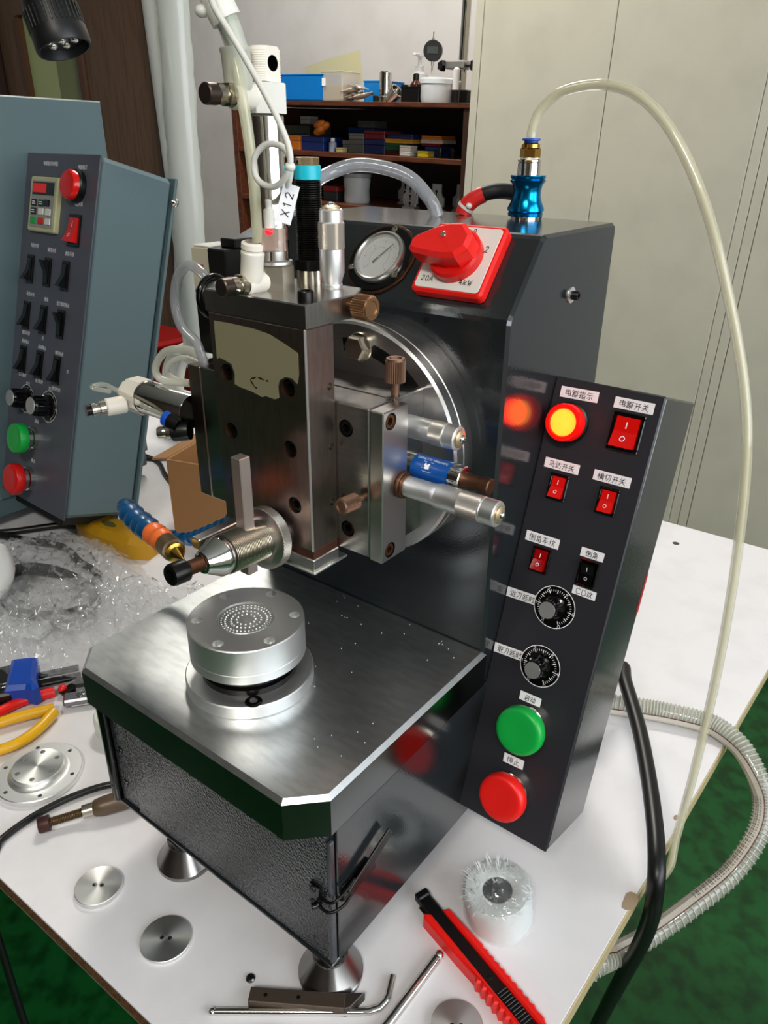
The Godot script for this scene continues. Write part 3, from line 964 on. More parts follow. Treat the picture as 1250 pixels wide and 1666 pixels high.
	part(mk, "stem", MB.new().lathe([Vector2(0.010, 0.036), Vector2(0.010, 0.09), Vector2(0.004, 0.096), Vector2(0, 0.096)], 20).mesh(), sm(0.86, 0.85, 0.85, 0.4), frame_of[mk])
	# --- on the middle shelf, item colours dimmed to paint in the shade
	var z := -2.03
	var gr := sm(0.33, 0.33, 0.30, 0.6)
	carton("cardboard_case", "dull grey-green case at the left end of the middle shelf", "box", -1.74, -1.60, mid.call(-1.67), 0.41, -2.10, 0.12, sm(0.20, 0.22, 0.17, 0.6))
	carton("pale_box", "small pale box on the grey-green case on the middle shelf", "box", -1.655, -1.612, 0.4135, 0.440, -2.08, 0.05, sm(0.55, 0.54, 0.50, 0.6))
	carton("orange_box", "flat orange box in front of the grey-green case", "box", -1.655, -1.575, mid.call(-1.615), 0.378, -1.99, 0.06, sm(0.72, 0.38, 0.08, 0.5))
	carton("blue_case", "blue case under the orange roll on the middle shelf", "box", -1.572, -1.470, mid.call(-1.52), 0.372, -2.02, 0.10, sm(0.05, 0.16, 0.42, 0.5))
	var rl := thing("orange_roll", "crumpled orange roll lying on the blue case", "roll", Transform3D(Basis(Vector3.BACK, 0.5), Vector3(-1.520, 0.398, -2.02)))
	var ro := MB.new()
	for k in 9:
		var a := k * 0.7
		ro.ball(Vector3(cos(a) * 0.018, sin(a) * 0.012 + 0.001 * k, sin(a * 1.7) * 0.015), Vector3(0.020, 0.013, 0.017), 10, 8)
	part(rl, "bundle", ro.mesh(), sm(0.80, 0.42, 0.10, 0.55), frame_of[rl])
	part(rl, "core", MB.new().lathe([Vector2(0.010, -0.014), Vector2(0.010, 0.020), Vector2(0, 0.020)], 16).mesh(), sm(0.65, 0.30, 0.08, 0.6), frame_of[rl])
	carton("blue_carton", "wide dark blue carton at the back of the middle shelf", "box", -1.475, -1.36, mid.call(-1.42), 0.402, -2.16, 0.10, sm(0.05, 0.20, 0.40, 0.5))
	carton("grey_carton", "grey carton lying on the dark blue carton", "box", -1.430, -1.360, 0.4025, 0.424, -2.15, 0.08, gr)
	var wb := thing("white_bottle", "little white bottle near the middle of the middle shelf", "bottle", tilted(-1.440, mid.call(-1.44), -1.985))
	part(wb, "bottle_body", MB.new().lathe([Vector2(0, 0), Vector2(0.013, 0), Vector2(0.013, 0.028), Vector2(0.007, 0.033)], 18).mesh(), sm(0.62, 0.66, 0.74, 0.4), frame_of[wb])
	part(wb, "cap", MB.new().lathe([Vector2(0.0075, 0.032), Vector2(0.0075, 0.042), Vector2(0, 0.042)], 18).mesh(), mat.white, frame_of[wb])
	carton("cream_box", "little cream box beside the white bottle", "box", -1.413, -1.386, mid.call(-1.40), 0.339, -1.985, 0.03, sm(0.80, 0.74, 0.52, 0.5))
	carton("white_box", "little grey-white box behind the cream box", "box", -1.430, -1.392, mid.call(-1.41), 0.362, -2.05, 0.05, sm(0.55, 0.55, 0.56, 0.5))
	carton("grey_case", "lower grey case of the pair on the middle shelf", "box", -1.367, -1.303, mid.call(-1.335), 0.3655, z, 0.09, gr)
	carton("grey_case", "upper grey case of the pair on the middle shelf", "box", -1.367, -1.303, 0.3658, 0.383, z, 0.09, sm(0.42, 0.41, 0.39, 0.6))
	carton("blue_red_box", "blue box under the dark red one on the middle shelf", "box", -1.299, -1.214, mid.call(-1.257), 0.3655, z, 0.09, sm(0.06, 0.11, 0.30, 0.5))
	carton("dark_red_box", "dark red box on the blue one on the middle shelf", "box", -1.299, -1.214, 0.3658, 0.391, z, 0.09, sm(0.40, 0.05, 0.06, 0.5))
	carton("maroon_box", "maroon box at the foot of the green and yellow stack", "box", -1.211, -1.142, mid.call(-1.177), 0.3315, z, 0.09, sm(0.30, 0.04, 0.05, 0.5))
	carton("green_box", "green box in the middle of the green and yellow stack", "box", -1.213, -1.125, 0.3318, 0.3535, z, 0.09, sm(0.04, 0.26, 0.15, 0.5))
	carton("yellow_box", "thin yellow box on the green box", "box", -1.208, -1.101, 0.3538, 0.3665, z, 0.10, sm(0.72, 0.52, 0.12, 0.5))
	carton("navy_box", "thin navy box on top of the yellow one", "box", -1.203, -1.101, 0.3668, 0.3815, z, 0.09, sm(0.06, 0.09, 0.28, 0.5))
	carton("square_white_box", "lower white box of the small white pair on the middle shelf", "box", -1.137, -1.095, mid.call(-1.116), 0.3300, -1.985, 0.04, sm(0.80, 0.79, 0.76, 0.5))
	carton("square_white_box", "upper white box of the small white pair on the middle shelf", "box", -1.137, -1.095, 0.3303, 0.3480, -1.985, 0.04, sm(0.74, 0.70, 0.67, 0.5))
	carton("blue_yellow_box", "small bright yellow box at the right of the middle shelf", "box", -1.070, -1.031, mid.call(-1.05), 0.3325, -1.99, 0.04, sm(0.82, 0.72, 0.10, 0.5), "", sm(0.75, 0.66, 0.12, 0.5))
	carton("small_blue_box", "small blue box behind the bright yellow one", "box", -1.072, -1.008, mid.call(-1.04), 0.3455, z - 0.02, 0.07, sm(0.08, 0.20, 0.46, 0.5))
	carton("small_red_box", "thin red box under the cream and orange boxes", "box", -1.083, -1.012, 0.3458, 0.3535, z - 0.02, 0.08, sm(0.45, 0.06, 0.07, 0.5))
	carton("cream_flat_box", "flat cream box under the topmost orange one", "box", -1.087, -1.001, 0.3538, 0.3645, z - 0.02, 0.08, sm(0.78, 0.70, 0.66, 0.5))
	carton("orange_flat_box", "flat orange box topmost of the stack at the right of the middle shelf", "box", -1.083, -1.005, 0.3648, 0.3765, z - 0.02, 0.08, sm(0.72, 0.42, 0.12, 0.5))
	for k in 5:
		var x := -0.995 + 0.024 * k
		var c2 := thing("collet", ["leftmost", "second from the left", "middle", "second from the right", "rightmost"][k] + " small dark collet at the right end of the middle shelf", "machine part", tilted(x, mid.call(x), -1.99 - 0.03 * (k % 2)), "collets on the middle shelf")
		part(c2, "shank", MB.new().lathe([Vector2(0, 0), Vector2(0.009, 0), Vector2(0.010, 0.016 + 0.003 * (k % 3))], 14).mesh(), sm(0.14, 0.15, 0.16, 0.4, 0.7), frame_of[c2])
		part(c2, "nose", MB.new().lathe([Vector2(0.010, 0.016 + 0.003 * (k % 3)), Vector2(0.007, 0.028), Vector2(0.003, 0.028), Vector2(0.003, 0.018)], 14).mesh(), sm(0.22, 0.22, 0.24, 0.35, 0.8), frame_of[c2])
	# --- on the lower shelf, colours darkened for the shade inside
	var jr := thing("white_jar", "bag-wrapped white jar on the lower shelf behind the gauge", "jar", tilted(-1.362, low.call(-1.362), -2.02))
	part(jr, "jar_body", MB.new().lathe([Vector2(0, 0), Vector2(0.044, 0), Vector2(0.047, 0.01), Vector2(0.044, 0.04), Vector2(0.048, 0.075), Vector2(0.045, 0.085)], 24).mesh(), sm(0.66, 0.66, 0.66, 0.5), frame_of[jr])
	part(jr, "lid", MB.new().lathe([Vector2(0.050, 0.083), Vector2(0.050, 0.096), Vector2(0, 0.098)], 24).mesh(), sm(0.5, 0.5, 0.5, 0.5), frame_of[jr])
	carton("dark_box", "dark grey box with a red end on the lower shelf", "box", -1.49, -1.425, low.call(-1.46), 0.216, -2.02, 0.07, sm(0.14, 0.15, 0.15, 0.5), "", sm(0.45, 0.07, 0.05, 0.5))
	var pm := sm(0.66, 0.66, 0.66, 0.42, 0.75)
	var pl := PackedVector2Array([Vector2(-0.024, 0), Vector2(0.024, 0), Vector2(0.024, 0.016), Vector2(0.030, 0.016), Vector2(0.030, 0.044), Vector2(0.022, 0.048), Vector2(0.017, 0.058), Vector2(0.017, 0.084), Vector2(-0.017, 0.084), Vector2(-0.017, 0.058), Vector2(-0.022, 0.048), Vector2(-0.030, 0.044), Vector2(-0.030, 0.016), Vector2(-0.024, 0.016)])
	var body := MB.new().prism(pl, -0.004, 0.004, 0.0008).mesh()
	var sl := MB.new()
	for y in [0.018, 0.040, 0.062]:
		sl.prism(circle(0.0045, 14, Vector2(0, y)), 0.0040, 0.0044, 0.0)
		sl.box(Vector3(-0.0018, y - 0.012, 0.0040), Vector3(0.0018, y, 0.0044), 0)
	var words := ["dim slotted metal plate at the back of the lower shelf", "slotted metal plate upright behind the grey hose arch", "bright slotted metal plate upright near the cupboard", "slotted metal plate left of the rightmost one on the lower shelf", "rightmost slotted metal plate on the lower shelf"]
	var slot: Material = mat.hole
	var spots := [[-1.222, -2.12], [-1.114, -2.0], [-1.003, -1.99], [-0.948, -2.05], [-0.915, -2.02]]
	for k in 5:
		var p := thing("slotted_plate", words[k], "metal plate", tilted(spots[k][0], low.call(spots[k][0]), spots[k][1]), "slotted plates on the lower shelf")
		part(p, "plate_body", body, pm, frame_of[p])
		part(p, "slot", sl.mesh(), slot, frame_of[p], "dark slot")
		part(p, "foot", MB.new().box(Vector3(-0.024, 0, -0.02), Vector3(0.024, 0.008, 0.016), 0.001).mesh(), pm, frame_of[p])


# ------------------------------------------------------------------ the grey machine on the left
func rocker(parent: Node3D, f: Transform3D, x: float, y: float, w: float, h: float, face_m: Material, on := true, marks := true, deep := 0.006) -> void:      # panel rocker switch
	var b := f * at(x, y, 0)
	var fr := MB.new()
	var t := h * 0.10
	fr.box(Vector3(-w / 2, -h / 2, 0), Vector3(w / 2, -h / 2 + t, 0.002), 0.0006).box(Vector3(-w / 2, h / 2 - t, 0), Vector3(w / 2, h / 2, 0.002), 0.0006)
	fr.box(Vector3(-w / 2, -h / 2 + t, 0), Vector3(-w / 2 + t, h / 2 - t, 0.002), 0.0006).box(Vector3(w / 2 - t, -h / 2 + t, 0), Vector3(w / 2, h / 2 - t, 0.002), 0.0006)
	fr.box(Vector3(-w / 2 + t, -h / 2 + t, 0), Vector3(w / 2 - t, h / 2 - t, 0.0004), 0)
	part(parent, "switch_frame", fr.mesh(), mat.black_gloss, b)
	var iw := w / 2 - t * 1.15
	var ih := h / 2 - t * 1.15
	var s := 1.0 if on else -1.0
	var prof := PackedVector2Array([Vector2(0.0004, ih), Vector2(deep if s < 0 else deep * 0.30, ih), Vector2(deep * 0.42, 0.0), Vector2(deep * 0.30 if s < 0 else deep, -ih), Vector2(0.0004, -ih)])
	var rk := MB.new()
	rk.xf = Transform3D(Basis(Vector3(0, 0, 1), Vector3(0, 1, 0), Vector3(-1, 0, 0)), Vector3.ZERO)
	rk.prism(prof, -iw, iw, 0.0004)
	var ink := MB.new()
	if marks:
		var up := func(p: Vector2) -> Vector3:
			var q := p.y / ih
			var z := lerpf(deep * 0.42, prof[1].x, clampf(q, 0, 1)) if q > 0 else lerpf(deep * 0.42, prof[3].x, clampf(-q, 0, 1))
			return Vector3(p.x, p.y, z + 0.0003)
		write(ink, "I", Vector2(-w * 0.15, h * 0.26), Vector2(w * 0.28, h * 0.15), 0, w * 0.035, up)
		var r := w * 0.085
		for k in 16:
			var p0 := Vector2.from_angle(TAU * k / 16)
			var p1 := Vector2.from_angle(TAU * (k + 1) / 16)
			var c := Vector2(0, -h * 0.17)
			ink.quad(up.call(c + p0 * r * 0.72), up.call(c + p0 * r), up.call(c + p1 * r), up.call(c + p1 * r * 0.72))
		part(parent, "rocker", multi([rk, ink]), [face_m, mat.white_paper], b)
	else:
		part(parent, "rocker", rk.mesh(), face_m, b)


func push_button(parent: Node3D, f: Transform3D, x: float, y: float, r: float, out: float, m: Material) -> void:      # mushroom push button
	var b := f * aim(Vector3(x, y, 0), Vector3.BACK)
	part(parent, "button_collar", MB.new().lathe([Vector2(r * 0.78, 0), Vector2(r * 0.78, out * 0.22), Vector2(r * 0.70, out * 0.26), Vector2(r * 0.70, out * 0.52), Vector2(r * 0.6, out * 0.54)], 32).mesh(), mat.chrome, b)
	part(parent, "push_button", MB.new().lathe([Vector2(r * 0.6, out * 0.5), Vector2(r * 0.97, out * 0.54), Vector2(r, out * 0.62), Vector2(r, out * 0.80), Vector2(r * 0.975, out * 0.90), Vector2(r * 0.92, out * 0.96), Vector2(r * 0.80, out * 0.985), Vector2(r * 0.5, out * 0.97), Vector2(0, out * 0.96)], 40, 40.0).mesh(), m, b)


func pot_knob(parent: Node3D, f: Transform3D, x: float, y: float, r: float, kr: float, out: float, turn: float) -> void:      # dial plate and knob
	var b := f * at(x, y, 0)
	var b2 := f * aim(Vector3(x, y, 0), Vector3.BACK)
	var d := MB.new().prism(circle(r, 40), 0, 0.0006, 0.0001, true)
	var ink := MB.new()
	for k in 41:
		var a := -PI * 0.75 - PI * 0.10 + k * PI * 1.7 / 40.0 - PI * 0.0
		var o := Vector2.from_angle(PI * 1.35 - k * PI * 1.7 / 40.0)
		var e := Vector2(-o.y, o.x) * 0.00022 * (1.6 if k % 4 == 0 else 1.0)
		var r0 := r * (0.66 if k % 4 == 0 else 0.73)
		var r1 := r * 0.82
		ink.quad(_f(o * r0 - e), _f(o * r1 - e), _f(o * r1 + e), _f(o * r0 + e))
		if k % 8 == 0 and a < 99:
			write(ink, str([0, 1, 2, 4, 4, 0][k / 8]) if k / 8 < 6 else "0", o * r * 0.9 + Vector2(-r * 0.07, r * 0.07), Vector2(r * 0.14, r * 0.15), 0, 0.0003, _f)
	for k in 40:
		var p0 := Vector2.from_angle(TAU * k / 40)
		var p1 := Vector2.from_angle(TAU * (k + 1) / 40)
		ink.quad(_f(p0 * r * 0.965), _f(p0 * r), _f(p1 * r), _f(p1 * r * 0.965))
	part(parent, "dial_plate", multi([d, ink]), [mat.black_gloss, mat.white_paper], b)
	var k1 := MB.new()
	k1.lathe([Vector2(kr * 1.32, 0.0007), Vector2(kr * 1.30, out * 0.14), Vector2(kr * 1.05, out * 0.2), Vector2(kr, out * 0.9), Vector2(kr * 0.94, out)], 32)
	k1.xf = Transform3D(Basis(Vector3.RIGHT, -PI / 2), Vector3.ZERO)
	k1.prism(gear(kr * 1.12, kr * 0.12, 18), out * 0.18, out * 0.86, 0.0004)
	part(parent, "knob", k1.mesh(), mat.black_gloss, b2)
	part(parent, "knob_cap", MB.new().lathe([Vector2(kr * 0.94, out * 0.985), Vector2(kr * 0.92, out * 1.02), Vector2(0.0, out * 1.02)], 36, 10.0, 0.0).mesh(), mat.alu_turned, b2)
	var pt := MB.new()
	pt.xf = Transform3D(Basis(Vector3.UP, turn), Vector3.ZERO)
	pt.box(Vector3(kr * 0.95, out * 0.1, -0.0004), Vector3(kr * 1.36, out * 0.22, 0.0004), 0)
	part(parent, "pointer", pt.mesh(), mat.white_paper, b2)


func _f(p: Vector2) -> Vector3:
	return Vector3(p.x, p.y, 0.0009)


func second_machine() -> void:
	var o := thing("second_machine", "blue-grey machine with a tall switch panel at the left edge of the bench", "machine", at(-0.80, T, -0.45))
	var xr := -0.664
	# column: a tall case; its right flank is the face in view
	var prof := PackedVector2Array([Vector2(0.552, -0.16), Vector2(0.552, 0.409), Vector2(0.37, 0.411), Vector2(0.30, 0.34), Vector2(0.27, 0.34), Vector2(0.27, -0.16)])
	var col := MB.new()
	col.xf = Transform3D(Basis(Vector3(0, 0, -1), Vector3(0, 1, 0), Vector3(1, 0, 0)), Vector3(xr, 0, 0))
	col.prism(prof, -0.42, 0.0, 0.002)
	part(o, "column", col.mesh(), mat.blue_grey)
	part(o, "base", MB.new().box(Vector3(-1.08, -0.19, -0.55), Vector3(xr - 0.005, -0.16, -0.14), 0.002).mesh(), mat.blue_grey)
	var ft := MB.new().lathe([Vector2(0.028, 0), Vector2(0.028, 0.004), Vector2(0.015, 0.02)], 24).mesh()
	for p in [Vector2(-0.70, -0.18), Vector2(-0.70, -0.52), Vector2(-1.04, -0.18), Vector2(-1.04, -0.52)]:
		part(o, "foot", ft, mat.steel_side, at(p.x, T, p.y))
	# the leaning control box, in its own frame: x right, y up the panel, z out of it
	var tl := 0.29
	var yw := -0.036
	var f := Transform3D(Basis(Vector3.UP, yw) * Basis(Vector3.RIGHT, -tl), Vector3(xr, 0.339, -0.4204))
	var cb := part(o, "control_box", MB.new().box(Vector3(0.002, -0.498, -0.116), Vector3(0.1855, -0.001, -0.002), 0.006).mesh(), mat.blue_grey, f)
	part(cb, "panel", MB.new().box(Vector3(0.0, -0.5, -0.002), Vector3(0.1875, 0.0, 0.0), 0.001).mesh(), mat.panel2, f, "dark grey switch panel")
	part(cb, "back_cover", MB.new().box(Vector3(0.0, -0.5, -0.121), Vector3(0.1895, 0.002, -0.1165), 0.001).mesh(), mat.blue_grey, f)
	var sc := MB.new()
	sc.xf = f * aim(Vector3(0.1895, -0.03, -0.119), Vector3.RIGHT)
	sc.lathe([Vector2(0.006, 0), Vector2(0.006, 0.002), Vector2(0.003, 0.005), Vector2(0, 0.0055)], 18)
	part(cb, "side_screw", sc.mesh(), mat.chrome)
	part(cb, "gap_shade", MB.new().box(Vector3(0.01, -0.52, -0.115), Vector3(0.15, -0.5, -0.02), 0.001).mesh(), mat.black, f)  # black block standing in for the shade under the control box
	# frequency controller
	var v := PackedVector2Array()
	v = round_rect(0.0285, -0.107, 0.1015, -0.033, 0.003)
	var bz := MB.new()
	bz.prism(v, 0, 0.007, 0.0015)
	part(cb, "controller_bezel", bz.mesh(), sm(0.76, 0.75, 0.58, 0.4), f, "cream bezel of the small controller")
	part(cb, "controller_face", MB.new().box(Vector3(0.0345, -0.1015, 0.007), Vector3(0.096, -0.0385, 0.0076), 0.0002).mesh(), sm(0.60, 0.60, 0.57, 0.4), f)
	part(cb, "display_window", MB.new().box(Vector3(0.037, -0.0575, 0.0076), Vector3(0.094, -0.0405, 0.0082), 0.0002).mesh(), sm(0.05, 0.045, 0.05, 0.15), f)
	var led := sm(0.78, 0.12, 0.12, 0.3)
	led.emission_enabled = true
	led.emission = Color(0.8, 0.08, 0.08)
	led.emission_energy_multiplier = 0.35
	part(cb, "red_display", MB.new().box(Vector3(0.038, -0.0545, 0.0082), Vector3(0.074, -0.0425, 0.0085), 0).mesh(), led, f)
	var keys := [[0.045, -0.0685, mat.black], [0.064, -0.0685, mat.black], [0.079, -0.0680, mat.black_gloss], [0.045, -0.0800, mat.black], [0.065, -0.0800, mat.white], [0.084, -0.0800, mat.white], [0.046, -0.0925, mat.green], [0.066, -0.0925, mat.red], [0.085, -0.0925, mat.white]]
	for k in keys:
		part(cb, "key", MB.new().box(Vector3(-0.007, -0.0045, 0.0076), Vector3(0.007, 0.0045, 0.0092), 0.0008).mesh(), k[2], f * at(k[0], k[1], 0))
		if k[2] == mat.black:
			part(cb, "key_mark", MB.new().box(Vector3(-0.004, -0.002, 0.0092), Vector3(0.004, -0.0008, 0.0094), 0).box(Vector3(-0.004, 0.0008, 0.0092), Vector3(0.003, 0.002, 0.0094), 0).mesh(), mat.white_paper, f * at(k[0], k[1], 0))
	# pilot lamp and rockers
	var b2 := f * aim(Vector3(0.1400, -0.042, 0), Vector3.BACK)
	part(cb, "lamp_collar", MB.new().lathe([Vector2(0.0215, 0), Vector2(0.0215, 0.007), Vector2(0.0195, 0.009)], 32).mesh(), mat.black, b2)
	part(cb, "pilot_lamp", MB.new().lathe([Vector2(0.0195, 0.004), Vector2(0.0195, 0.013), Vector2(0.017, 0.0165), Vector2(0.010, 0.017), Vector2(0, 0.0172)], 36, 40.0).mesh(), mat.red_glass, b2, "red pilot lamp, unlit")
	rocker(cb, f, 0.1430, -0.0985, 0.030, 0.042, mat.red_glass, true, true, 0.013)
	for r in 3:
		for c in 3:
			rocker(cb, f, [0.035, 0.083, 0.1305][c], [-0.1600, -0.2265, -0.2915][r], 0.019, 0.040, mat.black_gloss, (r * 3 + c) % 4 != 1, false, 0.013)
	pot_knob(cb, f, 0.0560, -0.347, 0.021, 0.0125, 0.026, 2.6)
	pot_knob(cb, f, 0.1195, -0.346, 0.023, 0.0130, 0.028, 2.2)
	push_button(cb, f, 0.084, -0.4015, 0.0225, 0.031, mat.green)
	push_button(cb, f, 0.083, -0.4640, 0.0235, 0.031, mat.red)
	# white lettering printed straight on the panel
	var ink := MB.new()
	var up := func(p: Vector2): return Vector3(p.x, p.y, 0.0003)
	for w in [["电源指示开关延", 0.0655, -0.0137], ["电源指示", 0.1477, -0.0166], ["电源开关", 0.1459, -0.0637], ["马达开关", 0.0412, -0.1260], ["横切开关", 0.0893, -0.1288], ["倒角车纹", 0.1363, -0.1297], ["马达开关", 0.0407, -0.1949], ["倒角", 0.0863, -0.1972], ["进刀延时停止", 0.1313, -0.1985], ["倒角车纹", 0.0378, -0.2516], ["纹", 0.0858, -0.2524], ["启动停止", 0.0382, -0.2642], ["启动停止", 0.0863, -0.2656], ["横切开关", 0.1339, -0.2667], ["进刀延时", 0.0374, -0.3139], ["退刀延时", 0.0862, -0.3150], ["横切开关", 0.1347, -0.3174], ["进刀", 0.0560, -0.3245], ["退刀", 0.1200, -0.3200], ["启动", 0.0900, -0.3740], ["停止", 0.0900, -0.4340], ["开", 0.1600, -0.2880]]:
		var n: int = w[0].length()
		write(ink, w[0], Vector2(w[1] - 0.0028 * n, w[2] + 0.0028), Vector2(0.0050, 0.0056), 0.0056, 0.0008, up)
	part(cb, "printed_lettering", ink.mesh(), sm(0.90, 0.90, 0.92, 0.5), f)
	# the work lamp over it, on a flexible arm
	var lm := thing("work_lamp", "black ribbed work lamp hanging at the top left corner", "lamp", at(-0.40, 0.48, -0.33))
	var c := Vector3(-0.3600, 0.4500, -0.3071)
	var d := Vector3(0.341, -0.939, -0.034).normalized()      # where the lamp points
	var bx := aim(c - d * 0.0985 * 0.885, d) * Transform3D(Basis().scaled(Vector3.ONE * 0.885), Vector3.ZERO)
	part(lm, "lamp_body", MB.new().lathe([Vector2(0, 0), Vector2(0.022, 0.0), Vector2(0.026, 0.006), Vector2(0.0285, 0.050), Vector2(0.0305, 0.062), Vector2(0.0325, 0.094), Vector2(0.0325, 0.106), Vector2(0.0312, 0.109), Vector2(0.0290, 0.109), Vector2(0.0275, 0.098), Vector2(0.0, 0.098)], 44, 25.0).mesh(), sm(0.075, 0.075, 0.08, 0.42), bx)
	var rb := MB.new()
	for k in 36:
		var a := TAU * k / 36
		rb.xf = Transform3D(Basis(Vector3.UP, a), Vector3.ZERO)
		rb.box(Vector3(0.0295, 0.066, -0.0011), Vector3(0.0328, 0.088, 0.0011), 0.0004)
	part(lm, "ribs", rb.mesh(), sm(0.065, 0.065, 0.07, 0.42), bx)
	part(lm, "lens_plate", MB.new().lathe([Vector2(0.0272, 0.0985), Vector2(0.0, 0.0985)], 32).mesh(), sm(0.22, 0.22, 0.23, 0.3, 0.4), bx)
	for k in 7:
		var q := Vector2.ZERO if k == 6 else Vector2.from_angle(TAU * k / 6) * 0.016
		part(lm, "led_lens", MB.new().ball(Vector3(q.x, 0.0985, q.y), Vector3(0.0058, 0.0045, 0.0058), 12, 5, 0.0).mesh(), mat.chrome, bx)
	var arm := MB.new().tube(curve([c - d * 0.095, c - d * 0.13, Vector3(-0.44, 0.68, -0.30), Vector3(-0.56, 0.80, -0.34), Vector3(-0.80, 0.80, -0.42), Vector3(-0.94, 0.62, -0.45), Vector3(-0.95, 0.411, -0.45)], 10), 0.0095, 12)
	part(lm, "flexible_arm", arm.mesh(), mat.black)
	part(lm, "arm_socket", MB.new().lathe([Vector2(0.022, 0), Vector2(0.022, 0.014), Vector2(0.012, 0.02)], 24).mesh(), mat.black, at(-0.95, 0.4105, -0.45))


# ------------------------------------------------------------------ the main machine
func micrometer(parent: Node3D, called: String, xf: Transform3D, prof: Array, k0: float, k1: float, kr: float, tip: float, tr: float) -> void:
	# prof: plain turned body; k0..k1: knurled grip of radius kr; tip: where the ratchet cap starts
	var b := part(parent, called, MB.new().lathe(prof, 40).mesh(), mat.alu_turned, xf)
	part(b, "knurled_grip", MB.new().lathe([Vector2(kr - 0.0006, k0), Vector2(kr, k0 + 0.0005), Vector2(kr, k1 - 0.0005), Vector2(kr - 0.0006, k1)], 40, 35.0, 1.0).mesh(), mat.knurl_fine, xf)
	part(b, "ratchet_cap", MB.new().lathe([Vector2(tr, tip), Vector2(tr * 0.95, tip + 0.0012), Vector2(tr * 0.60, tip + 0.0024), Vector2(tr * 0.0, tip + 0.0026)], 32).mesh(), mat.ring_tan, xf)
	part(b, "ratchet_ball", MB.new().ball(Vector3(0, tip + 0.0024, 0), Vector3(tr * 0.48, 0.0019, tr * 0.48), 18, 6, 0.0).mesh(), mat.chrome, xf)


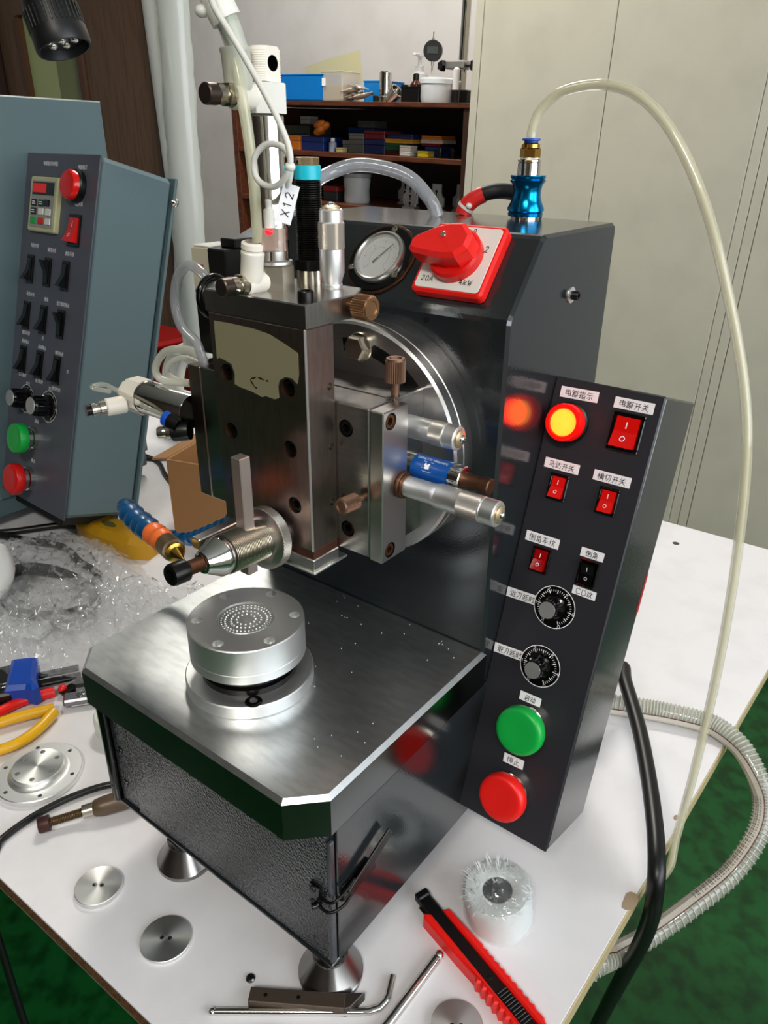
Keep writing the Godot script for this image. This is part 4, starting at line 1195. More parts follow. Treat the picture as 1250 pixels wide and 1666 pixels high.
func machine() -> void:
	var o := thing("turning_machine", "dark grey benchtop turning machine with steel slides and a leaning switch panel", "machine", at(0.125, T, -0.18))
	var screw_head := cap_screw(0.0052, 0.006)
	# --- base box on four feet
	var bb := part(o, "base_box", MB.new().box(Vector3(0.004, -0.158, -0.36), Vector3(0.2475, -0.032, -0.0235), 0.0015).mesh(), mat.paint)
	part(bb, "box_floor", MB.new().box(Vector3(0.001, -0.161, -0.362), Vector3(0.249, -0.158, -0.0185), 0.0006).mesh(), mat.paint)
	part(bb, "side_wall", MB.new().box(Vector3(0.2477, -0.1575, -0.36), Vector3(0.2500, -0.0325, -0.0255), 0.0006).mesh(), mat.paint)
	part(bb, "door", MB.new().box(Vector3(0.0325, -0.1572, -0.0235), Vector3(0.2462, -0.0345, -0.0197), 0.0007).mesh(), mat.paint_orange, Transform3D(), "hinged front door with lumpy paint")
	part(bb, "door_edge", MB.new().box(Vector3(0.2464, -0.1572, -0.0240), Vector3(0.2496, -0.0400, -0.0192), 0.0007).mesh(), sm(0.22, 0.23, 0.25, 0.22), Transform3D())
	part(bb, "hinge_leaf", MB.new().box(Vector3(0.0085, -0.1560, -0.0235), Vector3(0.0310, -0.0420, -0.0208), 0.0006).mesh(), mat.paint_orange)
	part(bb, "hinge_pin", MB.new().lathe([Vector2(0, -0.1585), Vector2(0.0042, -0.1585), Vector2(0.0046, -0.157), Vector2(0.0046, -0.141), Vector2(0.0040, -0.1405), Vector2(0.0046, -0.140), Vector2(0.0046, -0.040)], 18).mesh(), mat.black_gloss, at(0.0030, 0, -0.0195))
	for y in [-0.062, -0.098, -0.134]:
		var hs := MB.new()
		hs.xf = aim(Vector3(0.0165, y, -0.0210), Vector3.BACK)
		hs.lathe([Vector2(0.0034, 0), Vector2(0.0030, 0.0012), Vector2(0.0014, 0.0014), Vector2(0.0012, 0.0006), Vector2(0, 0.0006)], 16)
		part(bb, "hinge_screw", hs.mesh(), mat.black_gloss)
	# the toggle latch across the right front corner
	var lt := MB.new()
	lt.box(Vector3(0.2500, -0.1010, -0.0560), Vector3(0.2512, -0.0860, -0.0280), 0.0004)
	lt.box(Vector3(0.2515, -0.0955, -0.0600), Vector3(0.2550, -0.0900, -0.0260), 0.0008)
	part(bb, "latch", lt.mesh(), mat.oxide, at(0, 0, 0))
	var lv := MB.new()
	lv.xf = Transform3D(Basis(Vector3.RIGHT, 0.40), Vector3(0.2555, -0.0850, -0.0480))
	lv.box(Vector3(-0.0012, -0.0045, -0.0300), Vector3(0.0006, 0.0045, 0.0180), 0.0005)
	part(bb, "latch_lever", lv.mesh(), mat.oxide)
	part(bb, "latch_loop", MB.new().tube(curve([Vector3(0.2545, -0.0845, -0.0375), Vector3(0.2545, -0.0870, -0.0260), Vector3(0.2510, -0.0905, -0.0175), Vector3(0.2410, -0.0930, -0.0170), Vector3(0.2395, -0.1000, -0.0170), Vector3(0.2490, -0.1015, -0.0175), Vector3(0.2545, -0.0985, -0.0260), Vector3(0.2545, -0.0950, -0.0350)], 6), 0.0011, 8).mesh(), mat.oxide)
	part(bb, "latch_hook", MB.new().box(Vector3(0.2310, -0.1080, -0.0197), Vector3(0.2400, -0.0860, -0.0180), 0.0005).tube([Vector3(0.2390, -0.0985, -0.0185), Vector3(0.2400, -0.0985, -0.0140), Vector3(0.2380, -0.0985, -0.0120)], 0.0022, 8).mesh(), mat.black_gloss)
	for y in [-0.0905, -0.1035]:
		var hs := MB.new()
		hs.xf = aim(Vector3(0.2340, y, -0.0182), Vector3.BACK)
		hs.lathe([Vector2(0.0030, 0), Vector2(0.0026, 0.001), Vector2(0, 0.0012)], 14)
		part(bb, "latch_screw", hs.mesh(), mat.black)
	var foot := MB.new().lathe([Vector2(0, 0), Vector2(0.0238, 0), Vector2(0.0245, 0.0012), Vector2(0.0245, 0.0048), Vector2(0.0238, 0.0056), Vector2(0.0132, 0.0232), Vector2(0.0124, 0.0236), Vector2(0.0122, 0.0240), Vector2(0.0, 0.0240)], 48, 20.0).mesh()
	var stem := MB.new().lathe(thread(0.0095, 0.024, 0.052, 0.0016, 0.0009), 20).lathe([Vector2(0.0135, 0.024), Vector2(0.0135, 0.0300), Vector2(0.0095, 0.031)], 6).mesh()
	for p in [Vector2(0.228, -0.0395), Vector2(0.0615, -0.0385), Vector2(0.228, -0.335), Vector2(0.03, -0.335)]:
		var ft := part(o, "foot", foot, mat.foot, at(p.x, T, p.y))
		part(ft, "stem", stem, mat.oxide, at(p.x, T, p.y))
	# --- base plate
	var c := 0.0210
	var bp := PackedVector2Array([Vector2(c, 0), Vector2(0.25 - c, 0), Vector2(0.25, c), Vector2(0.25, 0.206), Vector2(0, 0.206), Vector2(0, c)])
	var pxf := Transform3D(Basis(Vector3.RIGHT, -PI / 2), Vector3.ZERO)
	var bpl := part(o, "base_plate", multi([MB.new().prism(bp, -0.0324, 0.0, 0.0030, false, true, 2), MB.new().prism(bp, -0.0324, 0.0, 0.0030, false, true, 1)]), [mat.plate, mat.plate_edge], pxf, "scuffed bare steel base plate")
	var chips := MB.new()
	for k in 46:
		var p := Vector3(rng.randf_range(0.10, 0.245), 0.0002, rng.randf_range(-0.20, -0.04))
		if Vector2(p.x - 0.1283, p.z + 0.0715).length() < 0.048:
			continue
		chips.xf = Transform3D(Basis(Vector3.UP, rng.randf() * 3.0), p)
		chips.box(Vector3(-0.0002, -0.0002, -0.00015), Vector3(rng.randf_range(0.0001, 0.0005), 0.0002, 0.00015), 0)
	part(bpl, "metal_swarf", chips.mesh(), sm(0.92, 0.92, 0.92, 0.5, 0.0), Transform3D(), "tiny bright metal chips").set_meta("kind", "stuff")
	# --- chuck
	var ch := Vector3(0.1283, 0, -0.0715)
	var cu := part(o, "chuck_flange", MB.new().lathe([Vector2(0.0458, 0), Vector2(0.0464, 0.0006), Vector2(0.0464, 0.0096), Vector2(0.0456, 0.0104), Vector2(0.030, 0.0104)], 64).mesh(), mat.alu_turned, at(ch.x, 0, ch.z))
	for k in 3:
		var a := 0.70 + TAU * k / 3
		var p: Vector3 = ch + Vector3(cos(a) * 0.0403, 0.0088, sin(a) * 0.0403)
		part(cu, "flange_screw", cap_screw(0.0054, 0.0026), mat.black_gloss, at(p.x, p.y, p.z))
		part(cu, "screw_seat", MB.new().lathe([Vector2(0.0062, 0.0014), Vector2(0.0060, 0.0018), Vector2(0.0050, 0.0018)], 24).mesh(), mat.hole, at(p.x, p.y, p.z))
	part(cu, "spindle_neck", MB.new().lathe([Vector2(0.0345, 0.0104), Vector2(0.0345, 0.0150), Vector2(0.0315, 0.0155), Vector2(0.0315, 0.0195), Vector2(0.0360, 0.0200), Vector2(0.0360, 0.0250)], 48).mesh(), mat.oxide, at(ch.x, 0, ch.z))
	var disc := MB.new().lathe([Vector2(0.0, 0.0280), Vector2(0.0406, 0.0280), Vector2(0.0406, 0.0526), Vector2(0.0, 0.0526)], 64).mesh()
	var wallm := MB.new().lathe([Vector2(0.0300, 0.0249), Vector2(0.0405, 0.0249), Vector2(0.0413, 0.0256), Vector2(0.0413, 0.0322), Vector2(0.04105, 0.0325), Vector2(0.0413, 0.0328), Vector2(0.0413, 0.0519), Vector2(0.0406, 0.0526)], 72, 20.0)
	var hl := []
	for k in 6:
		var a := 0.28 + TAU * k / 6
		hl.append([ch + Vector3(cos(a) * 0.0342, 0.0526, sin(a) * 0.0342), Vector3.UP, 0.0039, 0.006])
	hl.append([ch + Vector3(0, 0.0526, 0), Vector3.UP, 0.0205, 0.0022])
	for h in hl:
		h[0] -= ch
	var cd := part(o, "chuck_disc", joined(drilled(disc, mat.alu_turned, hl), wallm, mat.alu_turned), null, at(ch.x, 0, ch.z))
	var dots := MB.new().lathe([Vector2(0.0203, 0.0504), Vector2(0.0188, 0.0519), Vector2(0.0160, 0.0508), Vector2(0.0125, 0.0512), Vector2(0.0115, 0.0507), Vector2(0.006, 0.0508), Vector2(0.0032, 0.0514), Vector2(0, 0.0514)], 48, 60.0)
	for q in [[0.0176, 40], [0.0148, 34], [0.0105, 22], [0.0066, 12]]:
		for k in q[1]:
			var a: float = TAU * (k + 0.13 * q[1]) / q[1]
			dots.ball(Vector3(cos(a) * q[0], 0.0510, sin(a) * q[0]), Vector3(0.00085, 0.0010, 0.00085), 8, 4, 0.0)
	part(cd, "dimpled_centre", dots.mesh(), mat.alu, at(ch.x, 0, ch.z), "dimpled round centre of the chuck")
	# --- column
	var cp := PackedVector2Array([Vector2(0.2044, -0.155), Vector2(0.2044, 0.2520), Vector2(0.2052, 0.2552), Vector2(0.2072, 0.2582), Vector2(0.2405, 0.3006), Vector2(0.2430, 0.3026), Vector2(0.2462, 0.3033), Vector2(0.3575, 0.3033), Vector2(0.3604, 0.3020), Vector2(0.3615, 0.2990), Vector2(0.3615, -0.155)])
	var cm := MB.new()
	cm.xf = Transform3D(Basis(Vector3(0, 0, -1), Vector3(0, 1, 0), Vector3(1, 0, 0)), Vector3.ZERO)
	cm.prism(cp, 0.0114, 0.2478, 0.0022)
	var col := part(o, "column", cm.mesh(), mat.paint)
	var sb := aim(Vector3(0.2478, 0.2594, -0.2925), Vector3.RIGHT)
	part(col, "side_washer", MB.new().lathe([Vector2(0.0058, 0), Vector2(0.0057, 0.0010), Vector2(0.0030, 0.0012)], 24).mesh(), mat.alu_turned, sb)
	part(col, "side_bolt", cap_screw(0.0031, 0.0062), mat.black, sb)
	part(col, "small_hole", MB.new().lathe([Vector2(0.0022, 0), Vector2(0.0021, 0.0003), Vector2(0, 0.0003)], 16).mesh(), mat.hole, aim(Vector3(0.1845, 0.2475, -0.2043), Vector3.BACK))
	# --- gauge and main switch on the sloping face
	var ang := 0.6773                                    # tilt of the slope from upright
	var sl := Transform3D(Basis(Vector3.RIGHT, -ang), Vector3(0, 0.25584, -0.20436))       # local y runs up the slope
	var g0 := sl * at(0.1300, 0.0312, 0.0)
	var rim := PackedVector2Array()
	for k in 60:
		rim.append(Vector2.from_angle(TAU * k / 60) * (0.0282 + rng.randf_range(-0.0007, 0.0004)))
	var ga := part(o, "pressure_gauge", MB.new().prism(rim, 0.0, 0.0012, 0.0003).mesh(), mat.rusty, g0, "round pressure gauge with a worn black flange")
	part(ga, "flange", MB.new().prism(circle(0.0262, 48), 0.001, 0.0022, 0.0004, true).mesh(), mat.black_gloss, g0)
	var bz := MB.new().lathe([Vector2(0.0205, 0.002), Vector2(0.0205, 0.0040), Vector2(0.0198, 0.0054), Vector2(0.0184, 0.0058), Vector2(0.0172, 0.0052), Vector2(0.0166, 0.0030)], 56, 40.0)
	part(ga, "bezel", bz.mesh(), sm(0.80, 0.79, 0.77, 0.26, 0.9), g0 * aim(Vector3.ZERO, Vector3.BACK))
	var dl := MB.new().prism(circle(0.0168, 40), 0.0018, 0.0028, 0.0)
	var ink := MB.new()
	var gf := func(p: Vector2): return Vector3(p.x, p.y, 0.0030)
	for k in 31:
		var u := Vector2.from_angle(PI * 1.25 - PI * 1.5 * k / 30.0)
		var e := Vector2(-u.y, u.x) * 0.00010 * (2.0 if k % 5 == 0 else 1.0)
		var r0 := 0.0118 if k % 5 == 0 else 0.0130
		ink.quad(gf.call(u * r0 - e), gf.call(u * 0.0142 - e), gf.call(u * 0.0142 + e), gf.call(u * r0 + e))
		if k % 10 == 0:
			write(ink, str(k / 10 * 2 if k < 30 else 1), u * 0.0100 + Vector2(-0.0008, 0.0010), Vector2(0.0016, 0.0020), 0, 0.00022, gf)
		if k < 30:
			var w := Vector2.from_angle(PI * 1.25 - PI * 1.5 * (k + 1) / 30.0)
			ink.quad(gf.call(w * 0.0080), gf.call(w * 0.0082), gf.call(u * 0.0082), gf.call(u * 0.0080))
	part(ga, "dial", multi([dl, ink]), [sm(0.80, 0.80, 0.79, 0.5), sm(0.42, 0.42, 0.42, 0.6)], g0)
	var nd := MB.new()
	nd.prism(PackedVector2Array([Vector2(-0.006, -0.0009), Vector2(-0.0025, -0.0004), Vector2(0.0135, -0.00015), Vector2(0.0135, 0.00015), Vector2(-0.0025, 0.0004), Vector2(-0.006, 0.0009)]), 0.0034, 0.0038)
	part(ga, "needle", nd.mesh(), sm(0.25, 0.25, 0.25, 0.5), g0 * Transform3D(Basis(Vector3.BACK, 0.95), Vector3.ZERO))
	part(ga, "needle_hub", MB.new().ball(Vector3(0, 0, 0.0038), Vector3(0.0011, 0.0011, 0.0006), 12, 5).mesh(), mat.chrome, g0)
	part(ga, "glass", MB.new().prism(circle(0.0170, 40), 0.0045, 0.0050, 0.0, true).mesh(), mat.glass, g0)
	for a in [1.45, 3.60, 5.72]:
		var p := Vector2.from_angle(a) * 0.0232
		part(ga, "flange_screw", cap_screw(0.0023, 0.0016), mat.nickel, g0 * aim(Vector3(p.x, p.y, 0.0021), Vector3.BACK))
	var s0 := sl * at(0.1975, 0.0342, 0.0)
	var rs := part(o, "main_switch", MB.new().prism(round_rect(-0.0278, -0.0262, 0.0278, 0.0262, 0.0040), 0.0, 0.0075, 0.0016).mesh(), mat.red_bright, s0, "red rotary main switch")
	var plate := MB.new().prism(round_rect(-0.0250, -0.0235, 0.0250, 0.0235, 0.0028), 0.007, 0.0079, 0.0002)
	ink = MB.new()
	var pf := func(p: Vector2): return Vector3(p.x, p.y, 0.0082)
	write(ink, "20A", Vector2(-0.0215, -0.0150), Vector2(0.0026, 0.0038), 0.0034, 0.00045, pf)
	write(ink, "4kW", Vector2(0.0085, -0.0150), Vector2(0.0026, 0.0038), 0.0034, 0.00045, pf)
	write(ink, "2", Vector2(0.0172, 0.0105), Vector2(0.0028, 0.0044), 0.0, 0.0005, pf)
	write(ink, "0", Vector2(0.0035, 0.0222), Vector2(0.0022, 0.0034), 0.0, 0.0005, pf)
	part(rs, "legend_plate", multi([plate, ink]), [mat.white, mat.ink], s0, "white plate printed 20A and 4kW")
	var kb := MB.new().prism(circle(0.0185, 40), 0.0079, 0.0155, 0.0016, true)
	part(rs, "knob_base", kb.mesh(), mat.red, s0)
	var kp := PackedVector2Array()
	for q in [[-0.0265, -0.0058], [-0.0262, 0.0020], [-0.0235, 0.0045], [-0.012, 0.0098], [0.0, 0.0128], [0.010, 0.0125], [0.0185, 0.0030], [0.0172, -0.0062], [0.010, -0.0125], [0.0, -0.0128], [-0.012, -0.0108], [-0.0235, -0.0082]]:
		kp.append(Vector2(q[0], q[1]))
	part(rs, "knob", MB.new().prism(kp, 0.0150, 0.0285, 0.0026).mesh(), mat.red_bright, s0 * Transform3D(Basis(Vector3.BACK, 0.10), Vector3(-0.001, 0.001, 0)))
	part(rs, "knob_screw", cap_screw(0.0021, 0.0008), mat.nickel, s0 * aim(Vector3(-0.003, 0.0035, 0.0285), Vector3.BACK))
	# --- swivel disc on the column
	var sd := face(Vector3(0.1385, 0.1548, -0.2044), Vector3.BACK)
	var dm := MB.new()
	dm.xf = Transform3D(Basis(Vector3.RIGHT, PI / 2), Vector3.ZERO)
	dm.lathe([Vector2(0.0885, 0), Vector2(0.0885, 0.0105), Vector2(0.0878, 0.0112), Vector2(0.0885, 0.0119), Vector2(0.0885, 0.0195), Vector2(0.0868, 0.0212), Vector2(0.0, 0.0212)], 96, 20.0)
	var sw := part(o, "swivel_disc", dm.mesh(), mat.steel_side, sd)
	var arc := PackedVector2Array()
	for k in 15:
		arc.append(Vector2.from_angle(lerpf(1.72, 0.72, k / 14.0)) * 0.0770)
	for k in 15:
		arc.append(Vector2.from_angle(lerpf(0.72, 1.72, k / 14.0)) * 0.0680)
	part(sw, "curved_slot", MB.new().prism(arc, 0.0205, 0.0215, 0.0).mesh(), mat.hole, sd, "dark curved slot")
	var hb := aim(Vector3(0.1455, 0.2275, -0.1832), Vector3.BACK)
	part(sw, "clamp_washer", MB.new().lathe([Vector2(0.0105, 0), Vector2(0.0105, 0.0034), Vector2(0.0098, 0.0040), Vector2(0.006, 0.0040)], 32).mesh(), mat.nickel, hb)
	part(sw, "clamp_bolt", hex_bolt(0.0092, 0.0105), mat.nickel, hb)
	# --- cross slide
	var zf := -0.1233
	var body := MB.new().box(Vector3(0.0406, 0.1024, -0.1490), Vector3(0.1985, 0.2076, zf), 0.0008).mesh()
	var cs := part(o, "cross_slide", drilled(body, mat.steel, [[Vector3(0.1797, 0.1911, zf), Vector3.BACK, 0.0058, 0.0065, mat.hole], [Vector3(0.1801, 0.1190, zf), Vector3.BACK, 0.0058, 0.0065, mat.hole]]), null)
	part(cs, "rear_rail", MB.new().box(Vector3(0.0400, 0.1020, -0.1835), Vector3(0.1990, 0.2078, -0.1495), 0.0008).mesh(), mat.steel)
	part(cs, "rail_screw", screw_head, mat.oxide, aim(Vector3(0.1797, 0.1911, zf - 0.0062), Vector3.BACK))
	part(cs, "rail_screw", screw_head, mat.oxide, aim(Vector3(0.1801, 0.1190, zf - 0.0062), Vector3.BACK))
	part(cs, "front_thumb_screw", thumb_screw(0.0056, 0.0140, 0.0060), mat.bronze, aim(Vector3(0.1926, 0.1455, zf), Vector3(-0.08, 0.02, 1)))
	part(cs, "top_thumb_screw", thumb_screw(0.0068, 0.0155, 0.0085), mat.bronze, at(0.1925, 0.2078, -0.1585))
	var er := MB.new().box(Vector3(0.1990, 0.1012, -0.1500), Vector3(0.2098, 0.2072, zf), 0.0007).mesh()
	var pl := part(o, "end_plate", drilled(er, mat.steel_side, [[Vector3(0.2098, 0.2000, -0.1312), Vector3.RIGHT, 0.0056, 0.006, mat.bronze], [Vector3(0.2098, 0.1088, -0.1320), Vector3.RIGHT, 0.0056, 0.006, mat.hole]]), null)
	part(pl, "plate_screw", cap_screw(0.0048, 0.0050), mat.rusty, aim(Vector3(0.2042, 0.2000, -0.1312), Vector3.RIGHT))
	part(pl, "plate_screw", cap_screw(0.0048, 0.0050), mat.rusty, aim(Vector3(0.2042, 0.1088, -0.1320), Vector3.RIGHT))
	var elm := MB.new().box(Vector3(0.0264, 0.1024, -0.1500), Vector3(0.0402, 0.2072, zf), 0.0007).box(Vector3(0.0264, 0.1024, -0.1835), Vector3(0.0398, 0.2072, -0.1505), 0.0007).mesh()
	part(o, "left_end_plate", elm, mat.steel_reflect_tint)
	# micrometers on the right
	micrometer(o, "micrometer", aim(Vector3(0.1990, 0.1862, -0.1641), Vector3.RIGHT), [Vector2(0.0074, 0), Vector2(0.0076, 0.0005), Vector2(0.0076, 0.0208), Vector2(0.0080, 0.0212), Vector2(0.0080, 0.0315), Vector2(0.0076, 0.0320), Vector2(0.0080, 0.0325), Vector2(0.0080, 0.0402), Vector2(0.0074, 0.0408), Vector2(0, 0.0408)], 0.0210, 0.0316, 0.0082, 0.0408, 0.0062)
	micrometer(o, "micrometer", aim(Vector3(0.2098, 0.1530, -0.1441), Vector3.RIGHT), [Vector2(0.0070, 0), Vector2(0.0070, 0.0250), Vector2(0.0080, 0.0290), Vector2(0.0083, 0.0300), Vector2(0.0083, 0.0625), Vector2(0.0079, 0.0630), Vector2(0.0083, 0.0635), Vector2(0.0083, 0.0722), Vector2(0.0077, 0.0730), Vector2(0, 0.0730)], 0.0460, 0.0622, 0.00845, 0.0730, 0.0060)
	part(o, "micrometer_nut", MB.new().lathe([Vector2(0.0082, 0), Vector2(0.0092, 0.0006), Vector2(0.0092, 0.0022), Vector2(0.0080, 0.0030), Vector2(0.0088, 0.0036), Vector2(0.0084, 0.0046), Vector2(0.0070, 0.0048)], 32).mesh(), mat.rusty, aim(Vector3(0.2098, 0.1530, -0.1441), Vector3.RIGHT))
	# the blue-sleeved damper between them
	var bx := aim(Vector3(0.2000, 0.1605, -0.1615), Vector3.RIGHT)
	var dp := part(o, "damper", MB.new().lathe([Vector2(0.0088, 0), Vector2(0.0088, 0.0100), Vector2(0.0085, 0.0384), Vector2(0.0088, 0.0386), Vector2(0.0088, 0.0466), Vector2(0.0082, 0.0472), Vector2(0.0058, 0.0472)], 40).mesh(), mat.chrome, bx)
	var sl2 := MB.new().lathe([Vector2(0.0089, 0.0098), Vector2(0.0089, 0.0386)], 48)
	ink = MB.new()
	var wrap := func(p: Vector2) -> Vector3:            # p.x along the axis, p.y round the barrel, 0 at the side that faces the bench front
		var a: float = p.y / 0.0089
		return Vector3(0.00905 * sin(a), p.x, 0.00905 * cos(a))
	var flip := func(p: Vector2) -> Vector3: return wrap.call(Vector2(p.x, p.y))
	# local x points down, y along the axis, z to the front (see aim)
	var up2 := func(p: Vector2) -> Vector3: return wrap.call(Vector2(p.x, -p.y))
	write(ink, "CAPACITY", Vector2(0.0128, 0.0118), Vector2(0.0011, 0.0016), 0.0014, 0.00022, up2)
	write(ink, "1000", Vector2(0.0246, 0.0118), Vector2(0.0011, 0.0016), 0.0014, 0.00022, up2)
	write(ink, "CAPS", Vector2(0.0306, 0.0118), Vector2(0.0011, 0.0016), 0.0014, 0.00022, up2)
	# white emblem: a little seated animal with a curled tail between corner brackets
	for q in [[0.0000, 0.0000, 0.0016, 0.0013], [0.0010, 0.0013, 0.0009, 0.0008], [-0.0006, -0.0012, 0.0016, 0.0007], [-0.0016, 0.0010, 0.0007, 0.0013], [0.0012, -0.0009, 0.0006, 0.0008]]:
		for k in 12:
			var p0 := Vector2.from_angle(TAU * k / 12)
			var p1 := Vector2.from_angle(TAU * (k + 1) / 12)
			var cc := Vector2(0.0225 + q[0], 0.0055 + q[1])
			ink.quad(up2.call(cc), up2.call(cc + p0 * Vector2(q[2], q[3])), up2.call(cc + (p0 + p1) * 0.5 * Vector2(q[2], q[3])), up2.call(cc + p1 * Vector2(q[2], q[3])))
	for q in [[0.0188, 0.0087, 0.0212, 0.0089], [0.0188, 0.0037, 0.0190, 0.0089], [0.0262, 0.0020, 0.0264, 0.0089], [0.0240, 0.0087, 0.0264, 0.0089], [0.0196, 0.0020, 0.0264, 0.0022]]:
		ink.quad(up2.call(Vector2(q[0], q[1])), up2.call(Vector2(q[2], q[1])), up2.call(Vector2(q[2], q[3])), up2.call(Vector2(q[0], q[3])))
	part(dp, "blue_label", multi([sl2, ink]), [mat.label_blue, mat.white_paper], bx, "blue printed sleeve")
	var tk := MB.new()
	for k in 9:
		tk.quad(wrap.call(Vector2(0.0405, -0.0075 + k * 0.0022)), wrap.call(Vector2(0.0440, -0.0075 + k * 0.0022)), wrap.call(Vector2(0.0440, -0.0071 + k * 0.0022)), wrap.call(Vector2(0.0405, -0.0071 + k * 0.0022)))
	part(dp, "scale_marks", tk.mesh(), mat.ink, bx)
	part(dp, "adjuster", MB.new().lathe([Vector2(0.0060, 0.0470), Vector2(0.0055, 0.0478), Vector2(0.0048, 0.0540), Vector2(0.0048, 0.0600), Vector2(0.0056, 0.0605), Vector2(0.0058, 0.0660), Vector2(0.0050, 0.0668), Vector2(0, 0.0668)], 8).mesh(), mat.rusty, bx)
	# --- vertical slide
	var zv := -0.0970
	var vs := MB.new().box(Vector3(0.0866, 0.1085, -0.1232), Vector3(0.1716, 0.2575, zv), 0.0010).mesh()
	var holes := []
	for q in [[0.1003, 0.2194], [0.1559, 0.2191], [0.1002, 0.1788], [0.1549, 0.1787], [0.1569, 0.1396], [0.1003, 0.1396]]:
		holes.append([Vector3(q[0], q[1], zv), Vector3.BACK, 0.0058, 0.0085, mat.rusty])
	for y in [0.2186, 0.1784, 0.1387]:
		holes.append([Vector3(0.1716, y, -0.1178), Vector3.RIGHT, 0.0024, 0.005, mat.nickel])
	var ve := part(o, "vertical_slide", drilled(vs, mat.steel_reflect_tint, holes), null)
	for i in 6:
		var p: Vector3 = holes[i][0]
		part(ve, "slide_screw", screw_head, mat.oxide, aim(p + Vector3(0, 0, -0.0078), Vector3.BACK))
	part(ve, "corner_edge", MB.new().box(Vector3(0.1702, 0.1086, -0.0985), Vector3(0.1722, 0.2574, -0.0964), 0.0008).mesh(), sm(0.62, 0.60, 0.585, 0.5, 0.8), Transform3D(), "bright scraped corner edge")
	part(ve, "wear_strip", MB.new().box(Vector3(0.0870, 0.1022, -0.1230), Vector3(0.1712, 0.1087, -0.0985), 0.0004).mesh(), mat.rust_strip)
	part(ve, "end_cap", MB.new().box(Vector3(0.0868, 0.0942, -0.1230), Vector3(0.1722, 0.1026, -0.0970), 0.0006).mesh(), mat.steel_side)
	part(ve, "bottom_lip", MB.new().box(Vector3(0.0858, 0.0922, -0.1300), Vector3(0.1740, 0.0942, -0.0955), 0.0005).mesh(), mat.alu)
	var film := PackedVector2Array()
	for q in [[0.0925, 0.2521], [0.1060, 0.2524], [0.1282, 0.2520], [0.1420, 0.2505], [0.1540, 0.2466], [0.1655, 0.2425], [0.1655, 0.2290], [0.1640, 0.2235], [0.1600, 0.2262], [0.1545, 0.2262], [0.1490, 0.2230], [0.1470, 0.2180], [0.1475, 0.2115], [0.1440, 0.2098], [0.1360, 0.2105], [0.1330, 0.2090], [0.1230, 0.2110], [0.1130, 0.2118], [0.1075, 0.2130], [0.1085, 0.2200], [0.1060, 0.2260], [0.1000, 0.2275], [0.0950, 0.2285], [0.0922, 0.2270]]:
		film.append(Vector2(q[0], q[1]))
	part(ve, "film", MB.new().prism(film, zv + 0.0001, zv + 0.00045, 0.0).mesh(), mat.film, Transform3D(), "torn olive protective film")
	var tear := MB.new()
	for q in [[0.1235, 0.2195, 0.1285, 0.2212], [0.1300, 0.2216, 0.1355, 0.2208], [0.1370, 0.2208, 0.1395, 0.2206], [0.1228, 0.2188, 0.1262, 0.2148], [0.1262, 0.2148, 0.1290, 0.2140]]:
		var a := Vector2(q[0], q[1])
		var b := Vector2(q[2], q[3])
		var e := Vector2(-(b - a).y, (b - a).x).normalized() * 0.0007
		tear.prism(PackedVector2Array([a - e * 0.3, a.lerp(b, 0.4) - e, b - e * 0.2, b + e * 0.3, a.lerp(b, 0.6) + e, a + e * 0.4]), zv + 0.0004, zv + 0.0006)
	part(ve, "film_tear", tear.mesh(), mat.rusty)
	# cap plate on top of it, with the cylinder, the damper and the micrometer
	var tp := PackedVector2Array([Vector2(0.0852, 0.0970), Vector2(0.1726, 0.0970), Vector2(0.1726, 0.1440), Vector2(0.1600, 0.1640), Vector2(0.0990, 0.1640), Vector2(0.0852, 0.1480)])
	var cap := part(o, "cap_plate", MB.new().prism(tp, 0.2576, 0.2714, 0.0008).mesh(), mat.steel, Transform3D(Basis(Vector3.RIGHT, -PI / 2), Vector3.ZERO))
	part(cap, "cap_screw", cap_screw(0.0050, 0.0060), mat.oxide, at(0.1634, 0.2714, -0.1075))
	part(cap, "side_thumb_screw", thumb_screw(0.0078, 0.0115, 0.0055), mat.bronze_gold, aim(Vector3(0.1712, 0.2650, -0.1400), Vector3.RIGHT))
	var kx := aim(Vector3(0.0855, 0.2625, -0.1150), Vector3.LEFT)
	part(cap, "pulley_stub", MB.new().lathe([Vector2(0.0105, 0), Vector2(0.0105, 0.0150), Vector2(0.0098, 0.0158), Vector2(0, 0.0158)], 32).mesh(), mat.alu, kx)
	var orr := MB.new()
	var ring := []
	for k in 33:
		ring.append(Vector3(cos(TAU * k / 32) * 0.0128, 0.0120, sin(TAU * k / 32) * 0.0128))
	orr.tube(ring, 0.0024, 10, false)
	part(cap, "rubber_ring", orr.mesh(), mat.black_gloss, kx)
	# --- air cylinder standing on the cap plate
	var ax := at(0.1172, 0, -0.1285)
	var ac := part(o, "air_cylinder", MB.new().lathe([Vector2(0.0095, 0.2885), Vector2(0.0104, 0.2890), Vector2(0.0104, 0.3690), Vector2(0.0098, 0.3698)], 40).mesh(), mat.chrome, ax)
	var hx := MB.new()
	hx.xf = Transform3D(Basis(Vector3.RIGHT, -PI / 2), Vector3.ZERO)
	hx.prism(circle(0.0136, 8, Vector2.ZERO, PI / 8), 0.2714, 0.2862, 0.0008)
	part(ac, "lower_head", hx.mesh(), mat.nickel, ax)
	part(ac, "lower_ring", MB.new().lathe([Vector2(0.0112, 0.2860), Vector2(0.0120, 0.2864), Vector2(0.0120, 0.2882), Vector2(0.0104, 0.2890)], 40).mesh(), mat.alu, ax)
	hx = MB.new()
	hx.xf = Transform3D(Basis(Vector3.RIGHT, -PI / 2), Vector3.ZERO)
	hx.prism(circle(0.0132, 8, Vector2.ZERO, PI / 8), 0.3705, 0.3862, 0.0008)
	part(ac, "upper_head", hx.mesh(), mat.white, ax)
	var stp := thread(0.0100, 0.3866, 0.4030, 0.00115, 0.0006)
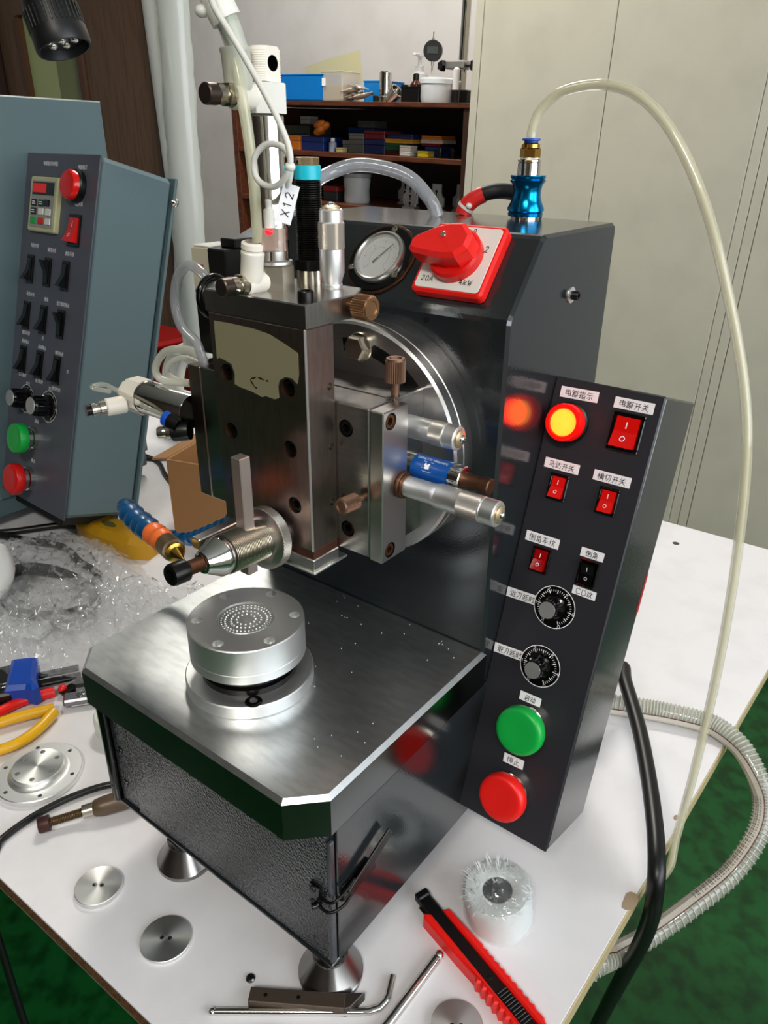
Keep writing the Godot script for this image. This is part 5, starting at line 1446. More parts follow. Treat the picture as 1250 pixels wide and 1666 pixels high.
	stp.push_front(Vector2(0.0, 0.3862))
	stp.append(Vector2(0.0086, 0.4042))
	stp.append(Vector2(0.0, 0.4042))
	var stem2 := MB.new().lathe(stp, 36).mesh()
	var flat := CSGMesh3D.new()
	flat.mesh = stem2
	flat.material = mat.fitting
	flat.name = "stem"
	add_child(flat)
	for s in [-1.0, 1.0]:
		var cut := CSGBox3D.new()
		cut.operation = CSGShape3D.OPERATION_SUBTRACTION
		cut.size = Vector3(0.01, 0.03, 0.03)
		cut.position = Vector3(s * 0.0128, 0.3985, 0)
		cut.material = mat.fitting
		flat.add_child(cut)
	var bore := CSGCylinder3D.new()
	bore.operation = CSGShape3D.OPERATION_SUBTRACTION
	bore.radius = 0.0041
	bore.height = 0.05
	bore.sides = 28
	bore.transform = aim(Vector3(0, 0.3958, 0), Vector3.RIGHT)
	bore.material = mat.oxide
	flat.add_child(bore)
	flat._update_shape()
	var fm: Mesh = flat.bake_static_mesh()
	remove_child(flat)
	flat.free()
	part(ac, "threaded_stem", fm, null, ax * at(0, 0, 0))
	# speed fittings pointing to the front, low and high
	for q in [[0.2768, -0.1185, true], [0.3790, -0.1185, false]]:
		var fx := aim(Vector3(0.1172, q[0], q[1]), Vector3.BACK)
		part(ac, "fitting_body", MB.new().lathe([Vector2(0.0068, 0), Vector2(0.0074, 0.001), Vector2(0.0074, 0.0145), Vector2(0.0062, 0.0160)], 24).mesh(), mat.fitting, fx)
		part(ac, "fitting_nut", MB.new().lathe([Vector2(0.0062, 0.016), Vector2(0.0066, 0.0164), Vector2(0.0066, 0.0205), Vector2(0.0050, 0.0210), Vector2(0.0050, 0.0235), Vector2(0.0060, 0.0238), Vector2(0.0060, 0.0275)], 6).mesh(), mat.nickel, fx)
		part(ac, "fitting_cap", MB.new().lathe([Vector2(0.0046, 0.0272), Vector2(0.0056, 0.0278), Vector2(0.0056, 0.0345), Vector2(0.0050, 0.0352), Vector2(0, 0.0352)], 20).mesh(), mat.cap_brown, fx)
		var ey: float = q[0]
		var ez: float = q[1] + 0.0095
		if q[2]:
			part(ac, "elbow", MB.new().lathe([Vector2(0.0062, 0.0), Vector2(0.0070, 0.004), Vector2(0.0070, 0.0150), Vector2(0.0072, 0.0155), Vector2(0.0072, 0.0172), Vector2(0.0066, 0.0180), Vector2(0.0066, 0.0190), Vector2(0.0072, 0.0195), Vector2(0.0070, 0.0225), Vector2(0.0052, 0.0235)], 28).mesh(), mat.fitting, aim(Vector3(0.1190, ey + 0.002, ez + 0.002), Vector3(0.20, 1, 0.05)))
		else:
			part(ac, "elbow", MB.new().lathe([Vector2(0.0072, 0.0), Vector2(0.0080, 0.004), Vector2(0.0082, 0.0190), Vector2(0.0086, 0.0196), Vector2(0.0086, 0.0212), Vector2(0.0060, 0.0216)], 28).mesh(), sm(0.74, 0.74, 0.68, 0.35), aim(Vector3(0.1172, ey + 0.002, ez), Vector3(-0.05, 1, 0.02)))
	# reed sensor with its strap and red light
	part(ac, "sensor_strap", MB.new().lathe([Vector2(0.0105, 0.3010), Vector2(0.0109, 0.3010), Vector2(0.0109, 0.3085), Vector2(0.0105, 0.3085)], 32).mesh(), mat.nickel, ax)
	var sx := Transform3D(Basis(Vector3.UP, 0.75), Vector3(0.1267, 0.3055, -0.1190))
	part(ac, "sensor_block", MB.new().box(Vector3(-0.0075, -0.0095, 0.0005), Vector3(0.0085, 0.0040, 0.0105), 0.0010).mesh(), clear(0.72, 0.62, 0.56, 0.55, 0.15), sx, "clear sensor block")
	var rl := sm(0.95, 0.12, 0.15, 0.3)
	rl.emission_enabled = true
	rl.emission = Color(1.0, 0.12, 0.16)
	rl.emission_energy_multiplier = 2.2
	part(ac, "sensor_light", MB.new().ball(Vector3(-0.0012, 0.0020, 0.0102), Vector3(0.0026, 0.0020, 0.0012), 12, 6).mesh(), rl, sx, "small red sensor light")
	part(ac, "sensor_boot", MB.new().lathe([Vector2(0.0034, 0.0), Vector2(0.0034, 0.0105), Vector2(0.0018, 0.0115), Vector2(0.0018, 0.016)], 16).mesh(), mat.white, sx * at(-0.001, 0.0035, 0.0055))
	# --- damper and micrometer beside the cylinder
	var sh := at(0.1225, 0, -0.157)
	var sk := part(o, "shock_absorber", MB.new().lathe(thread(0.0086, 0.2860, 0.3345, 0.0013, 0.0009), 32).mesh(), mat.oxide, sh, "black threaded shock absorber")
	part(sk, "seat_ring", MB.new().lathe([Vector2(0.0095, 0.2714), Vector2(0.0092, 0.2800), Vector2(0.0080, 0.2804)], 32).mesh(), mat.nickel, sh)
	hx = MB.new()
	hx.xf = Transform3D(Basis(Vector3.RIGHT, -PI / 2), Vector3.ZERO)
	hx.prism(circle(0.0105, 6), 0.2803, 0.2868, 0.0008)
	part(sk, "lock_nut", hx.mesh(), mat.oxide, sh)
	part(sk, "cyan_band", MB.new().lathe([Vector2(0.0078, 0.3344), Vector2(0.0084, 0.3348), Vector2(0.0085, 0.3425), Vector2(0.0078, 0.3429)], 32).mesh(), mat.cyan, sh, "bright cyan band")
	part(sk, "knurled_cap", MB.new().lathe([Vector2(0.0076, 0.3428), Vector2(0.0076, 0.3470), Vector2(0.0070, 0.3475), Vector2(0, 0.3475)], 32).mesh(), mat.knurl_bronze, sh)
	part(sk, "cap_hole", MB.new().lathe([Vector2(0.0011, 0), Vector2(0.0010, 0.0002), Vector2(0, 0.0002)], 12).mesh(), mat.hole, sh * aim(Vector3(-0.0012, 0.3448, 0.0076), Vector3(-0.15, 0, 1)))
	micrometer(o, "depth_micrometer", at(0.1475, 0, -0.150), [Vector2(0.0064, 0.2714), Vector2(0.0066, 0.2718), Vector2(0.0066, 0.2742), Vector2(0.0062, 0.2744), Vector2(0.0068, 0.2778), Vector2(0.0078, 0.2810), Vector2(0.0079, 0.2950), Vector2(0.0079, 0.3115), Vector2(0.0075, 0.3118), Vector2(0.0075, 0.3182), Vector2(0.0068, 0.3190), Vector2(0, 0.3190)], 0.2955, 0.3115, 0.0083, 0.3188, 0.0060)
	# --- valve blocks behind the cap plate
	var vb := part(o, "valve_block", MB.new().box(Vector3(0.010, 0.256, -0.178), Vector3(0.0300, 0.2865, -0.150), 0.001).mesh(), sm(0.80, 0.77, 0.68, 0.4), Transform3D(), "cream valve block with a red mark")
	part(vb, "valve_mark", MB.new().ball(Vector3(0.0215, 0.2735, -0.1500), Vector3(0.0022, 0.0016, 0.0004), 10, 5).mesh(), sm(0.75, 0.20, 0.18, 0.5))
	part(vb, "valve_top", MB.new().box(Vector3(0.0120, 0.2865, -0.176), Vector3(0.0300, 0.2880, -0.151), 0.0006).mesh(), mat.white)
	part(vb, "coil", MB.new().box(Vector3(0.0304, 0.252, -0.180), Vector3(0.0500, 0.2870, -0.148), 0.001).box(Vector3(0.0340, 0.2870, -0.178), Vector3(0.0500, 0.2935, -0.158), 0.0008).mesh(), mat.black)
	part(vb, "valve_foot", MB.new().box(Vector3(0.008, 0.2078, -0.182), Vector3(0.052, 0.256, -0.152), 0.001).mesh(), mat.oxide)
	# --- air cylinder lying out to the left
	var lx := aim(Vector3(0.0264, 0.1700, -0.1242), Vector3.LEFT)
	var lc := part(o, "side_cylinder", MB.new().lathe([Vector2(0.0128, 0), Vector2(0.0132, 0.0006), Vector2(0.0132, 0.0560), Vector2(0.0126, 0.0566)], 40).mesh(), mat.chrome, lx, "air cylinder lying out to the left")
	part(lc, "cylinder_seam", MB.new().lathe([Vector2(0.0134, 0.0545), Vector2(0.0136, 0.0550), Vector2(0.0136, 0.0562), Vector2(0.0128, 0.0566)], 40).mesh(), mat.nickel, lx)
	hx = MB.new()
	hx.xf = Transform3D(Basis(Vector3.RIGHT, -PI / 2), Vector3.ZERO)
	hx.prism(circle(0.0148, 8, Vector2.ZERO, PI / 8), 0.0566, 0.0740, 0.0010)
	hx.box(Vector3(-0.0095, -0.0095, 0.0740), Vector3(0.0095, 0.0095, 0.0810), 0.0012) if false else hx.prism(circle(0.0105, 8, Vector2.ZERO, PI / 8), 0.0740, 0.0820, 0.0010)
	part(lc, "cylinder_head", hx.mesh(), mat.fitting, lx)
	var lf := aim(Vector3(-0.0405, 0.1660, -0.1110), Vector3(-0.35, -0.02, 1))
	part(lc, "fitting_body", MB.new().lathe([Vector2(0.0062, 0), Vector2(0.0070, 0.001), Vector2(0.0070, 0.0150), Vector2(0.0058, 0.0160)], 24).mesh(), mat.fitting, lf)
	part(lc, "fitting_nut", MB.new().lathe([Vector2(0.0060, 0.0160), Vector2(0.0064, 0.0164), Vector2(0.0064, 0.0205), Vector2(0.0048, 0.0210), Vector2(0.0048, 0.0230), Vector2(0.0056, 0.0234), Vector2(0.0056, 0.0268)], 6).mesh(), mat.nickel, lf)
	part(lc, "fitting_cap", MB.new().lathe([Vector2(0.0044, 0.0266), Vector2(0.0046, 0.0310), Vector2(0.0, 0.0312)], 18).mesh(), mat.oxide, lf)
	var le := aim(Vector3(0.0262, 0.1570, -0.1150), Vector3(-0.75, -0.1, 0.45))
	part(lc, "black_elbow", MB.new().lathe([Vector2(0.0070, -0.004), Vector2(0.0078, 0), Vector2(0.0078, 0.0090), Vector2(0.0064, 0.0100)], 24).mesh(), mat.black, le)
	part(lc, "elbow_nut", MB.new().lathe([Vector2(0.0060, 0.0100), Vector2(0.0060, 0.0140), Vector2(0.0050, 0.0144), Vector2(0.0054, 0.0165), Vector2(0.0046, 0.0170), Vector2(0.0046, 0.0215), Vector2(0, 0.0218)], 6).mesh(), mat.nickel, le)
	part(lc, "blue_collar", MB.new().lathe([Vector2(0.0052, 0), Vector2(0.0064, 0.001), Vector2(0.0064, 0.0050), Vector2(0.004, 0.006)], 22).mesh(), mat.blue, aim(Vector3(0.0155, 0.1640, -0.1110), Vector3(-0.9, 0.25, 0.1)))
	part(lc, "black_branch", MB.new().lathe([Vector2(0.0066, -0.010), Vector2(0.0066, 0.0005)], 20).mesh(), mat.black, aim(Vector3(0.0160, 0.1638, -0.1110), Vector3(-0.9, 0.25, 0.1)))
	# --- tool holder in front of the slide, pointing at the user
	var td := Vector3(0.0004, 0.0061, 0.0695)
	var tx := aim(Vector3(0.1369, 0.1132, -0.0850) - td * 0.17, td)
	var th := part(o, "tool_holder", MB.new().lathe(thread(0.0138, 0.0150, 0.0485, 0.00125, 0.0007), 40).mesh(), mat.nickel, tx, "threaded tool holder")
	part(th, "knurled_ring", MB.new().lathe([Vector2(0.0175, 0.0055), Vector2(0.0212, 0.0060), Vector2(0.0218, 0.0066), Vector2(0.0218, 0.0128), Vector2(0.0212, 0.0134)], 48).mesh(), mat.knurl, tx)
	part(th, "ring_face", MB.new().lathe([Vector2(0.0212, 0.0134), Vector2(0.0160, 0.0150), Vector2(0.0130, 0.0150)], 48).mesh(), mat.steel_side, tx)
	part(th, "holder_shank", MB.new().lathe([Vector2(0.0125, -0.0040), Vector2(0.0125, 0.0500), Vector2(0.0, 0.0500)], 36).mesh(), mat.steel_side, tx)
	part(th, "cone_nose", MB.new().lathe([Vector2(0.0128, 0.0490), Vector2(0.0132, 0.0500), Vector2(0.0132, 0.0530), Vector2(0.0125, 0.0540), Vector2(0.0072, 0.0650), Vector2(0.0055, 0.0655)], 40).mesh(), mat.chrome, tx)
	part(th, "draw_thread", MB.new().lathe(thread(0.0047, 0.0650, 0.0790, 0.0012, 0.0006), 24).mesh(), mat.rusty, tx)
	part(th, "draw_bolt", cap_screw(0.0072, 0.0110), mat.oxide, tx * at(0, 0.0785, 0))
	part(th, "guide_bar", MB.new().box(Vector3(0.1145, 0.1165, -0.0900), Vector3(0.1225, 0.1245, -0.0430), 0.0006).mesh(), mat.steel_side, Transform3D(), "flat steel bar beside the holder")
	part(th, "tool_bar", MB.new().box(Vector3(0.1322, 0.0935, -0.0752), Vector3(0.1410, 0.1775, -0.0664), 0.0006).mesh(), sm(0.66, 0.60, 0.57, 0.46, 0.75), Transform3D(), "square steel tool bar standing through the holder")
	# --- coolant line: blue ball links, orange end, brass jet
	var lp := curve([Vector3(0.1223, 0.1153, -0.0300), Vector3(0.1082, 0.1150, -0.0340), Vector3(0.0937, 0.1153, -0.0380), Vector3(0.0738, 0.1137, -0.0430), Vector3(0.0486, 0.1101, -0.0500), Vector3(0.0294, 0.1092, -0.0560), Vector3(0.0071, 0.1053, -0.0660), Vector3(-0.0235, 0.0866, -0.0900), Vector3(-0.0330, 0.0640, -0.1100), Vector3(-0.0278, 0.0500, -0.1200), Vector3(-0.0067, 0.0489, -0.1240), Vector3(0.0147, 0.0584, -0.1240), Vector3(0.0396, 0.0733, -0.1240), Vector3(0.0578, 0.0857, -0.1240), Vector3(0.0650, 0.0990, -0.1260)], 12)
	var cl := part(o, "coolant_line", MB.new().lathe([Vector2(0.0006, 0.0), Vector2(0.0012, -0.003), Vector2(0.0048, -0.0125), Vector2(0.0066, -0.0135), Vector2(0.0066, -0.0165)], 24).mesh(), mat.brass, aim(lp[0], lp[0] - lp[9]), "ball-link coolant line with a brass jet")
	var run := 0.0
	var nxt := 0.0345
	var link := MB.new().lathe([Vector2(0.0050, -0.0075), Vector2(0.0064, -0.0050), Vector2(0.0082, -0.0005), Vector2(0.0080, 0.0025), Vector2(0.0062, 0.0045), Vector2(0.0058, 0.0068)], 22, 50.0).mesh()
	var link2 := MB.new().lathe([Vector2(0.0036, -0.0075), Vector2(0.0040, -0.0050), Vector2(0.0058, 0.0010), Vector2(0.0062, 0.0045), Vector2(0.0040, 0.0052), Vector2(0.0040, 0.0060)], 20, 30.0).mesh()
	for i in range(1, lp.size() - 1):
		run += lp[i].distance_to(lp[i - 1])
		if run >= nxt:
			var dd: Vector3 = lp[i + 1] - lp[i - 1]
			var first := nxt < 0.058
			var near := nxt < 0.10
			part(cl, "orange_end" if first else "blue_link", link if near else link2, mat.orange if first else mat.loc_blue, aim(lp[i], dd))
			nxt += 0.0125 if near else 0.0112
	part(cl, "jet_sleeve", MB.new().lathe([Vector2(0.0066, -0.0160), Vector2(0.0078, -0.0170), Vector2(0.0078, -0.0290), Vector2(0.0060, -0.0300)], 24).mesh(), mat.knurl_bronze, aim(lp[0], lp[0] - lp[14]))
	# --- the leaning control box on the right flank
	control_box(o)
	# --- air coupler on top
	var kc := at(0.1796, 0.3033, -0.3440)
	var co := part(o, "air_coupler", MB.new().lathe([Vector2(0.0120, 0.0015), Vector2(0.0134, 0.0020), Vector2(0.0136, 0.0042), Vector2(0.0128, 0.0050), Vector2(0.0142, 0.0058), Vector2(0.0141, 0.0078), Vector2(0.0120, 0.0120), Vector2(0.0108, 0.0160), Vector2(0.0106, 0.0200), Vector2(0.0116, 0.0245), Vector2(0.0134, 0.0268), Vector2(0.0138, 0.0276), Vector2(0.0126, 0.0284), Vector2(0.0134, 0.0292), Vector2(0.0134, 0.0310), Vector2(0.0090, 0.0312)], 48, 45.0).mesh(), mat.teal, kc, "teal quick air coupler")
	part(co, "seat", MB.new().lathe([Vector2(0.0112, 0), Vector2(0.0112, 0.0018)], 32).mesh(), mat.chrome, kc)
	part(co, "nipple", MB.new().lathe([Vector2(0.0086, 0.0308), Vector2(0.0086, 0.0395), Vector2(0.0080, 0.0400), Vector2(0.0088, 0.0406), Vector2(0.0088, 0.0418), Vector2(0.0070, 0.0425)], 36).mesh(), mat.chrome, kc)
	hx = MB.new()
	hx.xf = Transform3D(Basis(Vector3.RIGHT, -PI / 2), Vector3.ZERO)
	hx.prism(circle(0.0078, 6, Vector2.ZERO, 0.4), 0.0432, 0.0500, 0.0008)
	hx.xf = Transform3D()
	hx.lathe([Vector2(0.0070, 0.0500), Vector2(0.0068, 0.0525), Vector2(0.0052, 0.0535)], 28)
	part(co, "brass_fitting", hx.mesh(), mat.brass, kc)
	part(co, "sealing_tape", MB.new().lathe([Vector2(0.0066, 0.0420), Vector2(0.0070, 0.0426), Vector2(0.0068, 0.0434)], 24).mesh(), mat.white, kc)
	part(co, "release_ring", MB.new().lathe([Vector2(0.0052, 0.0530), Vector2(0.0052, 0.0545), Vector2(0.0068, 0.0550), Vector2(0.0068, 0.0562), Vector2(0.0046, 0.0566)], 28).mesh(), mat.blue, kc)


func control_box(o: Node3D) -> void:
	var f := Transform3D(Basis(Vector3.RIGHT, -0.29439), Vector3(0.2478, 0.20255, -0.28357))
	var cb := part(o, "control_box", MB.new().box(Vector3(0.0004, -0.3575, -0.0794), Vector3(0.0812, -0.0004, -0.0022), 0.0014).mesh(), mat.paint, f, "leaning black control box")
	part(cb, "panel", MB.new().box(Vector3(0.0, -0.3580, -0.0022), Vector3(0.0813, 0.0, 0.0), 0.0010).mesh(), mat.panel, f, "dark front panel with labels and switches")
	sticker(cb, f, 0.0060, -0.0060, 0.0350, -0.0139, "电源指示", 0.02)
	sticker(cb, f, 0.0472, -0.0062, 0.0755, -0.0140, "电源开关")
	sticker(cb, f, 0.0066, -0.0595, 0.0340, -0.0670, "马达开关")
	sticker(cb, f, 0.0452, -0.0594, 0.0727, -0.0670, "横切开关")
	sticker(cb, f, 0.0052, -0.1171, 0.0327, -0.1249, "倒角车纹")
	sticker(cb, f, 0.0500, -0.1168, 0.0676, -0.1236, "倒角")
	sticker(cb, f, 0.0508, -0.1463, 0.0690, -0.1527, "CD纹", -0.01)
	sticker(cb, f, 0.0005, -0.1645, 0.0275, -0.1722, "进刀延时", 0.03)
	sticker(cb, f, 0.0008, -0.2112, 0.0278, -0.2190, "退刀延时", 0.05)
	sticker(cb, f, 0.0307, -0.2408, 0.0486, -0.2480, "启动", 0.02)
	sticker(cb, f, 0.0299, -0.2952, 0.0473, -0.3030, "停止", 0.04)
	# pilot lamp, lit
	var b := f * aim(Vector3(0.0178, -0.0315, 0), Vector3.BACK)
	part(cb, "lamp_collar", MB.new().lathe([Vector2(0.0152, 0), Vector2(0.0152, 0.0030), Vector2(0.0140, 0.0036)], 36).mesh(), mat.black, b)
	var rim := sm(0.88, 0.05, 0.04, 0.25)
	rim.emission_enabled = true
	rim.emission = Color(0.95, 0.04, 0.03)
	rim.emission_energy_multiplier = 0.45
	part(cb, "lamp_bezel", MB.new().lathe([Vector2(0.0138, 0.0030), Vector2(0.0138, 0.0105), Vector2(0.0130, 0.0122), Vector2(0.0104, 0.0126), Vector2(0.0099, 0.0112)], 40, 40.0).mesh(), rim, b, "glowing red lamp rim")
	var glow := sm(0.95, 0.82, 0.25, 0.3)
	glow.emission_enabled = true
	glow.emission = Color(1.0, 0.80, 0.22)
	glow.emission_energy_multiplier = 0.75
	part(cb, "lamp_lens", MB.new().lathe([Vector2(0.0100, 0.0106), Vector2(0.0096, 0.0112), Vector2(0.006, 0.0116), Vector2(0, 0.0117)], 36, 40.0).mesh(), glow, b, "lit yellow lamp lens")
	var l := OmniLight3D.new()
	l.name = "pilot_light"
	l.light_color = Color(1.0, 0.12, 0.08)
	l.light_energy = 0.0008
	l.light_size = 0.008
	l.omni_range = 4.0
	l.omni_attenuation = 2.0
	l.shadow_enabled = true
	add_child(l)
	l.transform = at(0, OY, 0) * f * at(0.0178, -0.0315, 0.0200)
	rocker(cb, f, 0.0607, -0.0293, 0.0230, 0.0272, mat.red_glass, true, true, 0.0080)
	rocker(cb, f, 0.0213, -0.0792, 0.0150, 0.0198, mat.red_glass, true, true, 0.0058)
	rocker(cb, f, 0.0600, -0.0795, 0.0150, 0.0198, mat.red_glass, true, true, 0.0058)
	rocker(cb, f, 0.0212, -0.1362, 0.0150, 0.0198, mat.dark_red_glass, true, true, 0.0058)
	rocker(cb, f, 0.0590, -0.1350, 0.0150, 0.0210, mat.black_gloss, false, true, 0.0058)
	pot_knob(cb, f, 0.0409, -0.1676, 0.0165, 0.0068, 0.0145, 3.55)
	pot_knob(cb, f, 0.0411, -0.2160, 0.0165, 0.0068, 0.0145, 2.75)
	push_button(cb, f, 0.0440, -0.2640, 0.0190, 0.0230, mat.green)
	push_button(cb, f, 0.0430, -0.3220, 0.0190, 0.0230, mat.red_bright)
	var wd := MB.new()
	wd.box(Vector3(0.0812, -0.172, -0.0790), Vector3(0.08145, -0.138, -0.0745), 0.0)
	part(cb, "red_scuff", wd.mesh(), sm(0.70, 0.10, 0.12, 0.5), f, "red paint scuff near the rear edge")


# ------------------------------------------------------------------ hoses, cables and wraps
func loose_lines() -> void:
	var ah := thing("air_hose", "clear air hose arching from the teal coupler down to the bench edge", "hose", at(0.1796, 0.3575, -0.3440))
	var ap := curve([Vector3(0.1796, 0.3575, -0.3440), Vector3(0.1800, 0.3660, -0.3440), Vector3(0.1850, 0.3790, -0.3450), Vector3(0.2019, 0.3904, -0.3450), Vector3(0.2341, 0.3930, -0.3414), Vector3(0.2634, 0.3840, -0.3364), Vector3(0.2918, 0.3600, -0.3316), Vector3(0.3209, 0.3183, -0.3266), Vector3(0.3460, 0.2665, -0.3224), Vector3(0.3677, 0.2125, -0.3187), Vector3(0.3806, 0.1627, -0.3165), Vector3(0.3899, 0.0885, -0.3149), Vector3(0.3959, -0.0077, -0.3139), Vector3(0.3975, -0.1155, -0.3137), Vector3(0.3965, -0.1951, -0.3120), Vector3(0.3975, -0.2300, -0.3080), Vector3(0.3850, -0.2620, -0.3080), Vector3(0.3500, -0.3000, -0.32), Vector3(0.28, -0.40, -0.36), Vector3(0.20, -0.93, -0.4)], 8)
	part(ah, "hose_wall", MB.new().tube(ap, 0.0037, 14).mesh(), clear(0.90, 0.88, 0.76, 0.34, 0.06))
	part(ah, "bore", MB.new().tube(ap, 0.0020, 10).mesh(), clear(0.97, 0.95, 0.86, 0.50, 0.1))  # paler core paints the bright streak along the hose
	solo("grey_hose", "shiny grey braided hose arching from the column top behind the shock absorber", "hose", MB.new().tube(curve([Vector3(0.1190, 0.3034, -0.3115), Vector3(0.1138, 0.3155, -0.3080), Vector3(0.0951, 0.3330, -0.3000), Vector3(0.0638, 0.3400, -0.2850), Vector3(0.0446, 0.3345, -0.2700), Vector3(0.0427, 0.3261, -0.2500), Vector3(0.0360, 0.3100, -0.2350), Vector3(0.0300, 0.2870, -0.1790)], 8), 0.0052, 14).mesh(), mat.tube_grey)
	var bh := thing("black_hose", "black rubber hose looping behind the teal coupler with a red taped end", "hose", at(0.1259, 0.3033, -0.340))
	part(bh, "hose_body", MB.new().tube(curve([Vector3(0.1255, 0.3033, -0.3400), Vector3(0.1280, 0.3100, -0.3410), Vector3(0.1350, 0.3170, -0.3440), Vector3(0.1480, 0.3215, -0.3500), Vector3(0.1600, 0.3200, -0.3620), Vector3(0.1690, 0.3130, -0.3700), Vector3(0.1730, 0.3000, -0.3740), Vector3(0.174, 0.24, -0.3740), Vector3(0.174, 0.05, -0.375), Vector3(0.174, -0.10, -0.375), Vector3(0.18, -0.20, -0.40)], 8), 0.0060, 14).mesh(), mat.rubber)
	var tp := [Vector3(0.1255, 0.3036, -0.3400), Vector3(0.1262, 0.3070, -0.3404), Vector3(0.1280, 0.3105, -0.3412), Vector3(0.1310, 0.3138, -0.3425), Vector3(0.1350, 0.3168, -0.3440), Vector3(0.1400, 0.3192, -0.3462)]
	part(bh, "red_tape", MB.new().tube(curve(tp, 4), 0.0066, 14).mesh(), sm(0.86, 0.16, 0.14, 0.35), Transform3D(), "red tape round the hose end")
	part(bh, "white_tie", MB.new().tube([Vector3(0.1266, 0.3080, -0.3406), Vector3(0.1277, 0.3098, -0.3410)], 0.0074, 14).ball(Vector3(0.1330, 0.3105, -0.3355), Vector3(0.0028, 0.0024, 0.0024), 10, 6).mesh(), mat.white)
	solo("power_cable", "thick black power cable hanging from the control box over the bench edge", "cable", MB.new().tube(curve([Vector3(0.262, -0.160, -0.390), Vector3(0.2650, -0.163, -0.440), Vector3(0.2767, -0.1650, -0.4759), Vector3(0.2901, -0.1650, -0.4526), Vector3(0.3271, -0.1680, -0.3949), Vector3(0.3566, -0.1700, -0.3406), Vector3(0.3818, -0.1720, -0.2885), Vector3(0.3962, -0.1780, -0.2551), Vector3(0.4007, -0.1950, -0.2462), Vector3(0.4016, -0.2300, -0.2512), Vector3(0.3960, -0.2900, -0.2677), Vector3(0.3831, -0.3800, -0.2897), Vector3(0.3689, -0.4800, -0.3169), Vector3(0.3497, -0.6200, -0.3547), Vector3(0.32, -0.80, -0.46), Vector3(0.28, -0.9500, -0.52)], 8), 0.0074, 16).mesh(), mat.black)
	# ribbed suction hose with a pale printed stripe
	var cp := curve([Vector3(0.2400, -0.1985, -0.430), Vector3(0.2746, -0.1985, -0.4480), Vector3(0.3086, -0.1985, -0.4640), Vector3(0.3329, -0.1985, -0.4740), Vector3(0.3632, -0.1985, -0.4830), Vector3(0.3851, -0.1985, -0.4840), Vector3(0.4122, -0.2040, -0.4740), Vector3(0.4358, -0.2225, -0.4600), Vector3(0.4470, -0.2413, -0.4500), Vector3(0.4500, -0.2646, -0.4300), Vector3(0.4396, -0.2955, -0.4000), Vector3(0.4194, -0.3152, -0.3600), Vector3(0.3946, -0.3379, -0.3200), Vector3(0.3733, -0.3420, -0.2800), Vector3(0.3585, -0.3450, -0.2500), Vector3(0.33, -0.42, -0.22), Vector3(0.26, -0.62, -0.20), Vector3(0.2, -0.93, -0.2)], 30)
	var ch := thing("ribbed_hose", "clear ribbed suction hose curling off the right edge of the bench", "hose", at(0.3329, T, -0.474))
	part(ch, "hose_wall", MB.new().tube(cp, 0.0102, 18).mesh(), clear(0.84, 0.84, 0.79, 0.30, 0.08))
	part(ch, "hose_lining", MB.new().tube(cp, 0.0086, 14).mesh(), clear(0.76, 0.74, 0.70, 0.28, 0.2))
	var hx := []
	for i in range(0, cp.size() - 60):
		var d1: Vector3 = (cp[i + 1] - cp[i]).normalized()
		var s1 := d1.cross(Vector3(0.1, 0.9, 0.3)).normalized()
		var t1 := s1.cross(d1)
		for k in 3:
			var a1 := (i + k / 3.0) * TAU / 4.0
			hx.append(cp[i].lerp(cp[i + 1], k / 3.0) + (s1 * cos(a1) + t1 * sin(a1)) * 0.0105)
	part(ch, "helical_rib", MB.new().tube(hx, 0.0009, 5).mesh(), clear(0.80, 0.81, 0.75, 0.62, 0.2), Transform3D(), "raised spiral rib")
	var st := MB.new()
	var ln := MB.new()
	var ink := MB.new()
	for i in range(20, cp.size() - 90):
		var d0: Vector3 = (cp[i + 1] - cp[i]).normalized()
		var side := Vector3(-0.2, -0.25, 0.97).lerp(Vector3(-0.35, 0.75, 0.45), smoothstep(140.0, 290.0, float(i)))
		var u := (side - d0 * side.dot(d0)).normalized()
		var w := d0.cross(u)
		var q: Vector3 = cp[i]
		var e: Vector3 = cp[i + 1]
		var pt := func(a: float, r: float) -> Vector3: return (u * cos(a) + w * sin(a)) * r
		st.quad(q + pt.call(-0.42, 0.0114), e + pt.call(-0.42, 0.0114), e + pt.call(0.0, 0.0116), q + pt.call(0.0, 0.0116))
		st.quad(q + pt.call(0.0, 0.0116), e + pt.call(0.0, 0.0116), e + pt.call(0.42, 0.0114), q + pt.call(0.42, 0.0114))
		ln.quad(q + pt.call(-0.52, 0.0115), e + pt.call(-0.52, 0.0115), e + pt.call(-0.44, 0.0116), q + pt.call(-0.44, 0.0116))
		if i > 225 and i < 330 and (i * 7) % 5 < 3:
			for k in 3:
				var a := -0.25 + 0.2 * ((i * 3 + k * 2) % 3)
				ink.quad(q + pt.call(a, 0.0119), q.lerp(e, 0.45) + pt.call(a, 0.0119), q.lerp(e, 0.45) + pt.call(a + 0.14, 0.0119), q + pt.call(a + 0.14, 0.0119))
	part(ch, "pale_stripe", st.mesh(), sm(0.82, 0.79, 0.74, 0.5), Transform3D(), "pale printed stripe")
	part(ch, "dark_lines", ln.mesh(), sm(0.34, 0.12, 0.11, 0.5))
	part(ch, "stripe_print", ink.mesh(), mat.ink)
	# air lines at the cylinder
	solo("lower_air_line", "clear air line running down to the white elbow at the cylinder foot", "hose", MB.new().tube(curve([Vector3(0.1085, 0.4392, -0.1050), Vector3(0.1105, 0.4160, -0.1050), Vector3(0.1195, 0.3970, -0.1050), Vector3(0.1254, 0.3771, -0.1030), Vector3(0.1286, 0.3559, -0.1030), Vector3(0.1296, 0.3306, -0.1040), Vector3(0.1262, 0.3020, -0.1070)], 8), 0.0033, 12).mesh(), clear(0.90, 0.89, 0.76, 0.42, 0.1))
	var up := thing("upper_air_line", "white sleeved air line coming down to the upper cylinder fitting", "hose", at(0.119, 0.40, -0.108))
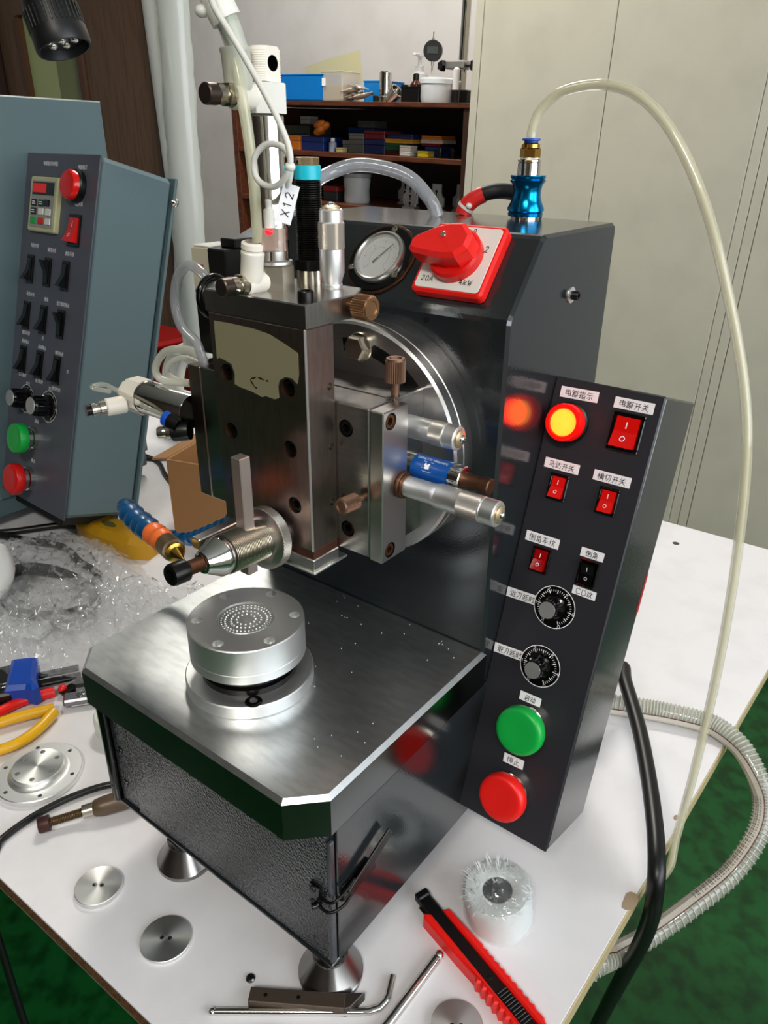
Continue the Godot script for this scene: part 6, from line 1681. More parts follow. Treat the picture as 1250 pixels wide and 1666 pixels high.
	part(up, "tube", MB.new().tube(curve([Vector3(0.1190, 0.3990, -0.1085), Vector3(0.1180, 0.4030, -0.1080), Vector3(0.1160, 0.4120, -0.1060), Vector3(0.1080, 0.4300, -0.1020), Vector3(0.0900, 0.4560, -0.1150), Vector3(0.0300, 0.5600, -0.1800), Vector3(-0.10, 0.80, -0.30), Vector3(-0.2, 1.3, -0.4), Vector3(-0.2, 1.95, -0.4)], 8), 0.0060, 14).mesh(), sm(0.72, 0.73, 0.68, 0.35))
	part(up, "white_wrap", MB.new().tube(curve([Vector3(0.1150, 0.4145, -0.1050), Vector3(0.1095, 0.4270, -0.1025), Vector3(0.0990, 0.4430, -0.1080), Vector3(0.0800, 0.4740, -0.1250)], 6), 0.0086, 14).ball(Vector3(0.1060, 0.4185, -0.0960), Vector3(0.0040, 0.0032, 0.0040), 12, 7).mesh(), mat.white, Transform3D(), "white tape wrap")
	var sc := thing("sensor_cable", "thin pale sensor cable tied in a loop with a white paper tag", "cable", at(0.1568, 0.318, -0.10))
	part(sc, "cable_run", MB.new().tube(curve([Vector3(0.1150, 0.4300, -0.0960), Vector3(0.1217, 0.4200, -0.0900), Vector3(0.1316, 0.4081, -0.0900), Vector3(0.1417, 0.3963, -0.0900), Vector3(0.1559, 0.3788, -0.0900), Vector3(0.1659, 0.3646, -0.0900), Vector3(0.1717, 0.3532, -0.0900), Vector3(0.1721, 0.3444, -0.0900), Vector3(0.1671, 0.3377, -0.0900), Vector3(0.1590, 0.3338, -0.0900), Vector3(0.1497, 0.3354, -0.0900), Vector3(0.1450, 0.3408, -0.0900), Vector3(0.1462, 0.3484, -0.0900), Vector3(0.1517, 0.3539, -0.0920), Vector3(0.1590, 0.3545, -0.0940), Vector3(0.1659, 0.3507, -0.0950), Vector3(0.1677, 0.3436, -0.0950), Vector3(0.1648, 0.3351, -0.0955), Vector3(0.1530, 0.3270, -0.1000), Vector3(0.1360, 0.3240, -0.1130)], 8), 0.0017, 10).mesh(), mat.cord)
	part(sc, "tie", MB.new().ball(Vector3(0.1716, 0.3440, -0.0905), Vector3(0.0030, 0.0026, 0.0030), 12, 7).mesh(), mat.white)
	var tg := Transform3D(Basis(Vector3.UP, 0.70) * Basis(Vector3.BACK, -0.30), Vector3(0.1640, 0.3255, -0.0950))
	var paper := MB.new().box(Vector3(-0.0045, -0.0105, 0), Vector3(0.0045, 0.0100, 0.0004), 0.0001)
	var tx := MB.new()
	write(tx, "X12", Vector2(0, 0), Vector2(0.0036, 0.0044), 0.0046, 0.0005, func(p: Vector2): return Vector3(-0.0022 - p.y, -0.0070 + p.x, 0.0006))
	part(sc, "paper_tag", multi([paper, tx]), [mat.white_paper, mat.ink], tg, "white tag marked X12")
	solo("short_air_tube", "grey clear tube bent over left of the cap plate", "hose", MB.new().tube(curve([Vector3(0.0610, 0.2600, -0.1230), Vector3(0.0590, 0.2680, -0.1230), Vector3(0.0553, 0.2748, -0.1220), Vector3(0.0382, 0.2781, -0.1250), Vector3(0.0248, 0.2694, -0.1250), Vector3(0.0183, 0.2516, -0.1250), Vector3(0.0223, 0.2344, -0.1250), Vector3(0.0341, 0.2227, -0.1280), Vector3(0.0375, 0.2070, -0.1300)], 8), 0.0036, 12).mesh(), mat.tube_grey)
	solo("curled_tube", "larger curl of pale tube left of the slide's end plate", "hose", MB.new().tube(curve([Vector3(0.0340, 0.2074, -0.1350), Vector3(0.0283, 0.2124, -0.1330), Vector3(0.0163, 0.2145, -0.1320), Vector3(-0.0062, 0.2100, -0.1300), Vector3(-0.0219, 0.1948, -0.1300), Vector3(-0.0175, 0.1850, -0.1320), Vector3(0.0036, 0.1840, -0.1420)], 8), 0.0030, 12).mesh(), mat.tube_milky)
	solo("curled_tube", "smaller curl of pale tube inside the larger curl", "hose", MB.new().tube(curve([Vector3(0.0264, 0.1960, -0.1480), Vector3(0.0054, 0.2003, -0.1480), Vector3(-0.0092, 0.2012, -0.1480), Vector3(-0.0232, 0.1954, -0.1460), Vector3(-0.0267, 0.1868, -0.1440), Vector3(-0.0170, 0.1834, -0.1440), Vector3(-0.0037, 0.1835, -0.1440)], 8), 0.0022, 10).mesh(), mat.tube_milky)
	solo("side_air_tube", "thin clear tube along the side cylinder to the blue collar", "hose", MB.new().tube(curve([Vector3(-0.0440, 0.1780, -0.1010), Vector3(-0.0560, 0.1790, -0.0960), Vector3(-0.0660, 0.1782, -0.1000), Vector3(-0.0600, 0.1795, -0.1060), Vector3(-0.0454, 0.1780, -0.1065), Vector3(-0.0110, 0.1720, -0.1060), Vector3(0.0080, 0.1664, -0.1108), Vector3(0.0150, 0.1642, -0.1110)], 8), 0.0019, 12).mesh(), mat.tube)
	# tall plastic sleeve hanging behind the machine
	var sl := MB.new()
	var fn := FastNoiseLite.new()
	fn.seed = 4
	fn.frequency = 3.0
	var rows := 90
	var seg := 28
	for i in rows + 1:
		var y := lerpf(1.2, -0.06, float(i) / rows)
		var cx := -0.7150 + 0.030 * clampf((0.55 - y) / 0.6, -1.5, 1.0) * -1.0
		var fold := 1.0 - 0.25 * smoothstep(0.02, -0.06, y)
		for k in seg + 1:
			var a := TAU * k / seg
			var w := 0.0022 * absf(fn.get_noise_3d(cos(a) * 0.25, y * 3.0 + cos(a) * 0.3, sin(a) * 0.25)) * 4.0
			var r := Vector2(0.034 + 0.003 * sin(y * 9.0), 0.020) * fold
			sl.vert(Vector3(cx + cos(a) * (r.x + w), y, -0.75 - sin(a) * (r.y + w)), Vector3(cos(a), 0, -sin(a)), Vector2.ZERO)
	for i in rows:
		for k in seg:
			var q := i * (seg + 1) + k
			sl.ix.append_array([q, q + 1, q + seg + 2, q, q + seg + 2, q + seg + 1])
	var ps := thing("plastic_sleeve", "tall milky plastic sleeve hanging in front of the wall behind the machine", "plastic sleeve", at(-0.715, -0.06, -0.75))
	part(ps, "sleeve_film", sl.mesh(), clear(0.90, 0.91, 0.88, 0.62, 0.22))
	part(ps, "core_roll", MB.new().lathe([Vector2(0.018, -0.06), Vector2(0.018, 1.2)], 20).mesh(), sm(0.80, 0.80, 0.77, 0.6), Transform3D(Basis(Vector3.BACK, 0.045), Vector3(-0.744, 0.0, -0.752)))


# ------------------------------------------------------------------ what lies on the bench
func film_heap(cells: int, size: Vector2, height: float, seed_: int, edge := 0.25) -> ArrayMesh:      # a crumpled sheet of clear film
	var f := FastNoiseLite.new()
	f.seed = seed_
	f.frequency = 11.0
	f.fractal_octaves = 3
	f.fractal_gain = 0.45
	f.fractal_type = FastNoiseLite.FRACTAL_RIDGED
	var m := MB.new()
	var hs := []
	for i in cells + 1:
		for k in cells + 1:
			var u := Vector2(float(i) / cells - 0.5, float(k) / cells - 0.5) * 2.0
			var d := 1.0 - clampf((u.length() - (1.0 - edge)) / edge, 0.0, 1.0)
			var n := f.get_noise_2d(u.x * size.x, u.y * size.y) * 0.5 + 0.5
			hs.append(Vector3(u.x * size.x / 2 + 0.006 * f.get_noise_2d(u.y, u.x + 3.0), (0.10 + 0.90 * n) * height * d + 0.001, u.y * size.y / 2))
	var nn := cells + 1
	for i in nn:
		for k in nn:
			var dx: Vector3 = hs[mini(i + 1, cells) * nn + k] - hs[maxi(i - 1, 0) * nn + k]
			var dz: Vector3 = hs[i * nn + mini(k + 1, cells)] - hs[i * nn + maxi(k - 1, 0)]
			m.vert(hs[i * nn + k], dz.cross(dx))
	for i in cells:
		for k in cells:
			var mid: Vector3 = (hs[i * nn + k] + hs[(i + 1) * nn + k + 1]) / 2.0
			if Vector2(mid.x / size.x, mid.z / size.y).length() > 0.5:
				continue
			var q := i * nn + k
			m.ix.append_array([q, q + nn, q + nn + 1, q, q + nn + 1, q + 1])
	return m.mesh()


func bench_things() -> void:
	var small := [[Vector3(0.0272, T, 0.0260), "small bright aluminium disc with two pin holes, nearest the left bench edge", 0.0192, 0.0050], [Vector3(0.1088, T, 0.0205), "small grey aluminium disc lying in front of the foot", 0.0200, 0.0030], [Vector3(0.3255, T, -0.0630), "aluminium disc cut by the bottom of the photo beside the knife", 0.0190, 0.0040], [Vector3(0.2350, T, 0.0300), "aluminium disc barely in view under the hex key", 0.0190, 0.0030]]
	for q in small:
		var r: float = q[2]
		var h: float = q[3]
		var d := thing("aluminium_disc", q[1], "metal disc", at(q[0].x, q[0].y, q[0].z), "loose aluminium discs")
		part(d, "disc_body", MB.new().lathe([Vector2(0, 0), Vector2(r, 0), Vector2(r, h - 0.0005), Vector2(r - 0.0005, h), Vector2(0, h)], 56, 20.0).mesh(), mat.turned, frame_of[d])
		for s in [-1.0, 1.0]:
			part(d, "pin_hole", MB.new().lathe([Vector2(0.0017, 0), Vector2(0.0012, 0.0003), Vector2(0, 0.0003)], 14).mesh(), sm(0.3, 0.3, 0.3, 0.3, 0.9), at(q[0].x + 0.0026 * s, T + h, q[0].z - 0.0018 * s))
	var fl := Vector3(-0.1300, T, -0.0130)
	var fd := thing("stepped_flange", "stepped aluminium flange with six holes left of the machine base", "machine part", at(fl.x, fl.y, fl.z))
	var fh := []
	for k in 6:
		var a := 0.5 + TAU * k / 6
		fh.append([Vector3(cos(a) * 0.0345, 0.0060, sin(a) * 0.0345), Vector3.UP, 0.0020, 0.005])
		fh.append([Vector3(cos(a + 0.3) * 0.0185, 0.0130, sin(a + 0.3) * 0.0185), Vector3.UP, 0.0024, 0.005])
	var core := MB.new().lathe([Vector2(0, 0.0010), Vector2(0.0398, 0.0010), Vector2(0.0398, 0.0060), Vector2(0, 0.0060)], 56).mesh()
	var low := []
	var high := []
	for h in fh:
		(low if h[0].y < 0.01 else high).append(h)
	part(fd, "flange_body", joined(drilled(core, mat.alu_turned, low), MB.new().lathe([Vector2(0.02, 0), Vector2(0.0400, 0), Vector2(0.0406, 0.0006), Vector2(0.0406, 0.0053), Vector2(0.0398, 0.0060)], 64, 20.0), mat.alu_turned), null, frame_of[fd])
	var boss := MB.new().lathe([Vector2(0, 0.0060), Vector2(0.0236, 0.0060), Vector2(0.0236, 0.0130), Vector2(0, 0.0130)], 48).mesh()
	part(fd, "boss", joined(drilled(boss, mat.turned, high), MB.new().lathe([Vector2(0.0285, 0.0060), Vector2(0.0262, 0.0068), Vector2(0.0246, 0.0085), Vector2(0.0243, 0.0124), Vector2(0.0236, 0.0130)], 56, 30.0), mat.alu_turned), null, frame_of[fd])
	var sc := thing("small_screw", "tiny loose screw lying flat near the front foot", "screw", at(0.1836, T, 0.0012))
	part(sc, "screw_head", MB.new().lathe([Vector2(0.0036, 0), Vector2(0.0036, 0.0012), Vector2(0.0026, 0.0022), Vector2(0, 0.0024)], 18).mesh(), sm(0.42, 0.42, 0.42, 0.25, 1.0), frame_of[sc])
	part(sc, "slot", MB.new().box(Vector3(-0.0018, 0.0022, -0.0004), Vector3(0.0018, 0.0026, 0.0004), 0).box(Vector3(-0.0004, 0.0022, -0.0018), Vector3(0.0004, 0.0026, 0.0018), 0).mesh(), mat.hole, frame_of[sc])
	# turning tool: shank and cutting nose
	var tb := Transform3D(Basis(Vector3.UP, atan2(0.0450, 0.0680)), Vector3(0.1960, T, 0.0135))
	var tt := thing("turning_tool", "dull brown square turning tool lying against the front foot", "tool", tb)
	part(tt, "shank", MB.new().box(Vector3(0.0, 0, -0.0055), Vector3(0.0700, 0.0100, 0.0055), 0.0006).mesh(), sm(0.36, 0.31, 0.27, 0.5, 0.7), tb)
	var nose := MB.new()
	nose.xf = Transform3D(Basis(Vector3.RIGHT, -PI / 2), Vector3.ZERO)
	nose.prism(PackedVector2Array([Vector2(0.0700, -0.0055), Vector2(0.0740, -0.0040), Vector2(0.0835, 0.0075), Vector2(0.0690, 0.0060), Vector2(0.0640, 0.0055)]), 0.0, 0.0095, 0.0005)
	part(tt, "cutting_nose", nose.mesh(), sm(0.30, 0.27, 0.25, 0.45, 0.7), tb)
	for x in [0.0120, 0.0360]:
		part(tt, "dimple", MB.new().lathe([Vector2(0.0015, 0), Vector2(0.0011, 0.0002), Vector2(0, 0.0002)], 14).mesh(), mat.oxide, tb * at(x, 0.0100, 0.0))
	# hex keys
	var hexp := circle(0.0030, 6)
	for q in [[[Vector3(0.1825, 0, 0.0345), Vector3(0.2650, 0, -0.0290), Vector3(0.2730, 0, -0.0360), Vector3(0.2755, 0, -0.0430), Vector3(0.2745, 0, -0.0500), Vector3(0.2680, 0, -0.0640)], 0.0027, "chrome ball-end hex key lying in front of the turning tool"], [[Vector3(0.2868, 0, -0.0955), Vector3(0.2866, 0, -0.0600), Vector3(0.2858, 0, -0.0100), Vector3(0.2850, 0, 0.030)], 0.0036, "thicker chrome hex key pointing away beside the knife"]]:
		var pts := []
		for p in q[0]:
			pts.append(Vector3(p.x, T + q[1], p.z))
		var hk := thing("hex_key", q[2], "hex key", at(pts[0].x, T, pts[0].z), "hex keys by the front foot")
		var m := MB.new().tube(pts if pts.size() < 5 else [pts[0], pts[1], pts[1].lerp(pts[2], 0.6), pts[2].lerp(pts[3], 0.5), pts[3].lerp(pts[4], 0.4), pts[4], pts[5]], q[1], 6)
		part(hk, "shaft", m.mesh(), mat.chrome)
		part(hk, "ball_end", MB.new().ball(pts[0] + (pts[0] - pts[1]).normalized() * q[1] * 0.9, Vector3.ONE * q[1] * 1.02, 12, 8).mesh(), mat.chrome)
	snap_knife()
	tape_roll()
	hand_tools()
	# grinding spindle with a hex bolt, half under the box
	var gs := thing("grinding_spindle", "brown wooden handled bolt sticking out from under the left of the machine", "tool", at(-0.0460, T, -0.0090))
	var ga := Vector3(-0.0660, T + 0.0080, 0.0245)
	var gd := Vector3(0.0390, 0.0035, -0.0660).normalized()
	var gx := aim(ga, gd)
	part(gs, "bolt_head", MB.new().lathe([Vector2(0, 0), Vector2(0.0066, 0), Vector2(0.0072, 0.001), Vector2(0.0072, 0.0095), Vector2(0.0066, 0.0102), Vector2(0, 0.0102)], 28).mesh(), sm(0.30, 0.20, 0.19, 0.5, 0.7), gx)
	part(gs, "bolt_thread", MB.new().lathe(thread(0.0042, 0.0100, 0.0380, 0.0013, 0.0007), 20).mesh(), sm(0.46, 0.38, 0.28, 0.4, 0.9), gx)
	part(gs, "ferrule", MB.new().lathe([Vector2(0.0046, 0.0375), Vector2(0.0062, 0.0380), Vector2(0.0064, 0.0470), Vector2(0.0060, 0.0475)], 26).mesh(), mat.nickel, gx)
	part(gs, "handle", MB.new().lathe([Vector2(0.0060, 0.0472), Vector2(0.0076, 0.0490), Vector2(0.0088, 0.0560), Vector2(0.0092, 0.0720), Vector2(0.0086, 0.0860), Vector2(0.006, 0.092), Vector2(0, 0.092)], 28, 50.0).mesh(), sm(0.36, 0.29, 0.22, 0.4, 0.2), gx)
	solo("thin_cable", "thin black cable running from under the machine to the left bench edge", "cable", MB.new().tube(curve([Vector3(0.02, T + 0.0036, -0.085), Vector3(-0.03, T + 0.0036, -0.066), Vector3(-0.0600, T + 0.0036, -0.0480), Vector3(-0.0766, T + 0.0036, -0.0162), Vector3(-0.0838, T + 0.0036, 0.0172), Vector3(-0.0825, T + 0.0036, 0.0500), Vector3(-0.075, T + 0.0036, 0.060), Vector3(-0.068, T - 0.004, 0.0760), Vector3(-0.065, T - 0.06, 0.082), Vector3(-0.02, -0.6, 0.09), Vector3(0.02, -0.95, 0.05)], 8), 0.0033, 12).mesh(), mat.black)
	solo("white_tape_roll", "milky white tape roll standing behind the left corner of the machine base", "tape roll", MB.new().lathe([Vector2(0, 0), Vector2(0.0215, 0), Vector2(0.0225, 0.002), Vector2(0.0225, 0.0200), Vector2(0.0205, 0.0225), Vector2(0.0130, 0.0225), Vector2(0.0120, 0.0150), Vector2(0, 0.0150)], 36).mesh(), sm(0.86, 0.88, 0.84, 0.4), at(-0.1260, T, -0.1000))
	# yellow wrapped block, its cords, the cardboard box
	var yb := thing("yellow_pouch", "soft yellow pouch lying beside the grey machine's foot", "pouch", at(-0.488, T, -0.350))
	var ym := MB.new()
	var q0 := Vector3(-0.488, T, -0.350)
	ym.xf = Transform3D(Basis(Vector3.UP, 0.10), q0)
	var ypts := PackedVector2Array([Vector2(-0.085, -0.006), Vector2(-0.072, 0.012), Vector2(-0.03, 0.024), Vector2(0.03, 0.024), Vector2(0.082, 0.016), Vector2(0.088, -0.012), Vector2(0.06, -0.026), Vector2(0.0, -0.030), Vector2(-0.055, -0.024)])
	ym.xf = ym.xf * Transform3D(Basis(Vector3.RIGHT, -PI / 2), Vector3.ZERO)
	ym.prism(ypts, 0.0, 0.034, 0.010, true)
	part(yb, "pouch_body", ym.mesh(), sm(0.76, 0.56, 0.06, 0.5))
	part(yb, "pouch_print", MB.new().ball(Vector3(-0.490, T + 0.0340, -0.345), Vector3(0.018, 0.0004, 0.007), 12, 5).mesh(), sm(0.36, 0.38, 0.20, 0.5))
	for q in [[[Vector3(-0.565, T + 0.006, -0.346), Vector3(-0.60, T + 0.006, -0.320), Vector3(-0.64, T + 0.006, -0.26), Vector3(-0.70, T + 0.006, -0.2)], "black cord running left from the yellow pouch"], [[Vector3(-0.72, T + 0.006, -0.22), Vector3(-0.600, T + 0.006, -0.26), Vector3(-0.530, T + 0.006, -0.285), Vector3(-0.470, T + 0.006, -0.275), Vector3(-0.415, T + 0.006, -0.270), Vector3(-0.390, T + 0.006, -0.235)], "black cord curving in front of the yellow pouch"], [[Vector3(-0.76, T + 0.004, -0.60), Vector3(-0.70, T + 0.004, -0.595), Vector3(-0.64, T + 0.004, -0.565), Vector3(-0.56, T + 0.004, -0.53), Vector3(-0.50, T + 0.004, -0.49)], "black cord on the bench behind the grey machine"], [[Vector3(-0.76, T + 0.004, -0.57), Vector3(-0.70, T + 0.004, -0.62), Vector3(-0.66, T + 0.004, -0.70), Vector3(-0.55, T + 0.004, -0.72)], "thin black cord crossing behind the side cylinder"]]:
		solo("mains_cable", q[1], "cable", MB.new().tube(curve(q[0], 8), 0.0055 if q[0][0].z > -0.5 else 0.0038, 10).mesh(), mat.black)
	var kb := thing("cardboard_box", "open brown cardboard box behind the slide", "box", at(-0.41, T, -0.56))
	var kc := sm(0.62, 0.45, 0.28, 0.75)
	var kx := Transform3D(Basis(Vector3.UP, 0.291), Vector3(-0.4393, T, -0.4269))       # x along the wall in view, z out of it
	var ky := 0.128
	part(kb, "box_wall", MB.new().box(Vector3(0, 0, -0.003), Vector3(0.24, ky, 0), 0.0005).mesh(), kc, kx)
	part(kb, "box_wall", MB.new().box(Vector3(0, 0, -0.18), Vector3(0.003, ky, -0.003), 0.0005).mesh(), kc, kx)
	part(kb, "box_wall", MB.new().box(Vector3(0.237, 0, -0.18), Vector3(0.24, ky, -0.003), 0.0005).mesh(), kc, kx)
	part(kb, "box_wall", MB.new().box(Vector3(0.003, 0, -0.18), Vector3(0.237, ky, -0.177), 0.0005).mesh(), kc, kx)
	part(kb, "box_floor", MB.new().box(Vector3(0.003, 0, -0.177), Vector3(0.237, 0.003, -0.003), 0.0005).mesh(), kc, kx)
	for q in [[Vector3(0.0, ky, -0.09), 1.75, 0.028], [Vector3(0.24, ky, -0.09), -1.2, 0.05]]:
		var fm := MB.new()
		fm.xf = Transform3D(Basis(Vector3.BACK, q[1]), q[0])
		fm.box(Vector3(-0.0018, 0, -0.088), Vector3(0.0018, q[2], 0.088), 0.0005)
		part(kb, "box_flap", fm.mesh(), kc, kx)
	# bag with a coiled cable
	var bagm: Material = mat.wrap
	var bg := thing("clear_bag", "crumpled clear plastic bag heaped left of the machine with a cable inside", "plastic bag", at(-0.40, T, -0.19))
	part(bg, "bag_film", film_heap(80, Vector2(0.40, 0.30), 0.045, 5), bagm, Transform3D(Basis(Vector3.UP, -0.55), Vector3(-0.415, T, -0.175)))
	part(bg, "bag_fold", film_heap(70, Vector2(0.30, 0.22), 0.045, 17), mat.wrap_white, Transform3D(Basis(Vector3.UP, 0.3), Vector3(-0.30, T + 0.001, -0.185)))
	part(bg, "bag_neck", film_heap(36, Vector2(0.22, 0.12), 0.045, 29), bagm, Transform3D(Basis(Vector3.UP, 0.75), Vector3(-0.28, T + 0.001, -0.245)))
	var lp := []
	for k in 46:
		var a := TAU * k / 18.0
		lp.append(Vector3(-0.415 + cos(a) * (0.085 + 0.010 * sin(a * 0.7)), T + 0.009 + 0.008 * (k / 18), -0.190 + sin(a) * (0.052 + 0.006 * cos(a * 0.9))))
	solo("coiled_cable", "black cable coiled inside the clear plastic bag", "cable", MB.new().tube(curve(lp, 3), 0.0056, 10).mesh(), mat.black)
	solo("white_foam", "white foam strip standing at the left edge among the bags", "foam", MB.new().tube(curve([Vector3(-0.430, T + 0.022, -0.070), Vector3(-0.425, T + 0.030, -0.110), Vector3(-0.445, T + 0.046, -0.155), Vector3(-0.480, T + 0.066, -0.170)], 6), 0.015, 7).mesh(), sm(0.93, 0.93, 0.93, 0.5))
	var ws := thing("wrapped_strip", "film-wrapped pale strip at the left edge", "plastic bag", at(-0.36, T, -0.12))
	part(ws, "strip_film", film_heap(36, Vector2(0.20, 0.11), 0.05, 41), bagm, Transform3D(Basis(Vector3.UP, 0.5), Vector3(-0.385, T, -0.115)))
	part(ws, "strip_core", MB.new().box(Vector3(-0.07, 0.002, -0.016), Vector3(0.07, 0.016, 0.016), 0.004).mesh(), sm(0.85, 0.86, 0.86, 0.5), Transform3D(Basis(Vector3.UP, 0.5), Vector3(-0.40, T, -0.115)))
	# white hoses bundled behind the side cylinder
	var hb := thing("hose_bundle", "bundle of white hoses wrapped in film behind the side cylinder", "hose bundle", at(-0.80, T, -0.80))
	for k in 6:
		var s := 0.014 * k
		part(hb, "white_hose", MB.new().tube(curve([Vector3(-0.90 + s, T + 0.012, -0.80 - s), Vector3(-0.87 + s * 0.7, -0.14, -0.76), Vector3(-0.82 + s * 0.8, -0.055 + s * 0.3, -0.74), Vector3(-0.76 + s * 0.4, -0.020 - s, -0.76), Vector3(-0.71, -0.08, -0.80 - s), Vector3(-0.70, T + 0.012, -0.84 - s)], 8), 0.0095, 12).mesh(), sm(0.86, 0.86, 0.83, 0.4))
	# red stool behind
	var rs := thing("red_stool", "dark red plastic stool behind the bench on the left", "stool", at(-2.15, FL, -1.62))
	var rm := sm(0.55, 0.03, 0.035, 0.4)
	part(rs, "seat", MB.new().box(Vector3(-2.33, -0.375, -1.78), Vector3(-1.97, -0.345, -1.46), 0.012).mesh(), rm)
	for p in [Vector2(-2.29, -1.74), Vector2(-2.01, -1.74), Vector2(-2.29, -1.50), Vector2(-2.01, -1.50)]:
		part(rs, "leg", MB.new().box(Vector3(p.x - 0.03, FL, p.y - 0.03), Vector3(p.x + 0.03, -0.375, p.y + 0.03), 0.006).mesh(), rm)
	part(rs, "apron", MB.new().box(Vector3(-2.31, -0.46, -1.50), Vector3(-1.99, -0.375, -1.475), 0.004).mesh(), rm)
	# scraps on the floor
	for n in 3:
		var q: Vector2 = [Vector2(0.62, -0.74), Vector2(0.78, -0.36), Vector2(0.70, -0.20)][n]
		var sm_ := MB.new()
		for k in 4:
			sm_.ball(Vector3(rng.randf_range(-0.010, 0.010), 0.004, rng.randf_range(-0.010, 0.010)), Vector3(0.009, 0.004, 0.004), 8, 5)
		solo("paper_scrap", ["white paper crumb on the green floor nearest the right edge of the photo", "white paper crumb on the green floor inside the ribbed hose curl", "white paper crumb on the green floor nearest the bottom of the photo"][n], "scrap", sm_.mesh(), mat.white_paper, Transform3D(Basis(Vector3.UP, rng.randf() * 3.0), Vector3(q.x, FL, q.y)), "crumbs on the green floor")


func snap_knife() -> void:
	# laid along local x from the black tip to the red tail, y up, z across
	var b := Transform3D(Basis(Vector3.UP, -0.31), Vector3(0.2480, T, -0.1300))
	var k := thing("snap_knife", "red snap-off knife with a black blade carriage lying by the tape roll", "knife", b)
	var lay := Transform3D(Basis(Vector3.RIGHT, -PI / 2), Vector3.ZERO)
	var up := MB.new()
	up.xf = lay
	var a := PackedVector2Array([Vector2(0.022, 0.0052), Vector2(0.024, 0.0100), Vector2(0.060, 0.0120)])
	for i in 10:
		var x := 0.062 + i * 0.0062
		a.append(Vector2(x, 0.0125))
		a.append(Vector2(x + 0.0030, 0.0112))
	a.append_array(PackedVector2Array([Vector2(0.128, 0.0118), Vector2(0.136, 0.0075), Vector2(0.136, 0.0052)]))
	up.prism(a, 0.0, 0.0120, 0.0014)
	part(k, "handle_side", up.mesh(), mat.red_bright, b)
	var dn := MB.new()
	dn.xf = lay
	a = PackedVector2Array([Vector2(0.020, -0.0052), Vector2(0.016, -0.0095), Vector2(0.019, -0.0122), Vector2(0.060, -0.0108)])
	for i in 8:
		var x := 0.082 + i * 0.0062
		a.append(Vector2(x - 0.004, -0.0098))
		a.append(Vector2(x, -0.0120))
	a.append_array(PackedVector2Array([Vector2(0.136, -0.0118), Vector2(0.147, -0.0100), Vector2(0.150, -0.0040), Vector2(0.142, -0.0040), Vector2(0.136, -0.0052)]))
	dn.prism(a, 0.0, 0.0120, 0.0014)
	part(k, "handle_side", dn.mesh(), mat.red_bright, b)
	part(k, "handle_floor", MB.new().box(Vector3(0.022, 0.0, -0.0054), Vector3(0.138, 0.0040, 0.0054), 0.0004).mesh(), mat.red, b)
	part(k, "blade_carriage", MB.new().box(Vector3(0.002, 0.0042, -0.0050), Vector3(0.140, 0.0092, 0.0050), 0.0006).mesh(), sm(0.05, 0.05, 0.052, 0.35), b, "black blade carriage")
	part(k, "tip_guard", MB.new().box(Vector3(-0.002, 0.0030, -0.0068), Vector3(0.0270, 0.0086, 0.0052), 0.0012).box(Vector3(-0.003, 0.0035, -0.0070), Vector3(0.004, 0.0105, 0.0050), 0.0012).mesh(), mat.black, b)
	part(k, "blade", MB.new().box(Vector3(0.006, 0.0040, 0.0048), Vector3(0.024, 0.0050, 0.0072), 0.0002).mesh(), mat.chrome, b)
	var sl := MB.new()
	for i in 11:
		sl.box(Vector3(0.096 + i * 0.0026, 0.0092, -0.0046), Vector3(0.0974 + i * 0.0026, 0.0108, 0.0046), 0.0003)
	part(k, "slider", sl.mesh(), mat.black, b, "ribbed black slider")
	part(k, "carriage_hole", MB.new().lathe([Vector2(0.0018, 0), Vector2(0.0015, 0.0002), Vector2(0, 0.0002)], 16).mesh(), mat.hole, b * at(0.0840, 0.0092, 0.0))
	part(k, "end_clip", MB.new().box(Vector3(0.1300, 0.0092, -0.0052), Vector3(0.1380, 0.0125, 0.0052), 0.0008).mesh(), mat.oxide, b)


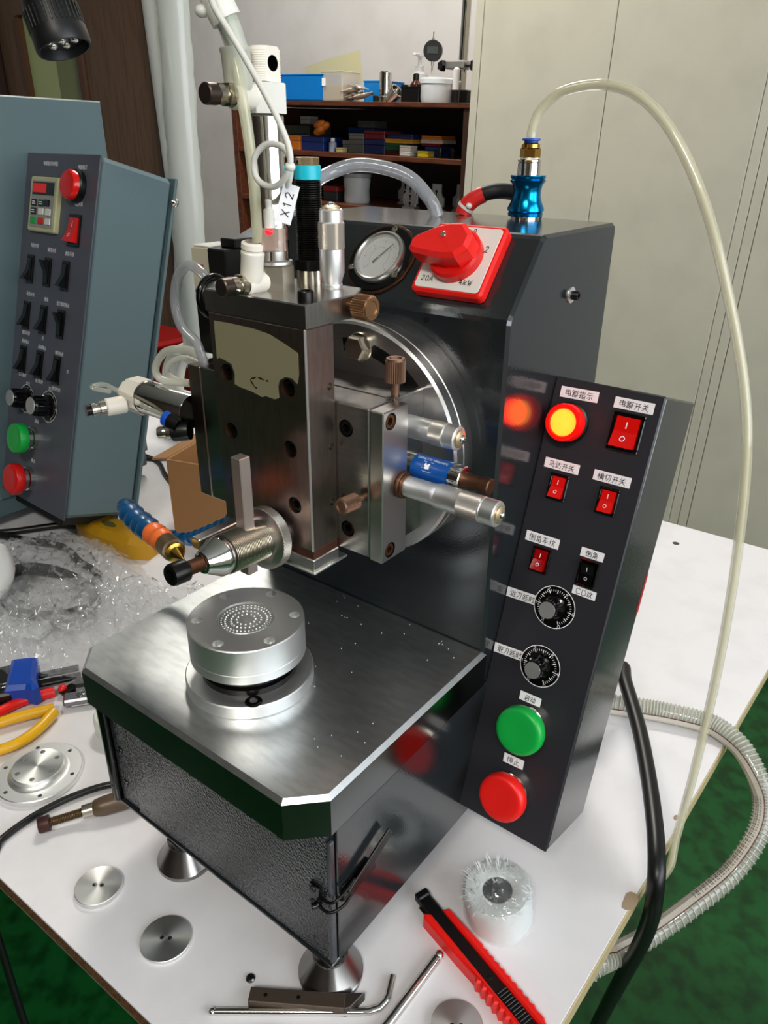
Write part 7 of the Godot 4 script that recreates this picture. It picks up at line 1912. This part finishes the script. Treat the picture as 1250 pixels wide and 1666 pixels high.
func tape_roll() -> void:
	var c := Vector3(0.3050, T, -0.1600)
	var b := Transform3D(Basis(Vector3(0.6, 0, 0.8).normalized(), 0.12), c)
	var r := thing("wrapped_roll", "clear film roll with a frayed edge and a dark hole beside the red knife", "tape roll", at(c.x, c.y, c.z))
	part(r, "film_roll", MB.new().lathe([Vector2(0.0130, 0.0010), Vector2(0.0250, 0.0), Vector2(0.0272, 0.0020), Vector2(0.0270, 0.0290), Vector2(0.0255, 0.0312), Vector2(0.0150, 0.0310), Vector2(0.0120, 0.0290), Vector2(0.0115, 0.0020)], 40).mesh(), sm(0.82, 0.84, 0.83, 0.28), b)
	part(r, "core", MB.new().lathe([Vector2(0.0114, 0.0290), Vector2(0.0110, 0.0060), Vector2(0.0, 0.0050)], 32).mesh(), sm(0.24, 0.25, 0.26, 0.4), b)
	var w := MB.new()
	for k in 170:
		var a := rng.randf() * TAU if k < 60 else rng.randf_range(2.0, 4.6)
		var rr := rng.randf_range(0.016, 0.0255)
		var p := Vector3(cos(a) * rr, rng.randf_range(0.028, 0.034), sin(a) * rr)
		var d := Vector3(cos(a) * rng.randf_range(0.2, 1.0), rng.randf_range(-0.2, 0.9), sin(a) * rng.randf_range(0.2, 1.0)).normalized()
		var s := d.cross(Vector3.UP).normalized() * rng.randf_range(0.0003, 0.0008)
		var l := rng.randf_range(0.003, 0.007) * (1.0 if k < 60 else 1.5)
		w.tri(p - s, p + s, p + d * l)
		w.tri(p + s, p - s, p + d * l - s * 0.3)
	var fr := part(r, "frayed_film", w.mesh(), clear(0.96, 0.97, 0.97, 0.75, 0.15), b, "frayed strands of film")
	fr.set_meta("kind", "stuff")
	var sh := MB.new()
	var fn := FastNoiseLite.new()
	fn.seed = 8
	fn.frequency = 90.0
	for i in 15:
		for k in 61:
			var a := TAU * (k % 60) / 60.0
			var y := 0.0005 + i * 0.0023
			var rr := 0.0282 + 0.0016 * fn.get_noise_3d(cos(a) * 0.028, y, sin(a) * 0.028) - (0.003 if i == 14 else 0.0)
			sh.vert(Vector3(cos(a) * rr, y, -sin(a) * rr), Vector3(cos(a), fn.get_noise_3d(cos(a) * 0.06, y * 2.0, sin(a) * 0.06) * 1.5, -sin(a)))
	for i in 14:
		for k in 60:
			var q := i * 61 + k
			sh.ix.append_array([q, q + 62, q + 1, q, q + 61, q + 62])
	part(r, "outer_film", sh.mesh(), mat.wrap_white, b)
	part(r, "loose_film", film_heap(30, Vector2(0.056, 0.056), 0.014, 51, 0.6), mat.wrap, b * at(-0.001, 0.0300, 0.0))


func hand_tools() -> void:
	# wire stripper with a blue head
	var b := Transform3D(Basis(Vector3.UP, -0.55), Vector3(-0.2620, T, -0.0730)) * Transform3D(Basis().scaled(Vector3.ONE * 1.18), Vector3.ZERO)
	var ws := thing("wire_stripper", "wire stripper with a blue jaw cover and chrome levers", "tool", b)
	var m := MB.new()
	m.xf = Transform3D(Basis(Vector3.RIGHT, -PI / 2), Vector3.ZERO)
	m.prism(PackedVector2Array([Vector2(-0.026, -0.010), Vector2(0.022, -0.014), Vector2(0.026, 0.004), Vector2(0.030, 0.010), Vector2(0.026, 0.016), Vector2(0.012, 0.013), Vector2(-0.022, 0.014)]), 0.004, 0.024, 0.004)
	part(ws, "jaw_cover", m.mesh(), sm(0.03, 0.26, 0.66, 0.35), b)
	part(ws, "jaw_frame", MB.new().box(Vector3(-0.024, 0.002, 0.008), Vector3(0.024, 0.018, 0.022), 0.002).mesh(), mat.black, b)
	part(ws, "lever", MB.new().box(Vector3(-0.030, 0.004, 0.018), Vector3(-0.020, 0.012, 0.052), 0.002).mesh(), mat.chrome, b)
	part(ws, "lever", MB.new().box(Vector3(-0.012, 0.006, 0.020), Vector3(-0.004, 0.014, 0.050), 0.002).mesh(), mat.chrome, b)
	part(ws, "jaw_blade", MB.new().box(Vector3(-0.010, 0.008, -0.050), Vector3(-0.002, 0.012, -0.010), 0.001).box(Vector3(0.003, 0.008, -0.052), Vector3(0.012, 0.012, -0.010), 0.001).mesh(), mat.oxide, b)
	part(ws, "spring_wire", MB.new().tube(curve([Vector3(0.006, 0.019, 0.022), Vector3(0.010, 0.020, 0.016), Vector3(0.008, 0.020, 0.010)], 4), 0.0008, 6).tube(curve([Vector3(0.011, 0.019, 0.022), Vector3(0.015, 0.020, 0.016), Vector3(0.013, 0.020, 0.010)], 4), 0.0008, 6).mesh(), mat.chrome, b)
	# yellow handled pliers
	var yp := thing("pliers", "pair of pliers with bright yellow dipped handles", "pliers", at(-0.20, T, -0.065))
	var yo := Vector3(0.0020, 0, 0.0110)
	for q in [[Vector3(-0.2020, T + 0.0075, -0.0830), Vector3(-0.2160, T + 0.0085, -0.0570), Vector3(-0.2270, T + 0.0085, -0.0300), Vector3(-0.2310, T + 0.0085, 0.0050)], [Vector3(-0.1970, T + 0.0075, -0.0800), Vector3(-0.1860, T + 0.0075, -0.0560), Vector3(-0.1830, T + 0.0075, -0.0300), Vector3(-0.1920, T + 0.0070, -0.0080), Vector3(-0.2060, T + 0.0065, 0.0130)]]:
		var pts := curve(q.map(func(p): return p + yo), 8)
		var rad := []
		for i in pts.size():
			rad.append(lerpf(0.0062, 0.0052, float(i) / pts.size()))
		part(yp, "handle", MB.new().tube(pts, rad, 12).mesh(), sm(0.90, 0.68, 0.05, 0.32), Transform3D(), "yellow dipped handle")
	var jaw := MB.new()
	jaw.xf = Transform3D(Basis(Vector3.UP, 0.92), Vector3(-0.2040, T + 0.003, -0.0860))
	jaw.box(Vector3(0.0, 0, -0.0085), Vector3(0.062, 0.009, 0.0085), 0.002)
	part(yp, "jaw", jaw.mesh(), sm(0.52, 0.52, 0.54, 0.35, 0.9))
	part(yp, "pivot", MB.new().lathe([Vector2(0.0046, 0), Vector2(0.0044, 0.0012), Vector2(0.002, 0.0018), Vector2(0, 0.0018)], 20).mesh(), mat.chrome, at(-0.1930, T + 0.0120, -0.1015))
	# red handled cutter under them
	var rc := thing("red_cutter", "red handled cutter tucked between the blue stripper and the yellow pliers", "cutter", at(-0.235, T, -0.07))
	part(rc, "handle", MB.new().tube(curve([Vector3(-0.2270, T + 0.006, -0.0890), Vector3(-0.2360, T + 0.007, -0.0690), Vector3(-0.2420, T + 0.007, -0.0450), Vector3(-0.2400, T + 0.007, -0.0100)], 8), 0.0058, 12).mesh(), mat.red_bright)
	part(rc, "pivot", MB.new().ball(Vector3(-0.2220, T + 0.009, -0.0960), Vector3(0.005, 0.004, 0.005), 12, 7).mesh(), mat.red_bright)
	part(rc, "blade", MB.new().box(Vector3(-0.2250, T + 0.002, -0.1240), Vector3(-0.2130, T + 0.008, -0.0920), 0.0012).mesh(), mat.oxide)
	# steel rule under the plate corner
	var sr := thing("steel_shears", "steel shear blade lying under the left corner of the base plate", "blade", at(-0.205, T, -0.13))
	var sx := Transform3D(Basis(Vector3.UP, 0.92), Vector3(-0.1700, T + 0.0005, -0.1320))
	part(sr, "blade_body", MB.new().box(Vector3(-0.05, 0, -0.0080), Vector3(0.06, 0.0035, 0.0080), 0.001).mesh(), sm(0.55, 0.55, 0.56, 0.35, 0.9), sx)
	part(sr, "rivet", MB.new().lathe([Vector2(0.0042, 0), Vector2(0.003, 0.0014), Vector2(0, 0.0016)], 18).mesh(), mat.chrome, sx * at(-0.022, 0.0035, 0.0))
	part(sr, "black_grip", MB.new().box(Vector3(-0.048, 0.0005, -0.0240), Vector3(0.004, 0.010, -0.0110), 0.003).mesh(), mat.black, sx)
